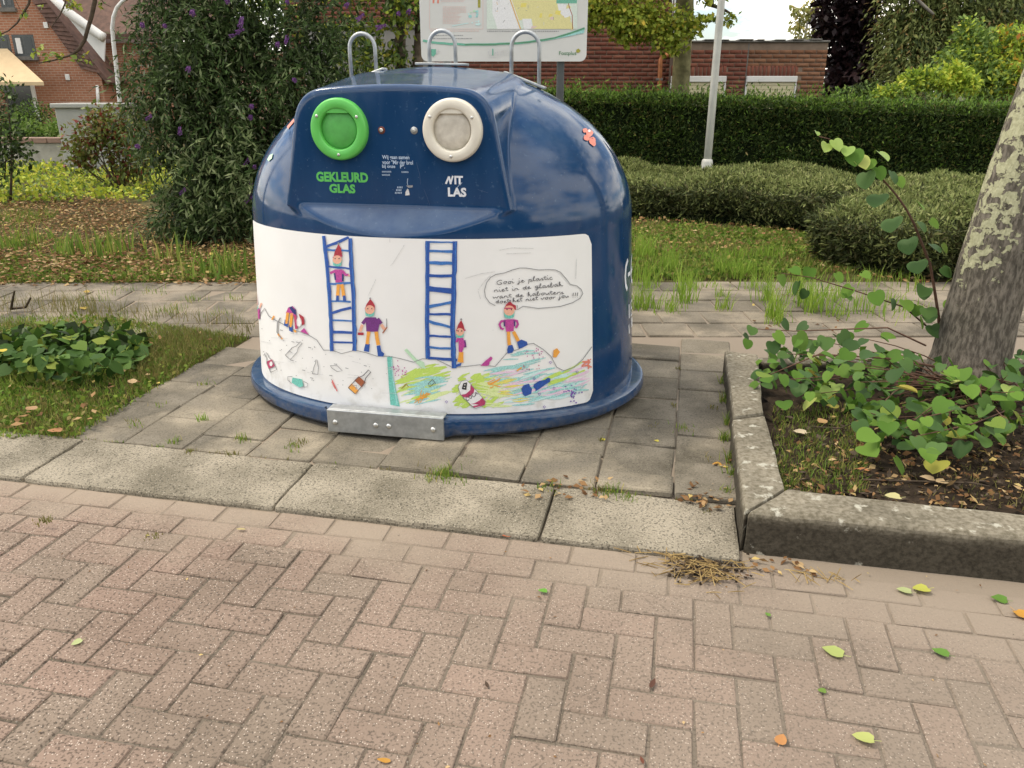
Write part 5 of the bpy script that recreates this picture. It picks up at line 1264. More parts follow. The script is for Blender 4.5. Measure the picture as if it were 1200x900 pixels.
garage = thing("brick_garage", "low flat-roofed brick garage with two cream roller shutters", "garage", ((GX0 + GX1) / 2, HD, 0)); go = garage.location
bm = bmesh.new(); box(bm, GX0 - go.x, GX1 - go.x, .0, 4.5, -.1, GZ); gw = obj("wall", bm, M_mortar, garage)
seamx = atY(877, 60, HD).x - go.x
s1 = (atY(786, 90, HD).x - go.x, atY(851, 90, HD).x - go.x); s2 = (atY(874.5, 90, HD).x - go.x, atY(934, 90, HD).x - go.x); szt = atY(820, 89, HD).z
lint = atY(820, 77, HD).z
holes = [(s1[0], s1[1], 0, lint), (s2[0], s2[1], 0, lint)]
brick_face(gw, GX0 - go.x, seamx - .01, 0, .02, GZ - .05, M_hbrick2, holes, name="brick_courses"); brick_face(gw, seamx + .01, GX1 - go.x, 0, .02, GZ - .05, M_gbrick, holes, name="brick_courses")
for (a, b_) in (s1, s2):                                # soldier course above each shutter
    x = a
    V, Q = [], []
    while x < b_ - .03:
        k = len(V); f_ = -.006; w_ = .055
        V += [(x, f_, szt + .004), (x + w_, f_, szt + .004), (x + w_, f_, lint), (x, f_, lint), (x, .002, szt), (x + w_, .002, szt), (x + w_, .002, lint), (x, .002, lint)]
        Q += [(k, k + 1, k + 2, k + 3), (k, k + 4, k + 5, k + 1), (k + 1, k + 5, k + 6, k + 2), (k + 2, k + 6, k + 7, k + 3), (k + 3, k + 7, k + 4, k)]; x += w_ + .014
    o = link("soldier_course", fastmesh("soldier_course", V, Q, M_hbrick2), gw); o['kind'] = 'stuff'
    bm = bmesh.new(); box(bm, a, b_, -.045, .012, szt - .10, szt - .002, .008, 1); sh = obj("shutter_box", bm, M_whitepaint, garage)
    bm = bmesh.new()
    for k in range(16): box(bm, a + .03, b_ - .03, -.012, .006, szt - .102 - .06 * (k + 1) + .004, szt - .102 - .06 * k, .004, 1)
    obj("roller_shutter", bm, M_shut, garage)
    for xx in (a + .012, b_ - .012): bm = bmesh.new(); box(bm, xx - .013, xx + .013, -.022, .004, szt - 1.1, szt - .103); obj("shutter_rail", bm, M_whitepaint, garage)
bm = bmesh.new(); box(bm, GX0 - go.x + .25, GX1 - go.x + .02, -.04, 4.52, GZ + .002, GZ + .035, .01, 1); rc = obj("roof_edge", bm, M_roofcap, garage)
bm = bmesh.new()
for k in range(7): xx = GX0 - go.x + .5 + k * .30; box(bm, xx, xx + random.uniform(.12, .26), -.06, .3, GZ + .036, GZ + .036 + random.uniform(.01, .026), .012, 1)
o = obj("roof_gravel_lumps", bm, M_roofcap, rc); o['kind'] = 'stuff'
bm = bmesh.new(); box(bm, seamx - .012, seamx + .012, -.004, .01, 0, GZ - .01); obj("expansion_joint", bm, M_roofcap, garage)
p0 = atY(774, 110, HD - .08); p1 = atY(774, 70, HD - .08); p2 = atY(777, 65, HD - .08); p3 = atY(782, 64, HD - .08); p4 = atY(787, 63, HD - .03)
bm = bmesh.new(); tube(bm, [Vector((p0.x, HD - .08, 0)) - go, p1 - go, p2 - go, p3 - go, p4 - go], .042, 10); dp = obj("downpipe", bm, M_copper, garage, smooth=True)
bm = bmesh.new(); box(bm, p1.x - go.x - .055, p1.x - go.x + .055, -.12, -.001, 1.62, 1.66, .004, 1); obj("pipe_bracket", bm, M_roofcap, dp)

HX_0, HX_1 = atY(330, 60, HD).x, atY(808, 20, HD).x; HZ_ = 5.6
house = thing("brick_house", "tall red brick house wall behind the information sign", "house", ((HX_0 + HX_1) / 2, HD + .35, 0)); hoo = house.location
bm = bmesh.new(); box(bm, HX_0 - hoo.x, HX_1 - hoo.x, 0, 7, -.1, HZ_); hw = obj("wall", bm, M_mortar, house)
wx0, wx1 = atY(785, 20, HD + .35).x - hoo.x, atY(801, 20, HD + .35).x - hoo.x
wz0 = atY(790, 46, HD + .35).z
brick_face(hw, HX_0 - hoo.x, HX_1 - hoo.x, 0, .02, HZ_ - .02, M_hbrick2, [(wx0, wx1, wz0, 4.4)])
bm = bmesh.new(); box(bm, wx0 - .01, wx1 + .01, -.002, .04, wz0, 4.4); wf = obj("window", bm, M_glass, house)
bm = bmesh.new()
for k in range(5): xx = wx0 + (wx1 - wx0) * (k + .5) / 5; box(bm, xx - .014, xx + .014, -.020, -.003, wz0 + .02, 4.38)
obj("window_slats", bm, M_whitepaint, wf)
bm = bmesh.new(); box(bm, wx0 - .05, wx1 + .05, -.06, -.004, wz0 - .07, wz0 - .005, .006, 1); obj("sill", bm, M_roofcap, wf)
bm = bmesh.new(); v = [bm.verts.new(p) for p in ((HX_0 - hoo.x - .3, -.4, HZ_), (HX_1 - hoo.x + .3, -.4, HZ_), (HX_1 - hoo.x + .3, 7.4, HZ_), (HX_0 - hoo.x - .3, 7.4, HZ_), (HX_0 - hoo.x - .3, 3.5, HZ_ + 2.6), (HX_1 - hoo.x + .3, 3.5, HZ_ + 2.6))]
for q in ((0, 1, 5, 4), (2, 3, 4, 5), (0, 4, 3), (1, 2, 5), (0, 3, 2, 1)): bm.faces.new([v[k] for k in q])
M_tile = simple("brown_roof_tile", (0.115, 0.062, 0.045), .8, var=.3, scale=6, bump=.4, bscale=12); obj("roof", bm, M_tile, house)
gwp = [atY(396, 78, 12.6), atY(492, 78, 12.6)]
gz_ = atY(440, 34, 12.6).z
gwall = thing("garden_wall", "grey rendered garden wall glimpsed behind the left lifting hook", "wall", ((gwp[0].x + gwp[1].x) / 2, 12.6, 0))
bm = bmesh.new(); hw_ = (gwp[1].x - gwp[0].x) / 2 + .5; box(bm, -hw_, hw_ - .3, 0, .2, -.1, gz_, .01); wl_ = obj("wall", bm, M_greywall, gwall)
bm = bmesh.new(); box(bm, -hw_ - .02, hw_ - .28, -.03, .23, gz_ + .002, gz_ + .06, .01, 1); obj("coping", bm, M_roofcap, wl_)

# ------------------------------------------------------------------ house far left with its roof, windows and awning
LD = 27.0
M_lbrick, nd, lk, out = newmat("orange_brick_wall")
b = N(nd, 'ShaderNodeBsdfPrincipled'); b.inputs['Roughness'].default_value = .9; b.inputs['Specular IOR Level'].default_value = .1
geo = N(nd, 'ShaderNodeNewGeometry'); mp = N(nd, 'ShaderNodeMapping'); mp.inputs['Rotation'].default_value = (R(90), 0, 0); lk.new(geo.outputs['Position'], mp.inputs['Vector'])
bt = N(nd, 'ShaderNodeTexBrick'); bt.inputs['Scale'].default_value = 1.0; bt.inputs['Brick Width'].default_value = .22; bt.inputs['Row Height'].default_value = .075; bt.inputs['Mortar Size'].default_value = .010
bt.inputs['Color1'].default_value = (0.33, 0.145, 0.085, 1); bt.inputs['Color2'].default_value = (0.40, 0.185, 0.11, 1); bt.inputs['Mortar'].default_value = (0.42, 0.31, 0.23, 1); lk.new(mp.outputs[0], bt.inputs['Vector'])
f1, _ = noise_fac(nd, lk, geo.outputs['Position'], .9, 5, .35, .65); c = mixc(nd, lk, f1, bt.outputs['Color'], mixc(nd, lk, 1.0, bt.outputs['Color'], (.82, .78, .78), 'MULTIPLY')); lk.new(c, b.inputs['Base Color']); lk.new(b.outputs[0], out.inputs[0])
lh = thing("gabled_house", "orange brick house with white roof edge and a beige awning at far left", "house", (atY(40, 100, LD).x, LD, 0)); lo_ = Vector(lh.location)
def lq(x, y, dy=0.0): p = atY(x, y, LD + dy); return Vector((p.x - lo_.x, dy, p.z))
# gable wall: outline from the photo, running up beyond the frame
eave = lq(119, 92); apex = eave + Vector((-4.4, 0, 6.2)); lw = eave.x - 8.8
bm = bmesh.new(); oz = [(eave.x, 0, -.1), (eave.x, 0, eave.z), (apex.x, 0, apex.z), (lw, 0, eave.z), (lw, 0, -.1)]
f_ = [bm.verts.new(p) for p in oz]; k_ = [bm.verts.new((p[0], 9.0, p[2])) for p in oz]; bm.faces.new(f_); bm.faces.new(k_[::-1])
for i in range(5): bm.faces.new((f_[i], k_[i], k_[(i + 1) % 5], f_[(i + 1) % 5]))
obj("wall", bm, M_lbrick, lh)
def slab_roof(name, a, b_, y0, y1, thick, mat, parent):
    """sloping slab between two points of the gable profile, running back from y0 to y1"""
    bm = bmesh.new(); dn = Vector((-(b_.z - a.z), 0, b_.x - a.x)).normalized()
    if dn.z < 0: dn = -dn
    pts = [a, b_, b_ + dn * thick, a + dn * thick]; f_ = [bm.verts.new((p.x, y0, p.z)) for p in pts]; k_ = [bm.verts.new((p.x, y1, p.z)) for p in pts]
    bm.faces.new(f_); bm.faces.new(k_[::-1])
    for i in range(4): bm.faces.new((f_[i], k_[i], k_[(i + 1) % 4], f_[(i + 1) % 4]))
    return obj(name, bm, mat, parent)
ev = eave + Vector((.18, 0, -.25))
rf = slab_roof("roof", ev + Vector((0, 0, .06)), apex + Vector((0, 0, .06)), -.05, 9.2, .12, M_tile, lh)
slab_roof("roof", Vector((lw - .2, 0, eave.z - .2)), apex + Vector((0, 0, .06)), -.05, 9.2, .12, M_tile, lh)
# tile-hung band below the verge, in rows of tiles that step down
e0, e1 = lq(119, 86), lq(52, -2); i0, i1 = lq(96, 80), lq(38, 0)
bm = bmesh.new()
for k in range(16):
    a = k / 16; b2 = (k + 1) / 16
    q = [e0.lerp(e1, a), e0.lerp(e1, b2), i0.lerp(i1, b2), i0.lerp(i1, a)]
    pts = [Vector((p.x, -.03 - .05 * (1 if i in (0, 3) else .3), p.z)) for i, p in enumerate(q)]
    v = [bm.verts.new(p) for p in pts] + [bm.verts.new((p.x, -.004, p.z)) for p in pts]
    bm.faces.new(v[:4])
    for i in range(4): bm.faces.new((v[i], v[4 + i], v[4 + (i + 1) % 4], v[(i + 1) % 4]))
obj("verge_tiles", bm, M_tile, lh)
g0, g1 = lq(122, 70, -.15), lq(62, -4, -.15)
bm = bmesh.new(); w0 = [lq(122, 72, -.10), lq(123, 45, -.10), lq(79, 12, -.10), lq(76, 16, -.10)]; f_ = [bm.verts.new(p) for p in w0]; k_ = [bm.verts.new(p + Vector((0, .06, 0))) for p in w0]; bm.faces.new(f_); bm.faces.new(k_[::-1])
for i in range(4): bm.faces.new((f_[i], k_[i], k_[(i + 1) % 4], f_[(i + 1) % 4]))
obj("barge_board", bm, M_whitepaint, lh)
bm = bmesh.new(); tube(bm, [lq(60, -6, -.2), lq(79, 14, -.2), lq(118, 42, -.2), lq(122, 44, -.2)], .14, 8); obj("roof_edge", bm, M_whitepaint, lh, smooth=True)
bm = bmesh.new(); tube(bm, [lq(114, 100, -.06), lq(115.5, 128, -.06)], .05, 8); obj("downpipe", bm, M_whitepaint, lh, smooth=True)
def lwin(x0, y0, x1, y1):
    a, b_ = lq(x0, y1), lq(x1, y0); bm = bmesh.new(); box(bm, a.x, b_.x, -.012, .05, a.z, b_.z); w = obj("window", bm, M_darkmetal, lh)
    bm = bmesh.new(); mid = (a.x + b_.x) / 2; box(bm, a.x + .07, mid - .03, -.018, -.013, a.z + .07, b_.z - .07); box(bm, mid + .03, b_.x - .07, -.018, -.013, a.z + .07, b_.z - .07); obj("pane", bm, M_glass, w)
    bm = bmesh.new(); box(bm, a.x + .10, mid - .08, -.024, -.019, a.z + .08, b_.z - .1); obj("curtain", bm, M_whitepaint, w)
    bm = bmesh.new(); box(bm, a.x - .06, b_.x + .06, -.12, -.013, a.z - .12, a.z - .004); obj("sill", bm, M_roofcap, w)
lwin(18.5, 40.5, 38.5, 66); lwin(-6, 40.5, 10, 66); lwin(2, -8, 14, 9)
for x_, y_ in ((54, 29.5), (79.5, 90.5)):
    a = lq(x_, y_); bm = bmesh.new(); box(bm, a.x - .07, a.x + .07, -.04, -.002, a.z - .09, a.z + .09, .01, 1); obj("wall_box", bm, M_whitepaint, lh)
a0, a1, a2 = lq(-40, 57), lq(9, 57), lq(51, 96, -1.6)
bm = bmesh.new(); z0_ = a1.z; a3 = lq(-40, 96, -1.6); pts = [Vector((a0.x, -.02, z0_)), Vector((a1.x, -.02, z0_)), Vector((a2.x, -1.6, a2.z)), Vector((a3.x, -1.6, a2.z))]
f_ = [bm.verts.new(p) for p in pts]; k_ = [bm.verts.new(p - Vector((0, 0, .10))) for p in pts]; bm.faces.new(f_); bm.faces.new(k_[::-1])
for i in range(4): bm.faces.new((f_[i], k_[i], k_[(i + 1) % 4], f_[(i + 1) % 4]))
obj("awning", bm, simple("beige_awning_cloth", (0.58, 0.44, 0.26), .85, var=.06, scale=4), lh)
a = lq(12, 140); b2 = lq(36, 100); bm = bmesh.new(); box(bm, a.x, b2.x, -.016, .03, .0, b2.z); dr_ = obj("door", bm, M_glass, lh)
bm = bmesh.new(); box(bm, b2.x + .002, b2.x + .12, -.05, .02, 0, b2.z + .1); box(bm, a.x, b2.x, -.05, -.0165, b2.z + .002, b2.z + .1); obj("door_frame", bm, M_whitepaint, dr_)
# annex at the house's right, with eaves and window
an0, an1 = lq(120, 100, 1.2), lq(165, 100, 1.2)
bm = bmesh.new(); box(bm, an0.x, an1.x + 3, 1.2, 8.5, -.1, lq(120, 50, 1.2).z); obj("annex_wall", bm, M_lbrick, lh)
e_ = lq(121, 46, .9); bm = bmesh.new(); v = [bm.verts.new(p) for p in ((an0.x - .4, .8, e_.z), (an1.x + 3.2, .8, e_.z), (an1.x + 3.2, 5, e_.z + 4.4), (an0.x - .4 - 1.6, 5, e_.z + 4.4), (an0.x - .4, .8, e_.z + .16), (an1.x + 3.2, .8, e_.z + .16), (an1.x + 3.2, 5, e_.z + 4.56), (an0.x - 2.0, 5, e_.z + 4.56))]
for q in ((0, 1, 2, 3), (4, 7, 6, 5), (0, 4, 5, 1), (1, 5, 6, 2), (3, 7, 4, 0), (2, 6, 7, 3)): bm.faces.new([v[i] for i in q])
obj("annex_roof", bm, M_tile, lh)
a, b2 = lq(129, 121, 1.19), lq(138, 106, 1.19); bm = bmesh.new(); box(bm, a.x, b2.x, 1.17, 1.21, a.z, b2.z); obj("window", bm, M_glass, lh)

# grey street cabinet, low wall and its hedge, at far left
KD = 15.5
k0, k1 = atY(70, 160, KD), atY(146, 160, KD); kz = atY(100, 121, KD).z
cab = thing("street_cabinet", "pale grey street cabinet with a wider lid behind the reddish shrub", "street cabinet", ((k0.x + k1.x) / 2, KD, 0))
hw_ = (k1.x - k0.x) / 2; M_cab = simple("pale_grey_cabinet", (0.33, 0.33, 0.30), .6, var=.08, scale=3)
bm = bmesh.new(); box(bm, -hw_, hw_, 0, .7, -.1, kz - .09, .012, 1); bx_ = obj("cabinet_body", bm, M_cab, cab)
bm = bmesh.new(); box(bm, -hw_ - .05, hw_ + .05, -.06, .76, kz - .088, kz, .02, 2); obj("lid", bm, M_cab, cab)
bm = bmesh.new(); box(bm, -hw_ + .04, -.01, -.006, .004, .05, kz - .3, .002, 1); box(bm, .01, hw_ - .04, -.006, .004, .05, kz - .3, .002, 1); obj("cabinet_door", bm, M_cab, cab)
WD = 16.2
w0, w1 = atY(-60, 170, WD), atY(74, 170, WD); wz = atY(40, 161.5, WD).z
lwall = thing("low_garden_wall", "low pale garden wall with brown coping beyond the bright grass", "wall", ((w0.x + w1.x) / 2, WD, 0)); hw_ = (w1.x - w0.x) / 2
bm = bmesh.new(); box(bm, -hw_, hw_, 0, .25, -.1, wz - .1, .01); lw_ = obj("wall", bm, simple("pale_wall_render", (0.36, 0.34, 0.29), .9, var=.2, scale=4), lwall)
bm = bmesh.new()
for k in range(8): box(bm, -hw_ + k * hw_ / 4, -hw_ + (k + 1) * hw_ / 4 - .012, -.04, .29, wz - .098, wz, .008, 1)
obj("coping", bm, simple("brown_coping", (0.25, 0.16, 0.12), .8, var=.15, scale=8), lw_)
gh = thing("small_hedge", "small dark trimmed hedge below the beige awning", "hedge", (atY(42, 140, 20).x, 20, 0))
P, od = clump_points(5000, [(0, 0, .45, .62, .4, .5), (-.5, .1, .4, .5, .4, .45)]); z1_ = atY(42, 116, 20).z
P[:, 2] = P[:, 2] * (z1_ / .95); leaves("foliage", P, [M_lf_hedge, M_lf_hedgetop], .07, gh, outward=od, probs=[.7, .3])
gs = thing("garden_plants", "mid green garden plants behind the low wall at far left", "plants", (atY(45, 160, 17).x, 17.3, 0))
P, od = clump_points(6000, sub_blobs(12, (-1.6, 1.2, -.3, .5, .2, .75), .35)); leaves("foliage", P, [M_lf_midgreen, M_lf_hedgetop], .08, gs, outward=od)
# ------------------------------------------------------------------ butterfly bush, reddish shrub, bush at the left edge
def limb(bm, a, b_, r0, r1, bend=.1, n=5, seg=7):
    a = Vector(a); b_ = Vector(b_); L_ = (b_ - a).length; pts = []; o1 = Vector((random.uniform(-1, 1), random.uniform(-1, 1), random.uniform(-.5, .5))) * bend * L_
    for i in range(n + 1): f = i / n; pts.append(a.lerp(b_, f) + o1 * math.sin(f * math.pi))
    tube(bm, pts, [r0 + (r1 - r0) * i / n for i in range(n + 1)], seg); return pts
def px_blobs(lst):
    """ellipsoids of foliage: (px, py, depth, radius across, radius high, radius deep)"""
    out_ = []
    for x, y, Y, rx, rz, ry in lst:
        p = atY(x, y, Y); out_.append((p.x, p.y, p.z, rx, ry, rz))
    return out_
def sprays(name, parent, P, Dv, mats, n_leaf, length, size, aspect, origin, probs=None, droop=.5):
    """leafy shoots: each start point P grows an arching stem of paired narrow leaves"""
    n = len(P); t = np.tile(np.linspace(0.1, 1, n_leaf), n); Pi = np.repeat(P, n_leaf, 0); Di = np.repeat(Dv, n_leaf, 0); L_ = np.repeat(length * RNG.uniform(.6, 1.2, n), n_leaf)
    pos = Pi + Di * (t * L_)[:, None]; pos[:, 2] -= (t ** 2 * L_ * droop)
    side = np.cross(Di, RNG.normal(size=Di.shape)); side /= np.linalg.norm(side, axis=1, keepdims=True) + 1e-9
    D_ = Di * .75 + side * .8; D_[:, 2] -= .25 + .3 * t
    m = len(pos); Nn = RNG.normal(size=(m, 3)) * .5 + np.array([0, -.2, .9]); L2 = size * RNG.uniform(.6, 1.25, m)
    V, Q = leaf_quads(pos - np.array(origin), D_, Nn, L2, L2 * aspect); mi = RNG.choice(len(mats), m, p=probs)
    return link(name, fastmesh(name, V, Q, mats, mi), parent)

bud = thing("butterfly_bush", "large dark butterfly bush with purple flower spikes left of the container", "bush", (gp(235, 268).x, 8.6, 0)); bo = Vector(bud.location)
BL_ = px_blobs([(245, 205, 8.5, .62, .75, .8), (300, 190, 8.6, .75, .8, .7), (218, 140, 8.7, .45, .72, .7), (260, 110, 8.6, .8, .8, .8), (340, 120, 8.7, .6, .7, .7), (188, 60, 8.8, .28, .6, .6), (245, 40, 8.7, .5, .7, .8), (290, 40, 8.7, .5, .5, .6), (260, -60, 8.8, .9, .6, .8), (360, 60, 8.8, .45, .55, .6), (225, 245, 8.3, .35, .35, .5), (270, 250, 8.2, .5, .3, .5), (205, -20, 8.9, .3, .5, .5), (395, 100, 8.9, .35, .35, .5), (370, -20, 8.9, .35, .45, .5)])
SB_ = []
for q in BL_:
    for _ in range(7):
        v = RNG.normal(size=3); v /= np.linalg.norm(v); v[1] = -abs(v[1]) * .8; SB_.append((q[0] + v[0] * q[3] * .8, q[1] + v[1] * q[5] * .8, max(.25, q[2] + v[2] * q[4] * .8), q[3] * .34, q[5] * .34, q[4] * .30))
P, od = clump_points(4600, SB_, .38)
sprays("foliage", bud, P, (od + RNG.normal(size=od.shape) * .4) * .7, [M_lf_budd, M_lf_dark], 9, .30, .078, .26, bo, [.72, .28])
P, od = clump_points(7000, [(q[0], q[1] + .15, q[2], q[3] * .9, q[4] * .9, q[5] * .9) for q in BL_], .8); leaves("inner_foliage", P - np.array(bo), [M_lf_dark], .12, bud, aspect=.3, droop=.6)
P = np.array([tuple(atY(random.uniform(200, 300), random.uniform(150, 255), 7.65 + .25 * random.random())) for _ in range(70)]); Dv = np.stack([RNG.uniform(-.8, .5, 70), RNG.uniform(-.5, 0, 70), RNG.uniform(-.1, .5, 70)], 1)
sprays("drooping_shoots", bud, P, Dv, [M_lf_budd_pale, M_lf_budd], 12, .36, .085, .24, bo, [.7, .3], droop=.7)
bm = bmesh.new()
for k in range(16): a = 2 * math.pi * k / 16; tgt = BL_[k % len(BL_)]; limb(bm, (.12 * math.cos(a), .12 * math.sin(a), -.05), Vector(tgt[:3]) - bo, .026, .008, .12)
obj("stems", bm, M_twig, bud, smooth=True)
def spike(p, d_, L_, r_):
    n = 90; t = RNG.uniform(0, 1, n); rad = r_ * (1 - t * .75); a = RNG.uniform(0, 2 * math.pi, n)
    d_ = Vector(d_).normalized(); s = d_.orthogonal().normalized(); w = d_.cross(s)
    P_ = np.array([tuple(d_ * (tt_ * L_) + (s * math.cos(aa) + w * math.sin(aa)) * rr * .6) for tt_, aa, rr in zip(t, a, rad)]); D_ = np.array([tuple(s * math.cos(aa) + w * math.sin(aa) + d_ * .3) for aa in a])
    V, Q = leaf_quads(P_, D_, RNG.normal(size=(n, 3)), np.full(n, r_ * .9), np.full(n, r_ * .8)); return fastmesh("flower_spike", V, Q, M_fl_purple)
spikes = [spike((0, 0, 0), (.25, -.3, .5), .17, .028), spike((0, 0, 0), (.6, -.3, .15), .20, .026), spike((0, 0, 0), (-.3, -.4, -.5), .15, .026), spike((0, 0, 0), (.1, -.6, .3), .10, .03)]
for x, y, k in ((276, 38, 1), (268, 43, 1), (281, 32, 0), (225, 17, 3), (268, 4, 3), (178, 135, 2), (211, 158, 0), (193, 31, 3), (167, 31, 3), (220, 83, 3), (294, 126, 3), (293, 139, 3), (298, 197, 3), (294, 216, 3), (218, 221, 2), (337, 3, 3), (337, 43, 2), (325, 54, 3), (405, 8, 3), (418, 24, 1), (441, 33, 1), (467, 17, 3), (478, 16, 3), (292, 186, 2), (308, 242, 3), (295, 228, 2), (162, 172, 3), (346, 95, 3)):
    p = atY(x, y, 7.75 + .12 * random.random()); o = bpy.data.objects.new("flower_spike", spikes[k]); COL.objects.link(o); o.parent = bud; o.location = p - bo; o.rotation_euler = (random.uniform(-.3, .3), random.uniform(-.3, .3), random.uniform(-.4, .4)); o.scale = (random.uniform(.5, .75),) * 3

rs = thing("reddish_shrub", "open shrub with green and dark red leaves before the grey cabinet", "shrub", gp(142, 222)); ro = Vector(rs.location)
RB = px_blobs([(110, 165, ro.y, .5, .38, .4), (95, 185, ro.y, .3, .25, .3), (140, 150, ro.y, .45, .35, .4), (160, 175, ro.y, .4, .4, .4), (120, 140, ro.y, .3, .25, .3), (150, 200, ro.y, .35, .2, .3)])
P, od = clump_points(3400, RB, .6); leaves("foliage", P - np.array(ro), [M_lf_reddish], .075, rs, aspect=.6, droop=.2, outward=od * .4)
bm = bmesh.new()
for k in range(14): tgt = Vector(RB[k % 6][:3]) - ro + Vector((random.uniform(-.25, .25), 0, random.uniform(-.05, .25))); limb(bm, (random.uniform(-.12, .12), random.uniform(-.1, .1), -.05), tgt, .014, .004, .1)
obj("stems", bm, M_twig, rs, smooth=True)
eb = thing("edge_bush", "slim dark bush with a thin stem at the left edge of the verge", "bush", gp(11, 236)); eo = Vector(eb.location)
EB = px_blobs([(10, 150, eo.y, .32, .45, .35), (0, 190, eo.y, .3, .4, .3), (22, 175, eo.y, .16, .3, .25), (8, 110, eo.y, .22, .25, .3), (-30, 150, eo.y, .4, .6, .4)])
P, od = clump_points(1500, EB, .55); leaves("foliage", P - np.array(eo), [M_lf_dark, M_lf_budd, M_lf_midgreen], .075, eb, aspect=.5, droop=.2, outward=od * .4, probs=[.45, .35, .2])
bm = bmesh.new(); limb(bm, (0, 0, -.05), Vector(EB[3][:3]) - eo, .020, .006, .05)
for k in range(6): limb(bm, (0, 0, .3 + .1 * k), Vector(EB[k % 5][:3]) - eo, .010, .004, .1)
obj("stems", bm, M_twig, eb, smooth=True)

# ------------------------------------------------------------------ multi-stemmed tree behind the sign, and the lime-green tree before the house
ms = thing("multi_stem_tree", "tree with several slanting bare stems just left of the information sign", "tree", (atY(483, 130, 10.6).x, 10.6, 0)); mo = Vector(ms.location)
bm = bmesh.new()
for a, b2, r0, r1 in (((484, 130), (470, 30), .085, .06), ((484, 130), (492, 40), .09, .065), ((474, 130), (452, 78), .03, .018), ((452, 78), (490, -60), .02, .012), ((470, 30), (462, -60), .06, .04), ((492, 40), (486, -70), .065, .045), ((470, 30), (440, -30), .03, .02)):
    pa, pb_ = atY(a[0], a[1], 10.6) - mo, atY(b2[0], b2[1], 10.6 + random.uniform(-.15, .15)) - mo
    if a[1] == 130: pa.z = -.1; pa.x *= .3; pa.x += (a[0] - 484) * .006
    limb(bm, pa, pb_, r0, r1, .04)
obj("trunk", bm, M_trunk_plain, ms, smooth=True)
MB_ = px_blobs([(455, -10, 10.5, .5, .3, .4), (410, 40, 10.6, .35, .35, .4), (430, 60, 10.4, .45, .22, .3), (475, 10, 10.3, .32, .3, .3), (420, 85, 10.3, .5, .25, .3), (465, 70, 10.6, .3, .2, .3), (480, -60, 10.6, .9, .4, .7), (445, 28, 10.4, .35, .1, .2), (400, -20, 10.6, .4, .3, .4), (320, 10, 10.3, .45, .40, .3), (280, 25, 10.4, .3, .3, .3)])
P, od = clump_points(5200, MB_, .6); leaves("crown", P - np.array(mo), [M_lf_lime, M_lf_budd, M_lf_midgreen], .085, ms, aspect=.5, droop=.2, outward=od * .5, probs=[.42, .33, .25])
lt = thing("lime_leaved_tree", "tree with a drooping yellow-green crown in front of the red brick house", "tree", (atY(804, 110, 12.9).x, 12.9, 0)); to_ = Vector(lt.location)
bm = bmesh.new(); limb(bm, (0, 0, -.1), atY(803, 20, 12.9) - to_, .16, .13, .015); limb(bm, atY(803, 21, 12.9) - to_, atY(798, -90, 12.9) - to_, .135, .09, .03)
o = obj("trunk", bm, simple("olive_bark", (0.17, 0.155, 0.08), .9, var=.35, scale=9, bump=.8, bscale=40, spec=.1), lt, smooth=True)
bm = bmesh.new()
for a, b2 in (((800, -50), (720, -10)), ((720, -10), (672, 25)), ((760, -30), (740, 35)), ((800, -40), (830, 5)), ((830, 5), (862, 20)), ((800, -70), (700, -80)), ((700, -80), (680, 0)), ((780, -30), (785, 45)), ((830, -30), (836, 6))):
    limb(bm, atY(a[0], a[1], 12.5) - to_, atY(b2[0], b2[1], 12.2) - to_, .03, .012, .06)
obj("branches", bm, M_twig, lt, smooth=True)
TB_ = px_blobs([(690, 8, 12.2, .42, .26, .4), (680, 28, 12.1, .22, .14, .2), (720, 15, 12.1, .5, .30, .4), (745, 28, 12.0, .42, .24, .4), (765, 20, 12.1, .4, .28, .4), (775, 42, 12.0, .32, .2, .3), (790, 55, 12.0, .2, .12, .2), (735, 44, 12.0, .25, .12, .2), (800, 30, 12.1, .28, .26, .3), (818, 26, 12.1, .2, .12, .2), (836, 21, 12.1, .20, .06, .15), (855, 20, 12.1, .15, .055, .1), (852, 27, 12.1, .1, .04, .1), (830, 1, 12.1, .2, .05, .1), (700, -60, 12.3, .9, .5, .8), (790, -60, 12.3, 1.0, .45, .8), (845, -5, 12.2, .12, .06, .1), (815, 38, 12.0, .10, .08, .1)])
P, od = clump_points(12500, TB_, .6); leaves("crown", P - np.array(to_), [M_lf_lime], .066, lt, aspect=.75, droop=.35, outward=od * .3)

# ------------------------------------------------------------------ trees and shrubs beyond the hedge on the right
cbt = thing("copper_beech", "dark purple-leaved beech rising behind the right end of the garage", "tree", (atY(1000, 110, 20).x, 20, 0)); co_ = Vector(cbt.location)
CB_ = px_blobs([(992, 15, 20, .75, .75, .7), (1015, 60, 20, .85, .85, .8), (1000, 95, 19.8, .7, .55, .7), (975, 45, 20, .42, .35, .4), (965, 30, 20, .25, .15, .3), (1010, -30, 20, 1.2, .9, 1), (985, 75, 20, .4, .4, .4), (960, 20, 20, .2, .1, .2), (985, 105, 19.6, .4, .4, .4)])
P, od = clump_points(7600, CB_, .5); leaves("crown", P - np.array(co_), [M_lf_beech], .16, cbt, aspect=.6, droop=.2, outward=od * .4)
bm = bmesh.new(); limb(bm, (0, 0, -.1), (.1, 0, 3.6), .22, .10, .03)
for q in CB_: limb(bm, (.05, 0, 1.4 + random.random()), Vector(q[:3]) - co_, .06, .015, .08)
obj("trunk", bm, M_trunk_plain, cbt, smooth=True)
wt = thing("weeping_tree", "tall grey-green weeping tree with hanging shoots behind the hedge", "tree", (atY(1085, 110, 18).x, 18.4, 0)); wo_ = Vector(wt.location)
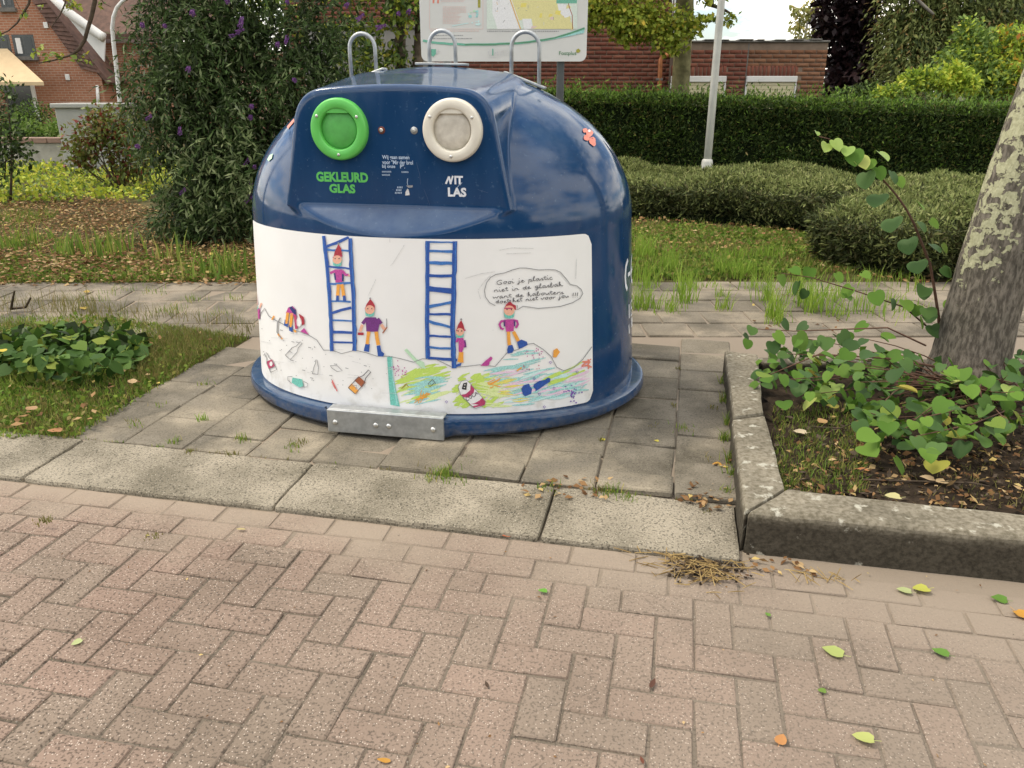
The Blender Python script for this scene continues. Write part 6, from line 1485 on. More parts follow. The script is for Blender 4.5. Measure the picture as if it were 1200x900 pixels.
WB_ = px_blobs([(1072, 25, 18, .6, .75, .7), (1090, 10, 18.2, .9, .8, .8), (1075, 75, 17.7, .55, .55, .6), (1050, 96, 17.5, .4, .32, .4), (1130, 20, 18.3, .8, .6, .8), (1100, 60, 18, .8, .4, .6), (1170, 20, 18.6, .8, .4, .6), (1085, -30, 18, .7, .5, .7), (1150, -40, 18.4, 1.5, .7, .9), (1058, 62, 17.6, .35, .5, .5)])
P, od = clump_points(2700, WB_, .5); Dv = RNG.normal(size=P.shape) * .35; Dv[:, 2] -= .55; Dv[:, :2] += od[:, :2] * .6
sprays("crown", wt, P, Dv, [M_lf_conif], 8, .42, .13, .30, wo_, droop=.8)
P, od = clump_points(3500, WB_, .9); leaves("inner_crown", P - np.array(wo_), [M_lf_dark, M_lf_conif], .16, wt, aspect=.4, droop=.6, probs=[.6, .4])
bm = bmesh.new(); limb(bm, (0, 0, -.1), (.1, 0, 4.8), .20, .09, .03)
for q in WB_: limb(bm, (.05, 0, 1.6 + random.random() * 1.6), Vector(q[:3]) - wo_, .055, .014, .10)
limb(bm, atY(1070, -5, 17.2) - wo_, atY(1094, 17, 17.1) - wo_, .035, .028, .02)
obj("trunk", bm, simple("grey_bark", (.17, .155, .13), .9, var=.3, scale=10, bump=.6), wt, smooth=True)
def bush(name, label, cat, Yb, blobs, n, mats, size, probs=None, asp=.5):
    B_ = px_blobs(blobs); cx = sum(q[0] for q in B_) / len(B_); t = thing(name, label, cat, (cx, Yb, 0)); o_ = Vector(t.location)
    P, od = clump_points(n, B_, .5); leaves("foliage", P - np.array(o_), mats, size, t, aspect=asp, droop=.05, outward=od * .5, probs=probs)
    bm = bmesh.new()
    for q in B_: limb(bm, (random.uniform(-.15, .15), random.uniform(-.1, .1), -.05), Vector(q[:3]) - o_, .02, .006, .1)
    obj("stems", bm, M_twig, t, smooth=True); return t
bush("bright_shrub", "bright yellow-green shrub with orange tints at the top right corner", "shrub", 14.2, [(1185, 65, 14, .35, .5, .4), (1165, 85, 13.9, .4, .4, .4), (1200, 95, 13.8, .4, .4, .4), (1175, 45, 14.1, .3, .2, .3), (1215, 60, 14, .4, .5, .4), (1190, 85, 13.5, .2, .22, .15)], 5200, [M_lf_bright, M_lf_midgreen, M_lf_autumn], .085, [.62, .26, .12])
bush("green_shrub", "mid green shrub above the hedge between the weeping tree and the bright corner shrub", "shrub", 14.0, [(1140, 60, 14, .4, .4, .4), (1120, 80, 13.9, .4, .35, .4), (1155, 95, 13.7, .4, .35, .4), (1135, 35, 14.1, .25, .22, .2), (1110, 100, 13.6, .35, .25, .3)], 5200, [M_lf_midgreen, M_lf_bright], .085, [.7, .3])
bush("lime_shrub", "small bright lime shrub showing just over the hedge top", "shrub", 12.9, [(1118, 88, 12.8, .22, .20, .2), (1132, 98, 12.7, .22, .16, .2), (1108, 97, 12.7, .15, .13, .2)], 1900, [M_lf_bright], .075)
bush("lime_shrub", "low yellowish shrub over the hedge in front of the weeping tree", "shrub", 13.0, [(1070, 96, 12.8, .24, .18, .2), (1085, 92, 12.8, .2, .17, .2), (1050, 106, 12.7, .25, .1, .2), (1035, 108, 12.7, .2, .07, .2)], 1900, [M_lf_bright, M_lf_midgreen], .075, [.7, .3])
bush("dark_shrub", "small dark shrub at the foot of the copper beech over the hedge", "shrub", 13.2, [(1005, 108, 13, .22, .09, .2), (988, 110, 13, .15, .06, .2), (1020, 106, 13, .18, .10, .2)], 1200, [M_lf_midgreen, M_lf_dark], .07, [.5, .5])
bt_ = thing("pale_birch", "pale yellowish birch top against the white sky above the garage", "tree", (atY(940, 60, 28).x, 28, 0)); bo2 = Vector(bt_.location)
BB_ = px_blobs([(938, 30, 28, .35, .5, .4), (948, 15, 28, .45, .4, .4), (932, 12, 28, .3, .15, .3), (955, 40, 28, .35, .4, .3), (960, 5, 28, .3, .3, .3), (948, 55, 28, .4, .4, .4)])
P, od = clump_points(900, BB_, .7); leaves("crown", P - np.array(bo2), [M_lf_birch], .14, bt_, aspect=.6, droop=.6, outward=od * .3)
bm = bmesh.new(); limb(bm, (0, 0, -.1), Vector(BB_[1][:3]) - bo2, .12, .03, .02)
for q in BB_: limb(bm, Vector((0, 0, 2.2)), Vector(q[:3]) - bo2, .03, .008, .1)
obj("trunk", bm, simple("birch_bark", (.5, .48, .43), .8, var=.3, scale=8), bt_, smooth=True)
dbk = thing("background_tree", "brownish green tree in the upper right beyond the bright shrubs", "tree", (atY(1190, 60, 21).x, 21, 0)); do_ = Vector(dbk.location)
DB_ = px_blobs([(1165, 10, 21, 1.0, .7, .8), (1200, 20, 21, 1.0, .8, .8), (1190, -40, 21, 1.4, .8, 1), (1225, 70, 21, .9, .9, .8), (1150, 45, 21, .7, .5, .6)])
P, od = clump_points(5200, DB_, .55); leaves("crown", P - np.array(do_), [M_lf_conif, M_lf_dark, M_lf_autumn], .17, dbk, aspect=.5, droop=.3, outward=od * .4, probs=[.52, .38, .10])
bm = bmesh.new(); limb(bm, (0, 0, -.1), (0, 0, 5), .25, .1, .03)
for q in DB_: limb(bm, (0, 0, 2 + random.random()), Vector(q[:3]) - do_, .06, .02, .1)
obj("trunk", bm, M_trunk_plain, dbk, smooth=True)

# bare branch with small leaves hanging in at the upper left, from a tree outside the frame
ov = thing("overhanging_tree", "tree outside the frame whose thin dark branches hang in at upper left", "tree", (-6.9, 7.2, 0)); oo = Vector(ov.location)
def OP(x, y): return atY(x, y, 7.2) - oo
bm = bmesh.new(); limb(bm, (0, 0, -.1), (.1, 0, 5.2), .16, .10, .02, 6, 12); obj("trunk", bm, M_trunk_plain, ov, smooth=True)
bm = bmesh.new(); up = Vector((.1, 0, 4.6))
main = [OP(112, -60), OP(111, 2), OP(107, 20), OP(103, 33), OP(99, 47), OP(93, 57), OP(85, 64), OP(75, 67), (OP(62, 71)), OP(45, 74)]
tube(bm, [up, OP(20, -150), OP(90, -110)] + main, [.05, .04, .03] + [.020, .018, .017, .016, .015, .014, .011, .008, .006, .004], 7)
for pts, r0 in (([(40, -40), (34, 4), (27, 16), (20, 27), (10, 36), (-8, 44)], .012), ([(85, -50), (76, 5), (70, 18), (64, 26), (60, 33)], .008), ([(88, 62), (92, 67), (97, 73), (103, 79)], .006), ([(95, 55), (97, 58), (95, 62)], .004), ([(99, 47), (103, 44)], .004), ([(27, 16), (33, 12), (32, 20)], .004), ([(90, 63), (91, 70), (88, 72)], .004), ([(112, -10), (122, 4), (130, 8)], .006), ([(20, -30), (18, 0), (24, 12)], .005)):
    tube(bm, [OP(*q) for q in pts], [r0 * (1 - .7 * i / (len(pts) - 1)) for i in range(len(pts))], 6)
tube(bm, [up, OP(30, -120), OP(40, -40)], [.04, .03, .013], 6); tube(bm, [OP(60, -110), OP(85, -50)], [.014, .009], 6)
obj("branches", bm, M_twig, ov, smooth=True)
bp_ = [(84, 4, 5), (92, 8, 3), (57, 60, 2), (64, 64, 3), (72, 68, 4), (46, 57, 2), (40, 62, 2), (29, 13, 2), (118, 6, 3), (92, 70, 3), (100, 66, 2), (55, 68, 3), (80, 10, 3), (4, 45, 2), (45, 8, 1), (104, 74, 2)]
P = np.array([tuple(OP(x + random.uniform(-4, 4), y + random.uniform(-3, 3))) for x, y, k in bp_ for _ in range(k * 3)])
leaves("leaves", P, [M_lf_lime, M_lf_midgreen], .045, ov, aspect=.6, droop=.3, probs=[.6, .4])
cr_, od = clump_points(800, [(.3, 0, 5.6, 1.6, 1.6, .9), (-.8, .5, 5.2, 1.2, 1.2, .8), (1.0, .2, 5.9, 1.3, 1.2, .8)], .6); leaves("crown", cr_, [M_lf_midgreen, M_lf_lime], .09, ov, aspect=.6, outward=od * .3, probs=[.6, .4])

# ------------------------------------------------------------------ lichen-covered tree trunk on the right
m, nd, lk, out = newmat("bark_with_lichen"); M_bark = m
b = N(nd, 'ShaderNodeBsdfPrincipled'); b.inputs['Roughness'].default_value = .92; b.inputs['Specular IOR Level'].default_value = .15
tc = N(nd, 'ShaderNodeTexCoord'); P = tc.outputs['Object']
mp = N(nd, 'ShaderNodeMapping'); mp.inputs['Rotation'].default_value = (0, R(-21), 0); mp.inputs['Scale'].default_value = (1, 1, .30); lk.new(P, mp.inputs['Vector'])
fz, rawz = noise_fac(nd, lk, mp.outputs[0], 60, 7, .42, .60)
f1, _ = noise_fac(nd, lk, P, 5, 5, .35, .65)
c = mixc(nd, lk, fz, (0.100, 0.086, 0.069), (0.245, 0.212, 0.172)); c = mixc(nd, lk, f1, c, mixc(nd, lk, 1.0, c, (.72, .74, .72), 'MULTIPLY'))
# lichen grows on the weather side: patchy, thinner towards the foot
geo = N(nd, 'ShaderNodeNewGeometry'); dp_ = N(nd, 'ShaderNodeVectorMath', operation='DOT_PRODUCT'); dp_.inputs[1].default_value = (-.86, -.36, .36); lk.new(geo.outputs['True Normal'], dp_.inputs[0])
nl = N(nd, 'ShaderNodeTexNoise'); nl.inputs['Scale'].default_value = 19; nl.inputs['Detail'].default_value = 9; nl.inputs['Roughness'].default_value = .62; nl.inputs['Distortion'].default_value = .4; lk.new(P, nl.inputs['Vector'])
sx = N(nd, 'ShaderNodeSeparateXYZ'); lk.new(P, sx.inputs[0]); hz_ = N(nd, 'ShaderNodeMapRange'); hz_.inputs['From Min'].default_value = .25; hz_.inputs['From Max'].default_value = .75; hz_.inputs['To Min'].default_value = -.7; hz_.inputs['To Max'].default_value = 0.02; lk.new(sx.outputs['Z'], hz_.inputs['Value'])
s1_ = N(nd, 'ShaderNodeMath', operation='MULTIPLY'); s1_.inputs[1].default_value = .9; lk.new(dp_.outputs['Value'], s1_.inputs[0])
s2_ = N(nd, 'ShaderNodeMath', operation='MULTIPLY_ADD'); s2_.inputs[1].default_value = 2.6; lk.new(nl.outputs['Fac'], s2_.inputs[0]); lk.new(s1_.outputs[0], s2_.inputs[2])
s3_ = N(nd, 'ShaderNodeMath', operation='ADD'); lk.new(s2_.outputs[0], s3_.inputs[0]); lk.new(hz_.outputs[0], s3_.inputs[1])
lm = N(nd, 'ShaderNodeMapRange'); lm.inputs['From Min'].default_value = 2.06; lm.inputs['From Max'].default_value = 2.12; lk.new(s3_.outputs[0], lm.inputs['Value'])
f9, _ = noise_fac(nd, lk, P, 60, 4, .35, .65)
c = mixc(nd, lk, lm.outputs[0], c, mixc(nd, lk, f9, (0.33, 0.325, 0.20), (0.47, 0.46, 0.30)))
lk.new(c, b.inputs['Base Color'])
hsum = N(nd, 'ShaderNodeMath', operation='ADD'); lk.new(rawz, hsum.inputs[0]); hl = N(nd, 'ShaderNodeMath', operation='MULTIPLY'); hl.inputs[1].default_value = .5; lk.new(lm.outputs[0], hl.inputs[0]); lk.new(hl.outputs[0], hsum.inputs[1])
bp = N(nd, 'ShaderNodeBump'); bp.inputs['Strength'].default_value = .9; bp.inputs['Distance'].default_value = .012; lk.new(hsum.outputs[0], bp.inputs['Height']); lk.new(bp.outputs[0], b.inputs['Normal']); lk.new(b.outputs[0], out.inputs[0])
TY = 3.85
tb0 = atY(1133, 452, TY)
trunk_t = thing("lichen_tree", "leaning grey tree trunk with yellow-green lichen in the raised planter", "tree", (tb0.x, TY, 0)); tto = Vector(trunk_t.location)
cl_ = [(1133, 470, 122), (1135, 440, 92), (1139, 415, 84), (1150, 370, 81), (1164, 319, 80), (1181, 262, 78), (1199, 205, 77), (1222, 140, 77), (1250, 60, 76), (1285, -40, 75), (1335, -180, 74)]
bm = bmesh.new(); SEG = 44; rings = []
cs_ = [(atY(x, y, TY), w) for x, y, w in cl_]
fine = []
for i in range(len(cs_) - 1):
    k = 7
    for a in range(k):
        f = a / k; f2 = f
        p = cs_[i][0].lerp(cs_[i + 1][0], f2); fine.append((p, cs_[i][1] + (cs_[i + 1][1] - cs_[i][1]) * f2))
for i, (p, w) in enumerate(fine):
    depth = p.y * math.cos(PITCH) - (p.z - CAMH) * math.sin(PITCH); r_ = w / 2 / FPX * depth * .97
    tdir = (fine[min(i + 1, len(fine) - 1)][0] - fine[max(i - 1, 0)][0]).normalized(); s_ = tdir.cross(Vector((0, 1, 0))).normalized(); q_ = s_.cross(tdir)
    ring = []
    for k in range(SEG):
        a = 2 * math.pi * k / SEG
        rr = r_ * (1 + .035 * math.sin(a * 3 + i * .04) + .022 * mnoise.noise(Vector((math.cos(a) * 3, math.sin(a) * 3, i * .14))) + .018 * mnoise.noise(Vector((math.cos(a) * 9, math.sin(a) * 9, i * .10))))
        if i < 14: rr *= 1 + (14 - i) / 14 * .10 * (1 + math.sin(a * 5))
        ring.append(bm.verts.new(p + s_ * math.cos(a) * rr + q_ * math.sin(a) * rr - tto))
    rings.append(ring)
for i in range(len(rings) - 1):
    for k in range(SEG): bm.faces.new((rings[i][k], rings[i][(k + 1) % SEG], rings[i + 1][(k + 1) % SEG], rings[i + 1][k]))
obj("trunk", bm, M_bark, trunk_t, smooth=True)
topc = fine[-1][0] - tto; bm = bmesh.new()
for a, r0 in (((.9, .6, 1.0), .10), ((-.5, .4, 1.5), .09), ((.6, -.9, 1.3), .08), ((1.6, .1, 1.5), .07)): limb(bm, topc, topc + Vector(a) * 1.2, r0, .03, .08)
obj("limbs", bm, M_bark, trunk_t, smooth=True)
P, od = clump_points(2300, [(topc.x + .9, .5, topc.z + 1.6, 1.6, 1.5, .9), (topc.x + 1.8, -.3, topc.z + 1.9, 1.4, 1.4, .8), (topc.x - .2, .6, topc.z + 2.0, 1.2, 1.2, .7)], .6); leaves("crown", P, [M_lf_redbud, M_lf_redbud_dark], .11, trunk_t, aspect=.8, outward=od * .3, probs=[.6, .4])

# ------------------------------------------------------------------ broad heart-shaped leaves (basal shoots round the trunk)
def heart_leaf(name, mat, s=1.0, fold=.18, curl=.10):
    out_ = [(0, .02), (.16, -.07), (.36, -.05), (.50, .10), (.54, .30), (.49, .55), (.34, .79), (.15, .94), (0, 1.02)]
    V = [(0, .02, 0), (0, .35, -.015), (0, .68, -.02), (0, 1.02, -.05)]; F = []
    for sgn in (1, -1):
        b0 = len(V)
        for x, y in out_[1:-1]: V.append((sgn * x, y, abs(x) * fold - curl * (y - .4) ** 2 - (.10 * max(0, abs(x) - .35))))
        r = list(range(b0, b0 + 7)); seq = [(0, r[0], r[1]), (0, r[1], r[2]), (0, r[2], 1), (1, r[2], r[3]), (1, r[3], r[4]), (1, r[4], 2), (2, r[4], r[5]), (2, r[5], r[6]), (2, r[6], 3)]
        for t in seq: F.append(t if sgn > 0 else t[::-1])
    me = bpy.data.meshes.new(name); me.from_pydata([(x * s, y * s, z * s) for x, y, z in V], [], F); me.materials.append(mat); me.shade_smooth(); return me
HL = [heart_leaf("leaf", mt, 1, f_, c_) for mt, f_, c_ in ((M_lf_redbud, .20, .10), (M_lf_redbud, .05, .25), (M_lf_redbud, .34, .05), (M_lf_redbud_dark, .12, .15), (M_lf_redbud_dark, .25, .3), (M_lf_redbud_young, .25, .1))]
rb = thing("heart_leaved_shrub", "leafy shrub with round heart-shaped leaves around the base of the leaning trunk", "shrub", (2.05, 3.35, .05)); rbo = Vector(rb.location)
def put_leaf(p, size, me, parent, po, yaw=None, pitch=None):
    o = bpy.data.objects.new("leaf", me); COL.objects.link(o); o.parent = parent; o.location = Vector(p) - po
    o.rotation_euler = (R(random.uniform(-55, 5)) if pitch is None else pitch, R(random.uniform(-28, 28)), R(random.uniform(90, 270)) if yaw is None else yaw); o.scale = (size,) * 3
region = [(888, 432), (930, 462), (985, 478), (1020, 515), (1085, 530), (1130, 520), (1200, 500), (1240, 500), (1240, 400), (1180, 415), (1090, 420), (1040, 390), (985, 385), (925, 398)]
spots = []
tries = 0
while len(spots) < 212 and tries < 20000:
    tries += 1
    x, y = random.uniform(885, 1240), random.uniform(380, 535)
    if not in_poly(x, y, region): continue
    z = .10 + .22 * random.random() + (.05 if y < 440 else 0)
    p = gp(x, y, z)
    if (p.x - tb0.x) ** 2 + (p.y - TY) ** 2 < .24 ** 2: continue
    if p.y > TY and abs(p.x - tb0.x) < .2: continue
    if any((p - q).length < .036 for q in spots): continue
    spots.append(p)
for p in spots:
    put_leaf(p, random.uniform(.042, .078), random.choices(HL, [4, 3, 3, 4, 4, .4])[0], rb, rbo)
for x, y, me in ((1012, 562 - 40, HL[0]), (1050, 536, HL[1]), (1110, 520, HL[0]), (1094, 512, HL[1]), (1100, 540, HL[0]), (1060, 500, HL[0]), (980, 450, HL[5]), (960, 455, HL[5])): put_leaf(gp(x, y, .13), .085, me, rb, rbo)
for _ in range(34):
    p = gp(random.uniform(888, 1010), random.uniform(408, 476), random.uniform(.10, .22))
    if (p.x - tb0.x) ** 2 + (p.y - TY) ** 2 > .3 ** 2: put_leaf(p, random.uniform(.045, .075), random.choices(HL, [4, 4, 3, 3, 2, 1])[0], rb, rbo)
# leaning side shoots reaching left over the kerb
for x, y, Y, s in ((882, 383, 3.75, .055), (872, 391, 3.75, .04), (908, 390, 3.7, .07), (877, 398, 3.7, .05), (905, 400, 3.7, .065), (933, 392, 3.7, .085), (917, 376, 3.8, .06), (946, 380, 3.8, .06), (985, 390, 3.7, .08), (968, 395, 3.7, .075), (1000, 398, 3.7, .08), (958, 401, 3.7, .07), (1015, 378, 3.9, .07), (915, 322, 4.0, .06), (928, 314, 4.0, .055), (950, 314, 4.0, .06), (935, 330, 4.0, .07), (962, 332, 4.0, .06), (945, 340, 4.0, .05), (998, 336, 4.0, .07), (990, 344, 4.0, .055), (1025, 342, 3.95, .075), (1045, 350, 3.95, .06), (1010, 320, 4.0, .05), (980, 320, 4.0, .055), (1060, 352, 3.95, .07), (1075, 358, 3.95, .06), (1085, 338, 3.95, .065), (1090, 368, 3.9, .065), (1078, 372, 3.9, .06), (1112, 352, 3.95, .05), (1098, 382, 3.9, .06)):
    put_leaf(atY(x, y, Y), s * 1.05, random.choices(HL, [3, 2, 2, 5, 3, .3])[0], rb, rbo, pitch=R(random.uniform(-80, -25)))
bm = bmesh.new()
for pts, Y, r0 in (([(1085, 405), (1040, 384), (985, 386), (930, 388), (880, 385)], 3.75, .005), ([(1095, 390), (1060, 360), (1000, 340), (950, 325), (915, 320)], 3.98, .005), ([(1100, 430), (1040, 420), (960, 415), (900, 440)], 3.55, .006)):
    tube(bm, [atY(x, y, Y) - rbo for x, y in pts], [r0 * (1 - .6 * i / (len(pts) - 1)) for i in range(len(pts))], 6)
for p in spots[::3]: limb(bm, Vector((tb0.x + random.uniform(-.2, .2), TY - .12, .05)) - rbo, Vector(p) - rbo, .0045, .002, .1, 4, 5)
obj("stems", bm, M_redstem, rb, smooth=True)
sm = [p for p in (gp(random.uniform(890, 1200), random.uniform(405, 520), random.uniform(.07, .20)) for _ in range(520)) if in_poly(to_px(p)[0], to_px(p)[1], region) and (p.x - tb0.x) ** 2 + (p.y - TY) ** 2 > .27 ** 2]
o = leaves("small_leaves", np.array([tuple(p - rbo) for p in sm]), [M_lf_redbud, M_lf_redbud_dark, M_lf_grn], .045, rb, aspect=.9, droop=.2, probs=[.5, .35, .15]); o['kind'] = 'stuff'
# the tall young shoot standing in front of the shrubs
sp_ = thing("young_shoot", "tall thin reddish shoot with heart-shaped leaves left of the trunk", "sapling", (atY(1101, 420, 3.92).x, 3.92, .05)); spo = Vector(sp_.location)
stem = [(1103, 430), (1101, 400), (1100, 372), (1096, 345), (1090, 310), (1079, 282), (1071, 262), (1062, 245), (1050, 228), (1036, 212), (1020, 197), (1003, 182), (985, 171), (972, 163), (960, 160)]
bm = bmesh.new(); tube(bm, [atY(x, y, 3.92 + .002 * (430 - y) / 10) - spo for x, y in stem], [.0085 - .0065 * i / 14 for i in range(15)], 8); obj("stem", bm, M_redstem, sp_, smooth=True)
for x, y, s, k, yaw in ((957, 158, .022, 5, 200), (969, 172, .040, 5, 170), (977, 168, .045, 5, 210), (1000, 180, .060, 0, 160), (1006, 188, .055, 5, 200), (994, 176, .045, 5, 140), (1030, 182, .050, 5, 230), (1020, 190, .045, 0, 150), (1015, 206, .062, 3, 110), (1028, 200, .05, 0, 200), (1045, 205, .048, 3, 230), (1052, 212, .04, 0, 215), (1030, 232, .068, 3, 120), (1074, 240, .045, 0, 240), (1046, 260, .070, 3, 115), (1078, 264, .045, 3, 225), (1090, 262, .04, 0, 250), (1064, 284, .065, 4, 120), (1092, 290, .048, 3, 220), (1104, 290, .038, 0, 250), (1075, 310, .065, 3, 130), (1104, 318, .045, 3, 235), (1112, 317, .03, 0, 250), (1084, 340, .055, 4, 140), (1086, 365, .055, 4, 170), (1092, 385, .055, 4, 180)):
    put_leaf(atY(x, y - 4, 3.92), s * 1.42, HL[k], sp_, spo, yaw=R(180 + (yaw - 180) * .6), pitch=R(random.uniform(-62, -25)))

# ------------------------------------------------------------------ ivy patch on the left plot
def ivy_leaf(mat, fold):
    o_ = [(0, 0), (.20, -.12), (.44, -.04), (.50, .20), (.54, .42), (.38, .62), (.19, .84), (0, 1.0)]
    V = [(0, 0, 0), (0, .5, -.02), (0, 1, -.06)]; F = []
    for sgn in (1, -1):
        b0 = len(V)
        for x, y in o_[1:-1]: V.append((sgn * x, y, abs(x) * fold - .06 * y * y))
        r = list(range(b0, b0 + 6))
        for t in ((0, r[0], r[1]), (0, r[1], r[2]), (0, r[2], 1), (1, r[2], r[3]), (1, r[3], r[4]), (1, r[4], r[5]), (1, r[5], 2)): F.append(t if sgn > 0 else t[::-1])
    me = bpy.data.meshes.new("leaf"); me.from_pydata(V, [], F); me.materials.append(mat); me.shade_smooth(); return me
IV = [ivy_leaf(M_lf_ivy, .12), ivy_leaf(M_lf_ivy, -.05), ivy_leaf(M_lf_ivy, .25)]
iv = thing("ivy_patch", "low clump of dark green lobed ivy leaves on the grass plot at left", "ivy", gp(85, 415)); ivo = Vector(iv.location)
cnt = 0
while cnt < 290:
    x, y = random.uniform(-25, 175), random.uniform(372, 446); e = ((x - 72) / 100) ** 2 + ((y - 411) / 33) ** 2
    if e > 1 or (y > 432 and random.random() < .6): continue
    z = .03 + .20 * (1 - e) * random.random() ** .6; p = gp(x, y, z)
    put_leaf(p, random.uniform(.045, .085), random.choice(IV), iv, ivo, pitch=R(random.uniform(-85, 25))); cnt += 1
P, od = clump_points(900, [(0, 0, .05, .48, .3, .09), (-.35, -.05, .05, .35, .3, .08)], .6); leaves("inner_leaves", P, [M_lf_ivy, M_lf_dark], .07, iv, aspect=.7, droop=.1, probs=[.5, .5])

# ------------------------------------------------------------------ grass, weeds, ground cover, leaf litter
def poly_world(pts): return [(gp(*q).x, gp(*q).y) for q in pts]
def grass(name, specs, mats):
    VV_, QQ, MM = [], [], []; k = 0
    for P, h, w, lean, mi in specs:
        V, Q = blades(P, h, w, lean); VV_.append(V); QQ.append(Q + k); MM.append(np.full(len(Q), mi)); k += len(V)
    o = link(name, fastmesh(name, np.concatenate(VV_), np.concatenate(QQ), mats, np.concatenate(MM))); o['kind'] = 'stuff'; return o
def z3(P2, z=-.012): return np.stack([P2[:, 0], P2[:, 1], np.full(len(P2), z)], 1)
def patchy(P2, scale, thr, seed=0): 
    v = np.array([mnoise.noise(Vector((p[0] * scale, p[1] * scale, seed))) for p in P2]); return P2[v > thr]
plotL = poly_world([(-60, 512), (84, 515), (172, 462), (243, 420), (292, 395), (215, 384), (120, 372), (-60, 372)])
vergeL = poly_world([(-60, 332), (100, 330), (320, 328), (330, 262), (240, 250), (-60, 250)])
vergeLf = poly_world([(-60, 332), (100, 331), (320, 329), (322, 300), (-60, 300)])
lawnfar = poly_world([(-80, 243), (170, 236), (250, 200), (170, 178), (20, 173), (-80, 173)])
vergeR = poly_world([(735, 325), (830, 326), (930, 322), (1000, 318), (945, 275), (830, 266), (735, 262)])
specs = [(z3(sample_poly(plotL, 13000)), .042, .0055, .9, 0), (z3(patchy(sample_poly(plotL, 12000), 2.0, .0, 3)), .045, .005, 1.0, 2), (z3(sample_poly(poly_world([(150, 462), (243, 420), (292, 395), (200, 388), (170, 420)]), 1500)), .075, .004, .8, 2), (z3(sample_poly(poly_world([(-40, 372), (120, 372), (110, 350), (-40, 350)]), 260)), .13, .004, .8, 2),
         (z3(sample_poly(poly_world([(230, 378), (292, 395), (300, 380), (200, 368), (60, 352), (60, 372)]), 420)), .11, .004, .9, 2)]
grass("left_plot_grass", specs, [M_grass, M_grassbright, M_grassdry])
specs = [(z3(sample_poly(vergeLf, 7000)), .045, .007, 1.0, 0), (z3(patchy(sample_poly(vergeL, 9000), .9, .20, 5)), .09, .008, .8, 0), (z3(patchy(sample_poly(vergeL, 7000), 1.3, -.1, 9)), .05, .007, 1.0, 2)]
for x, y, n in ((86, 298, 60), (126, 300, 60), (140, 296, 26), (200, 305, 40), (257, 323, 50), (270, 318, 30), (40, 285, 20), (20, 290, 30)):
    c_ = gp(x, y); P2 = np.stack([RNG.normal(c_.x, .10, n), RNG.normal(c_.y, .10, n)], 1); specs.append((z3(P2), .24, .018, .5, 0))
grass("left_verge_grass", specs, [M_grass, M_grassbright, M_grassdry])
specs = [(z3(sample_poly(vergeR, 8000)), .055, .009, .9, 0), (z3(patchy(sample_poly(vergeR, 5000), 1.1, .05, 2)), .05, .012, 1.0, 2), (z3(patchy(sample_poly(poly_world([(742, 322), (800, 330), (805, 310), (745, 290)]), 900), 2.2, .0, 4)), .24, .008, .6, 1), (z3(patchy(sample_poly(poly_world([(800, 330), (925, 322), (915, 300), (820, 306)]), 1500), 2.4, .12, 6)), .15, .008, .6, 1)]
def tuft(x, y, n, sp, h, mi, w=.007): c_ = gp(x, y); return (np.stack([RNG.normal(c_.x, sp, n), RNG.normal(c_.y, sp, n), np.full(n, -.012)], 1), h, w, .7, mi)
for x, y, n, sp, h in ((752, 360, 80, .05, .22), (756, 335, 70, .06, .25), (778, 362, 90, .08, .13), (800, 352, 70, .05, .20), (806, 338, 50, .05, .2), (848, 362, 40, .03, .14), (845, 348, 24, .03, .11), (898, 352, 60, .05, .22), (905, 370, 60, .04, .22), (912, 378, 50, .05, .18), (945, 358, 90, .08, .24), (957, 364, 70, .06, .22), (938, 345, 50, .06, .2), (975, 350, 50, .08, .16), (1010, 366, 60, .10, .17), (985, 372, 30, .06, .1), (1030, 352, 40, .08, .13), (1060, 365, 40, .10, .13), (828, 336, 30, .06, .08), (880, 335, 50, .10, .12), (1005, 330, 50, .12, .14), (1060, 335, 40, .12, .14)):
    specs.append(tuft(x, y, n, sp, h, 1))
far_r = [(3.0, 6.3), (9.5, 6.3), (9.5, 10.5), (4.0, 10.5)]; far_l = [(-7.5, 3.75), (-2.6, 3.55), (-2.6, 4.7), (-7.5, 4.7)]
far_b = [(-2.4, 6.35), (3.2, 6.35), (3.2, 10.5), (-2.4, 10.5)]; far_o = [(-14, 6.35), (-4.5, 6.35), (-6.5, 12), (-14, 12)]
for pl_ in (far_r, far_l, far_b, far_o): specs += [(z3(sample_poly(pl_, 9000)), .06, .008, .9, 0), (z3(patchy(sample_poly(pl_, 5000), 1.2, 0, 3)), .05, .008, 1.0, 2)]
grass("verge_grass", specs, [M_grass, M_grassbright, M_grassdry])
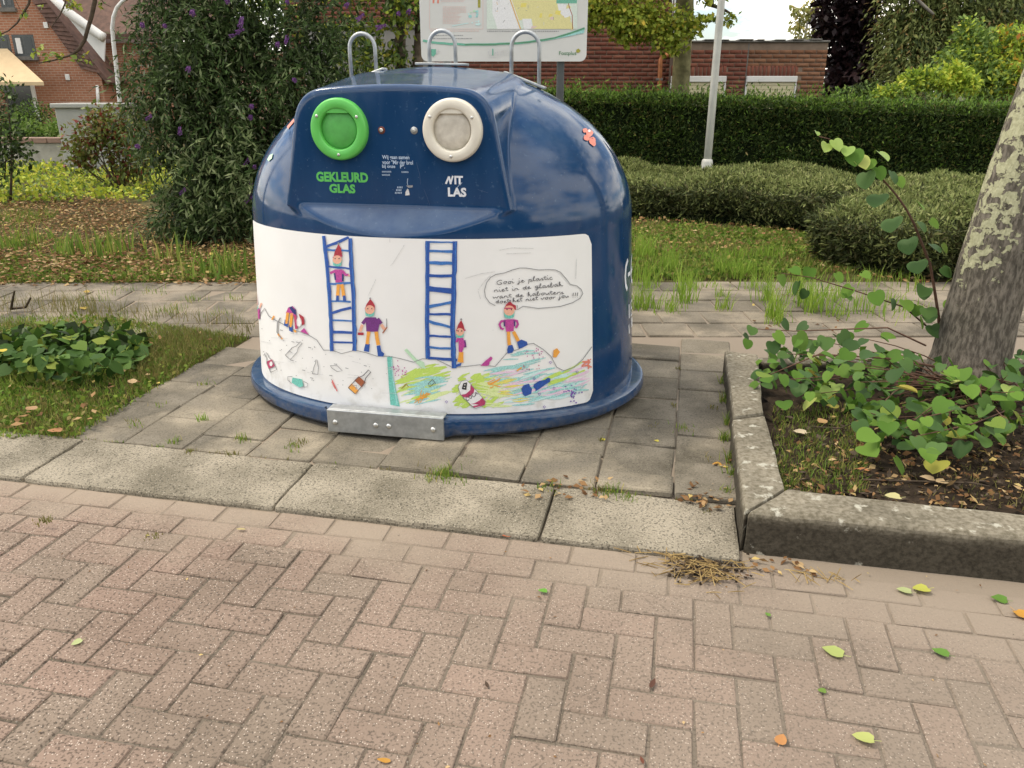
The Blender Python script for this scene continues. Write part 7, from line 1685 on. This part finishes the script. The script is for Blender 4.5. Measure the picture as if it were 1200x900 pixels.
# weeds in the joints of the slabs and bricks, along the kerbs
specs = []
for x, y, n, sp, h, mi in ((520, 556, 70, .022, .05, 0), (530, 562, 40, .03, .035, 0), (505, 562, 30, .02, .03, 0), (640, 572, 34, .022, .03, 0), (715, 578, 90, .030, .04, 0), (735, 584, 40, .02, .03, 0), (700, 574, 30, .02, .035, 2), (350, 518, 30, .02, .02, 2), (285, 515, 40, .016, .035, 0), (206, 517, 30, .014, .03, 0), (238, 492, 30, .012, .035, 1), (160, 499, 24, .022, .025, 0), (154, 494, 14, .02, .02, 2), (243, 450, 16, .02, .03, 0), (190, 474, 16, .02, .02, 0), (345, 524, 30, .02, .02, 0), (272, 533, 26, .012, .025, 2), (222, 530, 26, .014, .025, 2), (52, 611, 46, .014, .020, 2), (180, 628, 30, .014, .012, 2), (500, 553, 14, .02, .03, 2), (545, 545, 14, .02, .03, 0), (490, 535, 8, .02, .02, 2), (800, 504, 34, .025, .03, 0), (850, 515, 40, .012, .05, 0), (852, 498, 40, .010, .07, 0), (848, 470, 30, .012, .06, 0), (856, 540, 50, .012, .06, 0), (858, 560, 50, .012, .07, 0), (852, 580, 30, .012, .05, 0), (846, 450, 24, .012, .06, 0), (838, 478, 20, .02, .02, 2), (705, 517, 16, .01, .03, 2), (765, 500, 14, .012, .02, 2), (790, 475, 12, .01, .02, 2), (795, 432, 12, .01, .02, 2), (830, 535, 10, .02, .02, 2), (275, 350, 26, .05, .05, 0), (150, 340, 34, .08, .05, 0), (180, 343, 34, .06, .05, 0), (225, 352, 44, .05, .05, 0), (198, 365, 40, .06, .05, 0), (140, 375, 40, .08, .05, 0), (205, 362, 30, .04, .05, 0), (110, 350, 40, .10, .05, 0), (254, 368, 30, .05, .05, 0), (830, 600, 10, .01, .02, 2)):
    specs.append((lambda q: (q[0] + np.array([0, 0, .008]), q[1], .0045, q[3], q[4]))(tuft(x, y, n, sp, h, mi)))
for i in range(46):                                   # thin moss line along the kerb joint
    s = random.uniform(js[3], js[-1]); p = st(s, KW + .006); n = random.choice([4, 6, 9]); specs.append((np.stack([RNG.normal(p.x, .02, n), RNG.normal(p.y, .006, n), np.full(n, -.008)], 1), .018, .004, .8, random.choice([0, 2])))
grass("joint_weeds", specs, [M_grass, M_grassbright, M_grassdry])
bedpoly = [(p.x, p.y) for p in soil_poly]; near = poly_world([(900, 500), (925, 560), (1010, 568), (1010, 520), (960, 480)])
def z_soil(P2): return np.stack([P2[:, 0], P2[:, 1], np.full(len(P2), .062)], 1)
g1 = np.array([(gp(x, y, .062).x, gp(x, y, .062).y) for x, y in zip(RNG.uniform(905, 1015, 1500), RNG.uniform(478, 580, 1500)) if in_poly(gp(x, y, .062).x, gp(x, y, .062).y, bedpoly)])
g2 = np.array([(gp(x, y, .062).x, gp(x, y, .062).y) for x, y in zip(RNG.uniform(1000, 1200, 500), RNG.uniform(500, 600, 500)) if in_poly(gp(x, y, .062).x, gp(x, y, .062).y, bedpoly)])
grass("planter_grass", [(z_soil(g1), .035, .004, 1.0, 0), (z_soil(g1[::2] + RNG.normal(0, .01, g1[::2].shape)), .03, .004, 1.2, 2), (z_soil(g2), .025, .004, 1.4, 2)], [M_grass, M_grassbright, M_grassdry])
for nm_, pl_, n_, sz_ in (("plot_weeds", plotL, 5000, .026), ("verge_weeds", vergeLf, 3500, .035), ("right_weeds", vergeR, 9000, .040)):
    P2 = sample_poly(pl_, n_); P2 = patchy(P2, 1.6, -.18, 8); P_ = z3(P2, -.006); P_[:, 2] += RNG.uniform(0, .03, len(P_))
    o = leaves(nm_, P_, [M_lf_grn, M_grassdry], sz_, None, aspect=.7, droop=-.15, probs=[.78, .22]); o['kind'] = 'stuff'
# sunlit ground cover at far left
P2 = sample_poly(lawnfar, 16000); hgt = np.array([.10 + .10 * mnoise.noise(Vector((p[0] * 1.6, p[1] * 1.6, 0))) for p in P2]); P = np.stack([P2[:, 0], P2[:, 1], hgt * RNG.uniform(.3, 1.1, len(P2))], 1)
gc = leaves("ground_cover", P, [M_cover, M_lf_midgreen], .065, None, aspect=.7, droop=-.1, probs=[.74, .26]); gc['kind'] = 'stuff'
# leaf litter under the bushes and along the verge
def litter_mesh(name, P, size):
    n = len(P); a = RNG.uniform(0, 2 * math.pi, n); D_ = np.stack([np.cos(a), np.sin(a), RNG.uniform(-.25, .45, n)], 1); Nn = RNG.normal(size=(n, 3)) * .35 + np.array([0, 0, 1.0])
    L_ = size * RNG.uniform(.5, 1.2, n); V, Q = leaf_quads(P, D_, Nn, L_, L_ * RNG.uniform(.4, .75, n)); o = link(name, fastmesh(name, V, Q, M_litter)); o['kind'] = 'stuff'; return o
brown = poly_world([(-40, 318), (120, 322), (320, 318), (320, 285), (240, 262), (120, 230), (-40, 230)])
LP = [z3(sample_poly(brown, 9000), RNG.uniform(-.012, .01)), z3(sample_poly(vergeLf, 900), .03), z3(sample_poly(poly_world([(-20, 336), (140, 333), (320, 335), (320, 322), (-20, 322)]), 620), -.002), z3(sample_poly(poly_world([(735, 300), (940, 290), (990, 300), (930, 268), (735, 256)]), 900), .01), z3(sample_poly(poly_world([(900, 300), (1000, 325), (1100, 335), (1100, 322), (960, 290)]), 260), .0), z3(sample_poly(plotL, 70), .02),
      z3(sample_poly(poly_world([(0, 512), (84, 514), (130, 488), (90, 470), (0, 490)]), 14), .03)]
for P_ in LP: P_[:, 2] += RNG.uniform(0, .02, len(P_))
litter_mesh("leaf_litter", np.concatenate(LP), .052)
LP = []
for x0_, x1_, y0_, y1_, n, z in ((800, 858, 570, 596, 60, .008), (842, 860, 540, 560, 12, .01), (600, 720, 562, 586, 44, .004), (865, 950, 655, 676, 22, -.026), (925, 1200, 520, 598, 300, .07), (880, 1000, 340, 400, 24, .004)):
    LP.append(np.array([tuple(gp(random.uniform(x0_, x1_), random.uniform(y0_, y1_), z)) for _ in range(n)]) + np.stack([np.zeros(n), np.zeros(n), RNG.uniform(0, .012, n)], 1))
litter_mesh("leaf_scraps", np.concatenate(LP), .034)
P = np.array([tuple(gp(random.uniform(0, 1200), random.uniform(640, 900), ROADZ + .004)) for _ in range(46)])
litter_mesh("road_scraps", P, .013)
# straw and twigs washed against the kerb corner
bm = bmesh.new()
for i in range(420):
    if i < 110: continue
    if i < 300: x, y = random.gauss(822, 26), random.gauss(664, 10); y += (x - 822) * .10
    elif i < 380: x = random.uniform(700, 800); y = 634 + (x - 700) * .16 + random.gauss(0, 2.5)
    else: x, y = random.uniform(930, 1030), random.gauss(673, 4)
    p = gp(x, y, ROADZ + random.uniform(.002, .022)); 
    if to_st(p)[1] > -.004: continue
    a = random.gauss(-.35, .9); l_ = random.uniform(.02, .085); dv = Vector((math.cos(a), math.sin(a), random.uniform(-.12, .12))) * l_ / 2; side = Vector((-math.sin(a), math.cos(a), .3)).normalized() * random.uniform(.0007, .0017)
    v = [bm.verts.new(p + dv * s + side * t + Vector((0, 0, -.001 * abs(t)))) for s, t in ((-1, -1), (1, -1), (1, 1), (-1, 1))]; mid = bm.verts.new(p + Vector((0, 0, .002)))
    for k in range(4): bm.faces.new((v[k], v[(k + 1) % 4], mid))
o = obj("dry_straw", bm, M_straw); o['kind'] = 'stuff'
n = 260; P = np.array([tuple(gp(random.gauss(828, 22), random.gauss(665, 8), ROADZ + .004)) for _ in range(n)]); P[:, 2] += RNG.uniform(0, .01, n)
D_ = RNG.normal(size=(n, 3)); D_[:, 2] *= .2; V, Q = leaf_quads(P, D_, np.tile([0, 0, 1.0], (n, 1)) + RNG.normal(size=(n, 3)) * .4, np.full(n, .018), np.full(n, .012)); o = link("soil_crumbs", fastmesh("soil_crumbs", V, Q, M_soil)); o['kind'] = 'stuff'
n = 1500; P = np.array([tuple(gp(random.uniform(905, 1240), random.uniform(470, 600), .068)) for _ in range(n)]); P = P[[in_poly(q[0], q[1], bedpoly) for q in P]]; n = len(P); P[:, 2] += RNG.uniform(0, .014, n)
D_ = RNG.normal(size=(n, 3)); D_[:, 2] *= .35; ln_ = RNG.uniform(.012, .05, n); V, Q = leaf_quads(P, D_, np.tile([0, 0, 1.0], (n, 1)) + RNG.normal(size=(n, 3)) * .5, ln_, ln_ * RNG.uniform(.12, .6, n)); o = link("mulch", fastmesh("mulch", V, Q, [M_soil, M_twig, M_straw], RNG.choice(3, n, p=[.55, .33, .12]))); o['kind'] = 'stuff'
# fine grit on the road
bm = bmesh.new()
for i in range(900):
    x, y = random.uniform(0, 1200), random.uniform(600, 900); p = gp(x, y, ROADZ + .0012); t_ = to_st(p)[1]
    if t_ > -.02: continue
    s = random.uniform(.0012, .0035); a = random.random() * 6
    b4 = [bm.verts.new(p + Vector((math.cos(a + k * 2.09) * s, math.sin(a + k * 2.09) * s, -.001))) for k in range(3)]; tp_ = bm.verts.new(p + Vector((0, 0, s * .7)))
    for k in range(3): bm.faces.new((b4[k], b4[(k + 1) % 3], tp_))
o = obj("road_grit", bm, stone("grit", (.42, .37, .31), (.30, .25, .2), (.6, .55, .5))); o['kind'] = 'stuff'

# ------------------------------------------------------------------ single fallen leaves on the road and pavement
def fallen(x, y, size, c, label, yaw, z=ROADZ + .006, stem=True, curl=.22, shape='round'):
    mat = leafmat("fallen_" + label[:18].replace(' ', '_'), [(0, tuple(v * .9 for v in c)), (1, tuple(min(1, v * 1.08) for v in c))], .2, .6, .25)
    out_ = [(0, 0), (.26, -.02), (.42, .20), (.40, .48), (.22, .78), (0, 1)] if shape == 'round' else [(0, 0), (.12, .1), (.20, .35), (.18, .6), (.08, .85), (0, 1)]
    V = [(0, 0, .0), (0, .5, -.0), (0, 1, curl * .5)]; F = []
    for sgn in (1, -1):
        b0 = len(V)
        for px_, py_ in out_[1:-1]: V.append((sgn * px_, py_, abs(px_) * curl * random.uniform(.6, 1.5) + curl * .35 * py_ * py_ + random.uniform(-.02, .03)))
        r = list(range(b0, b0 + 4))
        for t in ((0, r[0], r[1]), (0, r[1], 1), (1, r[1], r[2]), (1, r[2], r[3]), (1, r[3], 2)): F.append(t if sgn > 0 else t[::-1])
    if stem:
        b0 = len(V); V += [(-.018, .02, .01), (.018, .02, .01), (.03, -.34, .05), (.0, -.36, .05)]; F.append((b0, b0 + 1, b0 + 2, b0 + 3))
    me = bpy.data.meshes.new("fallen_leaf"); me.from_pydata([(a * size, b_ * size, c_ * size) for a, b_, c_ in V], [], F); me.materials.append(mat); me.shade_smooth()
    o = link("fallen_leaf", me); o.location = gp(x, y, z); o.rotation_euler = (R(random.uniform(-4, 4)), R(random.uniform(-5, 5)), R(yaw)); setp(o, label, "leaf", "fallen leaves on the paving"); return o
YG = (.35, .41, .13); PG = (.40, .45, .21); OR_ = (.52, .27, .05); BR_ = (.20, .075, .04); DG = (.12, .24, .04); TAN = (.46, .32, .17)
for a in ((988, 768, .058, YG, "large yellow-green leaf with its stem lying on the bricks below the planter kerb", 60), (1024, 868, .050, (.42, .46, .15), "pale yellow leaf lying near the bottom edge at right", 70), (1112, 768, .045, DG, "dark green folded leaf on the bricks right of the large yellow-green leaf", 55),
          (1088, 690, .055, (.44, .45, .09), "bright yellow leaf at the foot of the front planter kerb", 95), (1068, 694, .045, PG, "pale green leaf tucked beside the bright yellow one at the kerb foot", 75), (1180, 704, .046, DG, "green leaf against the kerb foot near the right edge", 70), (1190, 716, .055, OR_, "curled orange leaf below the kerb at the right edge", 200),
          (96, 750, .030, PG, "small pale green leaf alone on the pink bricks at left", 140), (641, 693, .030, (.14, .34, .05), "small bright green leaf on a reddish brick near the middle", 90), (902, 722, .018, DG, "tiny dark green leaf scrap right of the straw heap", 30),
          (968, 810, .022, (.16, .26, .05), "tiny green leaf with a dark curled tip in a brick joint", 80), (913, 872, .034, (.46, .22, .08), "small orange-brown leaf near the bottom right of centre", 325)):
    fallen(*a)
for a in ((458, 892, .034, OR_, "small orange leaf at the bottom edge left of centre", 85), (762, 806, .036, (.10, .045, .03), "dark brown shrivelled leaf standing in a brick joint", 330), (572, 806, .024, (.07, .045, .03), "little black-brown leaf curl on the centre bricks", 20), (754, 895, .022, (.14, .05, .03), "dark red-brown leaf scrap at the bottom edge", 10),
          (288, 620, .034, (.50, .42, .20), "thin straw-coloured leaf on the dusty bricks below the kerb", 100), (600, 628, .036, (.42, .13, .06), "reddish narrow leaf in the gutter under the pale kerb", 95), (175, 628, .02, (.40, .34, .12), "tiny dry leaf on the bricks beside the left weed tuft", 60)):
    fallen(*a, shape='narrow', stem=False)
for a in ((488, 519, .040, (.34, .30, .09), "olive yellow leaf under the front rim of the container", 80, .006), (1018 - 78, 664, .040, TAN, "tan curled leaf at the planter kerb's corner", 40, ROADZ + .006), (846, 545, .050, OR_, "curled orange leaf on the slab beside the planter kerb", 100, .008), (828, 580, .050, (.40, .17, .06), "rusty brown leaf on the leaf heap in the paving corner", 60, .012), (708, 324 + 192, .02, (.5, .44, .06), "yellow leaf speck in the slab joint right of the container", 20, .006),
          (772, 517, .022, (.56, .48, .08), "small yellow leaf on the slabs near the container's right side", 80, .006), (102, 343, .055, (.48, .32, .07), "orange leaf on the sandy path at left", 30, .004), (101, 362, .06, (.50, .36, .08), "larger orange-yellow leaf on the path above the ivy", 70, .004), (40, 480, .06, (.36, .22, .11), "big tan leaf on the grass plot near the kerb", 60, .05), (155, 449, .055, TAN, "tan leaf at the grass edge left of the slabs", 20, .05), (72, 505, .06, (.40, .20, .09), "brown leaf at the corner of the grass plot by the kerb", 100, .03), (5, 412, .055, (.56, .44, .05), "yellow leaf in the ivy at the left edge", 60, .16)):
    fallen(*a)
for a in ((945, 507, .055, (.58, .48, .32), "pale cream leaf on the planter soil under the shrub", 80, .09), (966, 496, .05, (.42, .26, .12), "brown rounded leaf on the planter soil left of the shrub", 10, .09), (1017, 551, .045, (.46, .20, .08), "orange-brown leaf on the planter soil in front of the shrub", 95, .085), (1095, 562, .055, (.55, .40, .24), "pale tan leaf on the dark planter soil by a twig", 80, .085), (1108, 564, .05, (.50, .36, .20), "tan folded leaf next to the pale one on the planter soil", 110, .085), (1055, 583, .055, (.50, .46, .22), "yellowish leaf lying on the inner edge of the planter kerb", 85, .128)):
    fallen(*a)
# twigs lying in the planter and on the left plot
def twig(pts, r, label, zs):
    b0 = gp(pts[0][0], pts[0][1], zs[0]); bm = bmesh.new(); tube(bm, [gp(x, y, z) - b0 for (x, y), z in zip(pts, zs)], [r, r * .9, r * .6][:len(pts)], 6); o = obj("twig", bm, M_twig, smooth=True); o.location = b0; setp(o, label, "twig", "fallen twigs")
twig([(905, 564), (1010, 562), (1140, 566)][1:] + [(1160, 570)], .004, "thin twig lying across the dark planter soil", [.08, .085, .08])
twig([(950, 500), (985, 502), (1000, 496)], .004, "short twig beside the leaves in the planter", [.085, .09, .095])
twig([(12, 362), (30, 360), (36, 349)], .010, "forked dark twig sticking up behind the ivy", [.02, .03, .16])
twig([(13, 362), (15, 350), (17, 341)], .009, "bare dark twig upright at the left edge of the path", [.02, .12, .20])

# ------------------------------------------------------------------ unseen trees and hedge behind the viewer, added to darken the glossy plastic's reflections
for bx_, by_, rr_, lab in ((-5.5, -11.0, 2.3, "unseen broad tree behind the viewer, added for a dark reflection left in the blue plastic"), (1.5, -12.5, 2.6, "unseen round-crowned tree behind the viewer, added for a dark reflection mid front of the container"), (8.5, -10.5, 2.2, "slender tree across the street, behind the viewer, mirrored in the dome's right side")):
    t = thing("added_street_tree", lab, "tree", (bx_, by_, 0), group="added trees across the street")
    bm = bmesh.new(); limb(bm, (0, 0, -.1), (.1, .1, 3.2), .19, .10, .03, 6, 10)
    for k in range(7): a = k * .9; limb(bm, (.06, .06, 1.5 + .2 * k), (rr_ * .6 * math.cos(a), rr_ * .6 * math.sin(a), 2.6 + .3 * k), .06, .015, .08)
    obj("trunk", bm, M_trunk_plain, t, smooth=True)
    P, od = clump_points(5200, [(0, 0, 3.4, rr_, rr_, 1.5), (rr_ * .4, .3, 2.5, rr_ * .8, rr_ * .7, 1.2), (-rr_ * .5, -.2, 2.4, rr_ * .7, rr_ * .7, 1.1)], .5); leaves("crown", P, [M_lf_midgreen, M_lf_dark], .24, t, aspect=.6, outward=od * .4, probs=[.5, .5])
hb = thing("added_street_hedge", "clipped hedge across the street behind the viewer, a dark band in the container's front", "hedge", (0, -9.6, 0))
bm = bmesh.new(); box(bm, -14, 14, -.5, .5, 0, 1.75); obj("twiggy_core", bm, M_hedgecore, hb)
P = np.stack([RNG.uniform(-14, 14, 9000), RNG.uniform(.42, .62, 9000), RNG.uniform(.05, 1.9, 9000)], 1); leaves("foliage", P, [M_lf_hedge, M_lf_hedgetop], .10, hb, outward=np.tile([0, 1.0, .2], (9000, 1)), probs=[.7, .3])
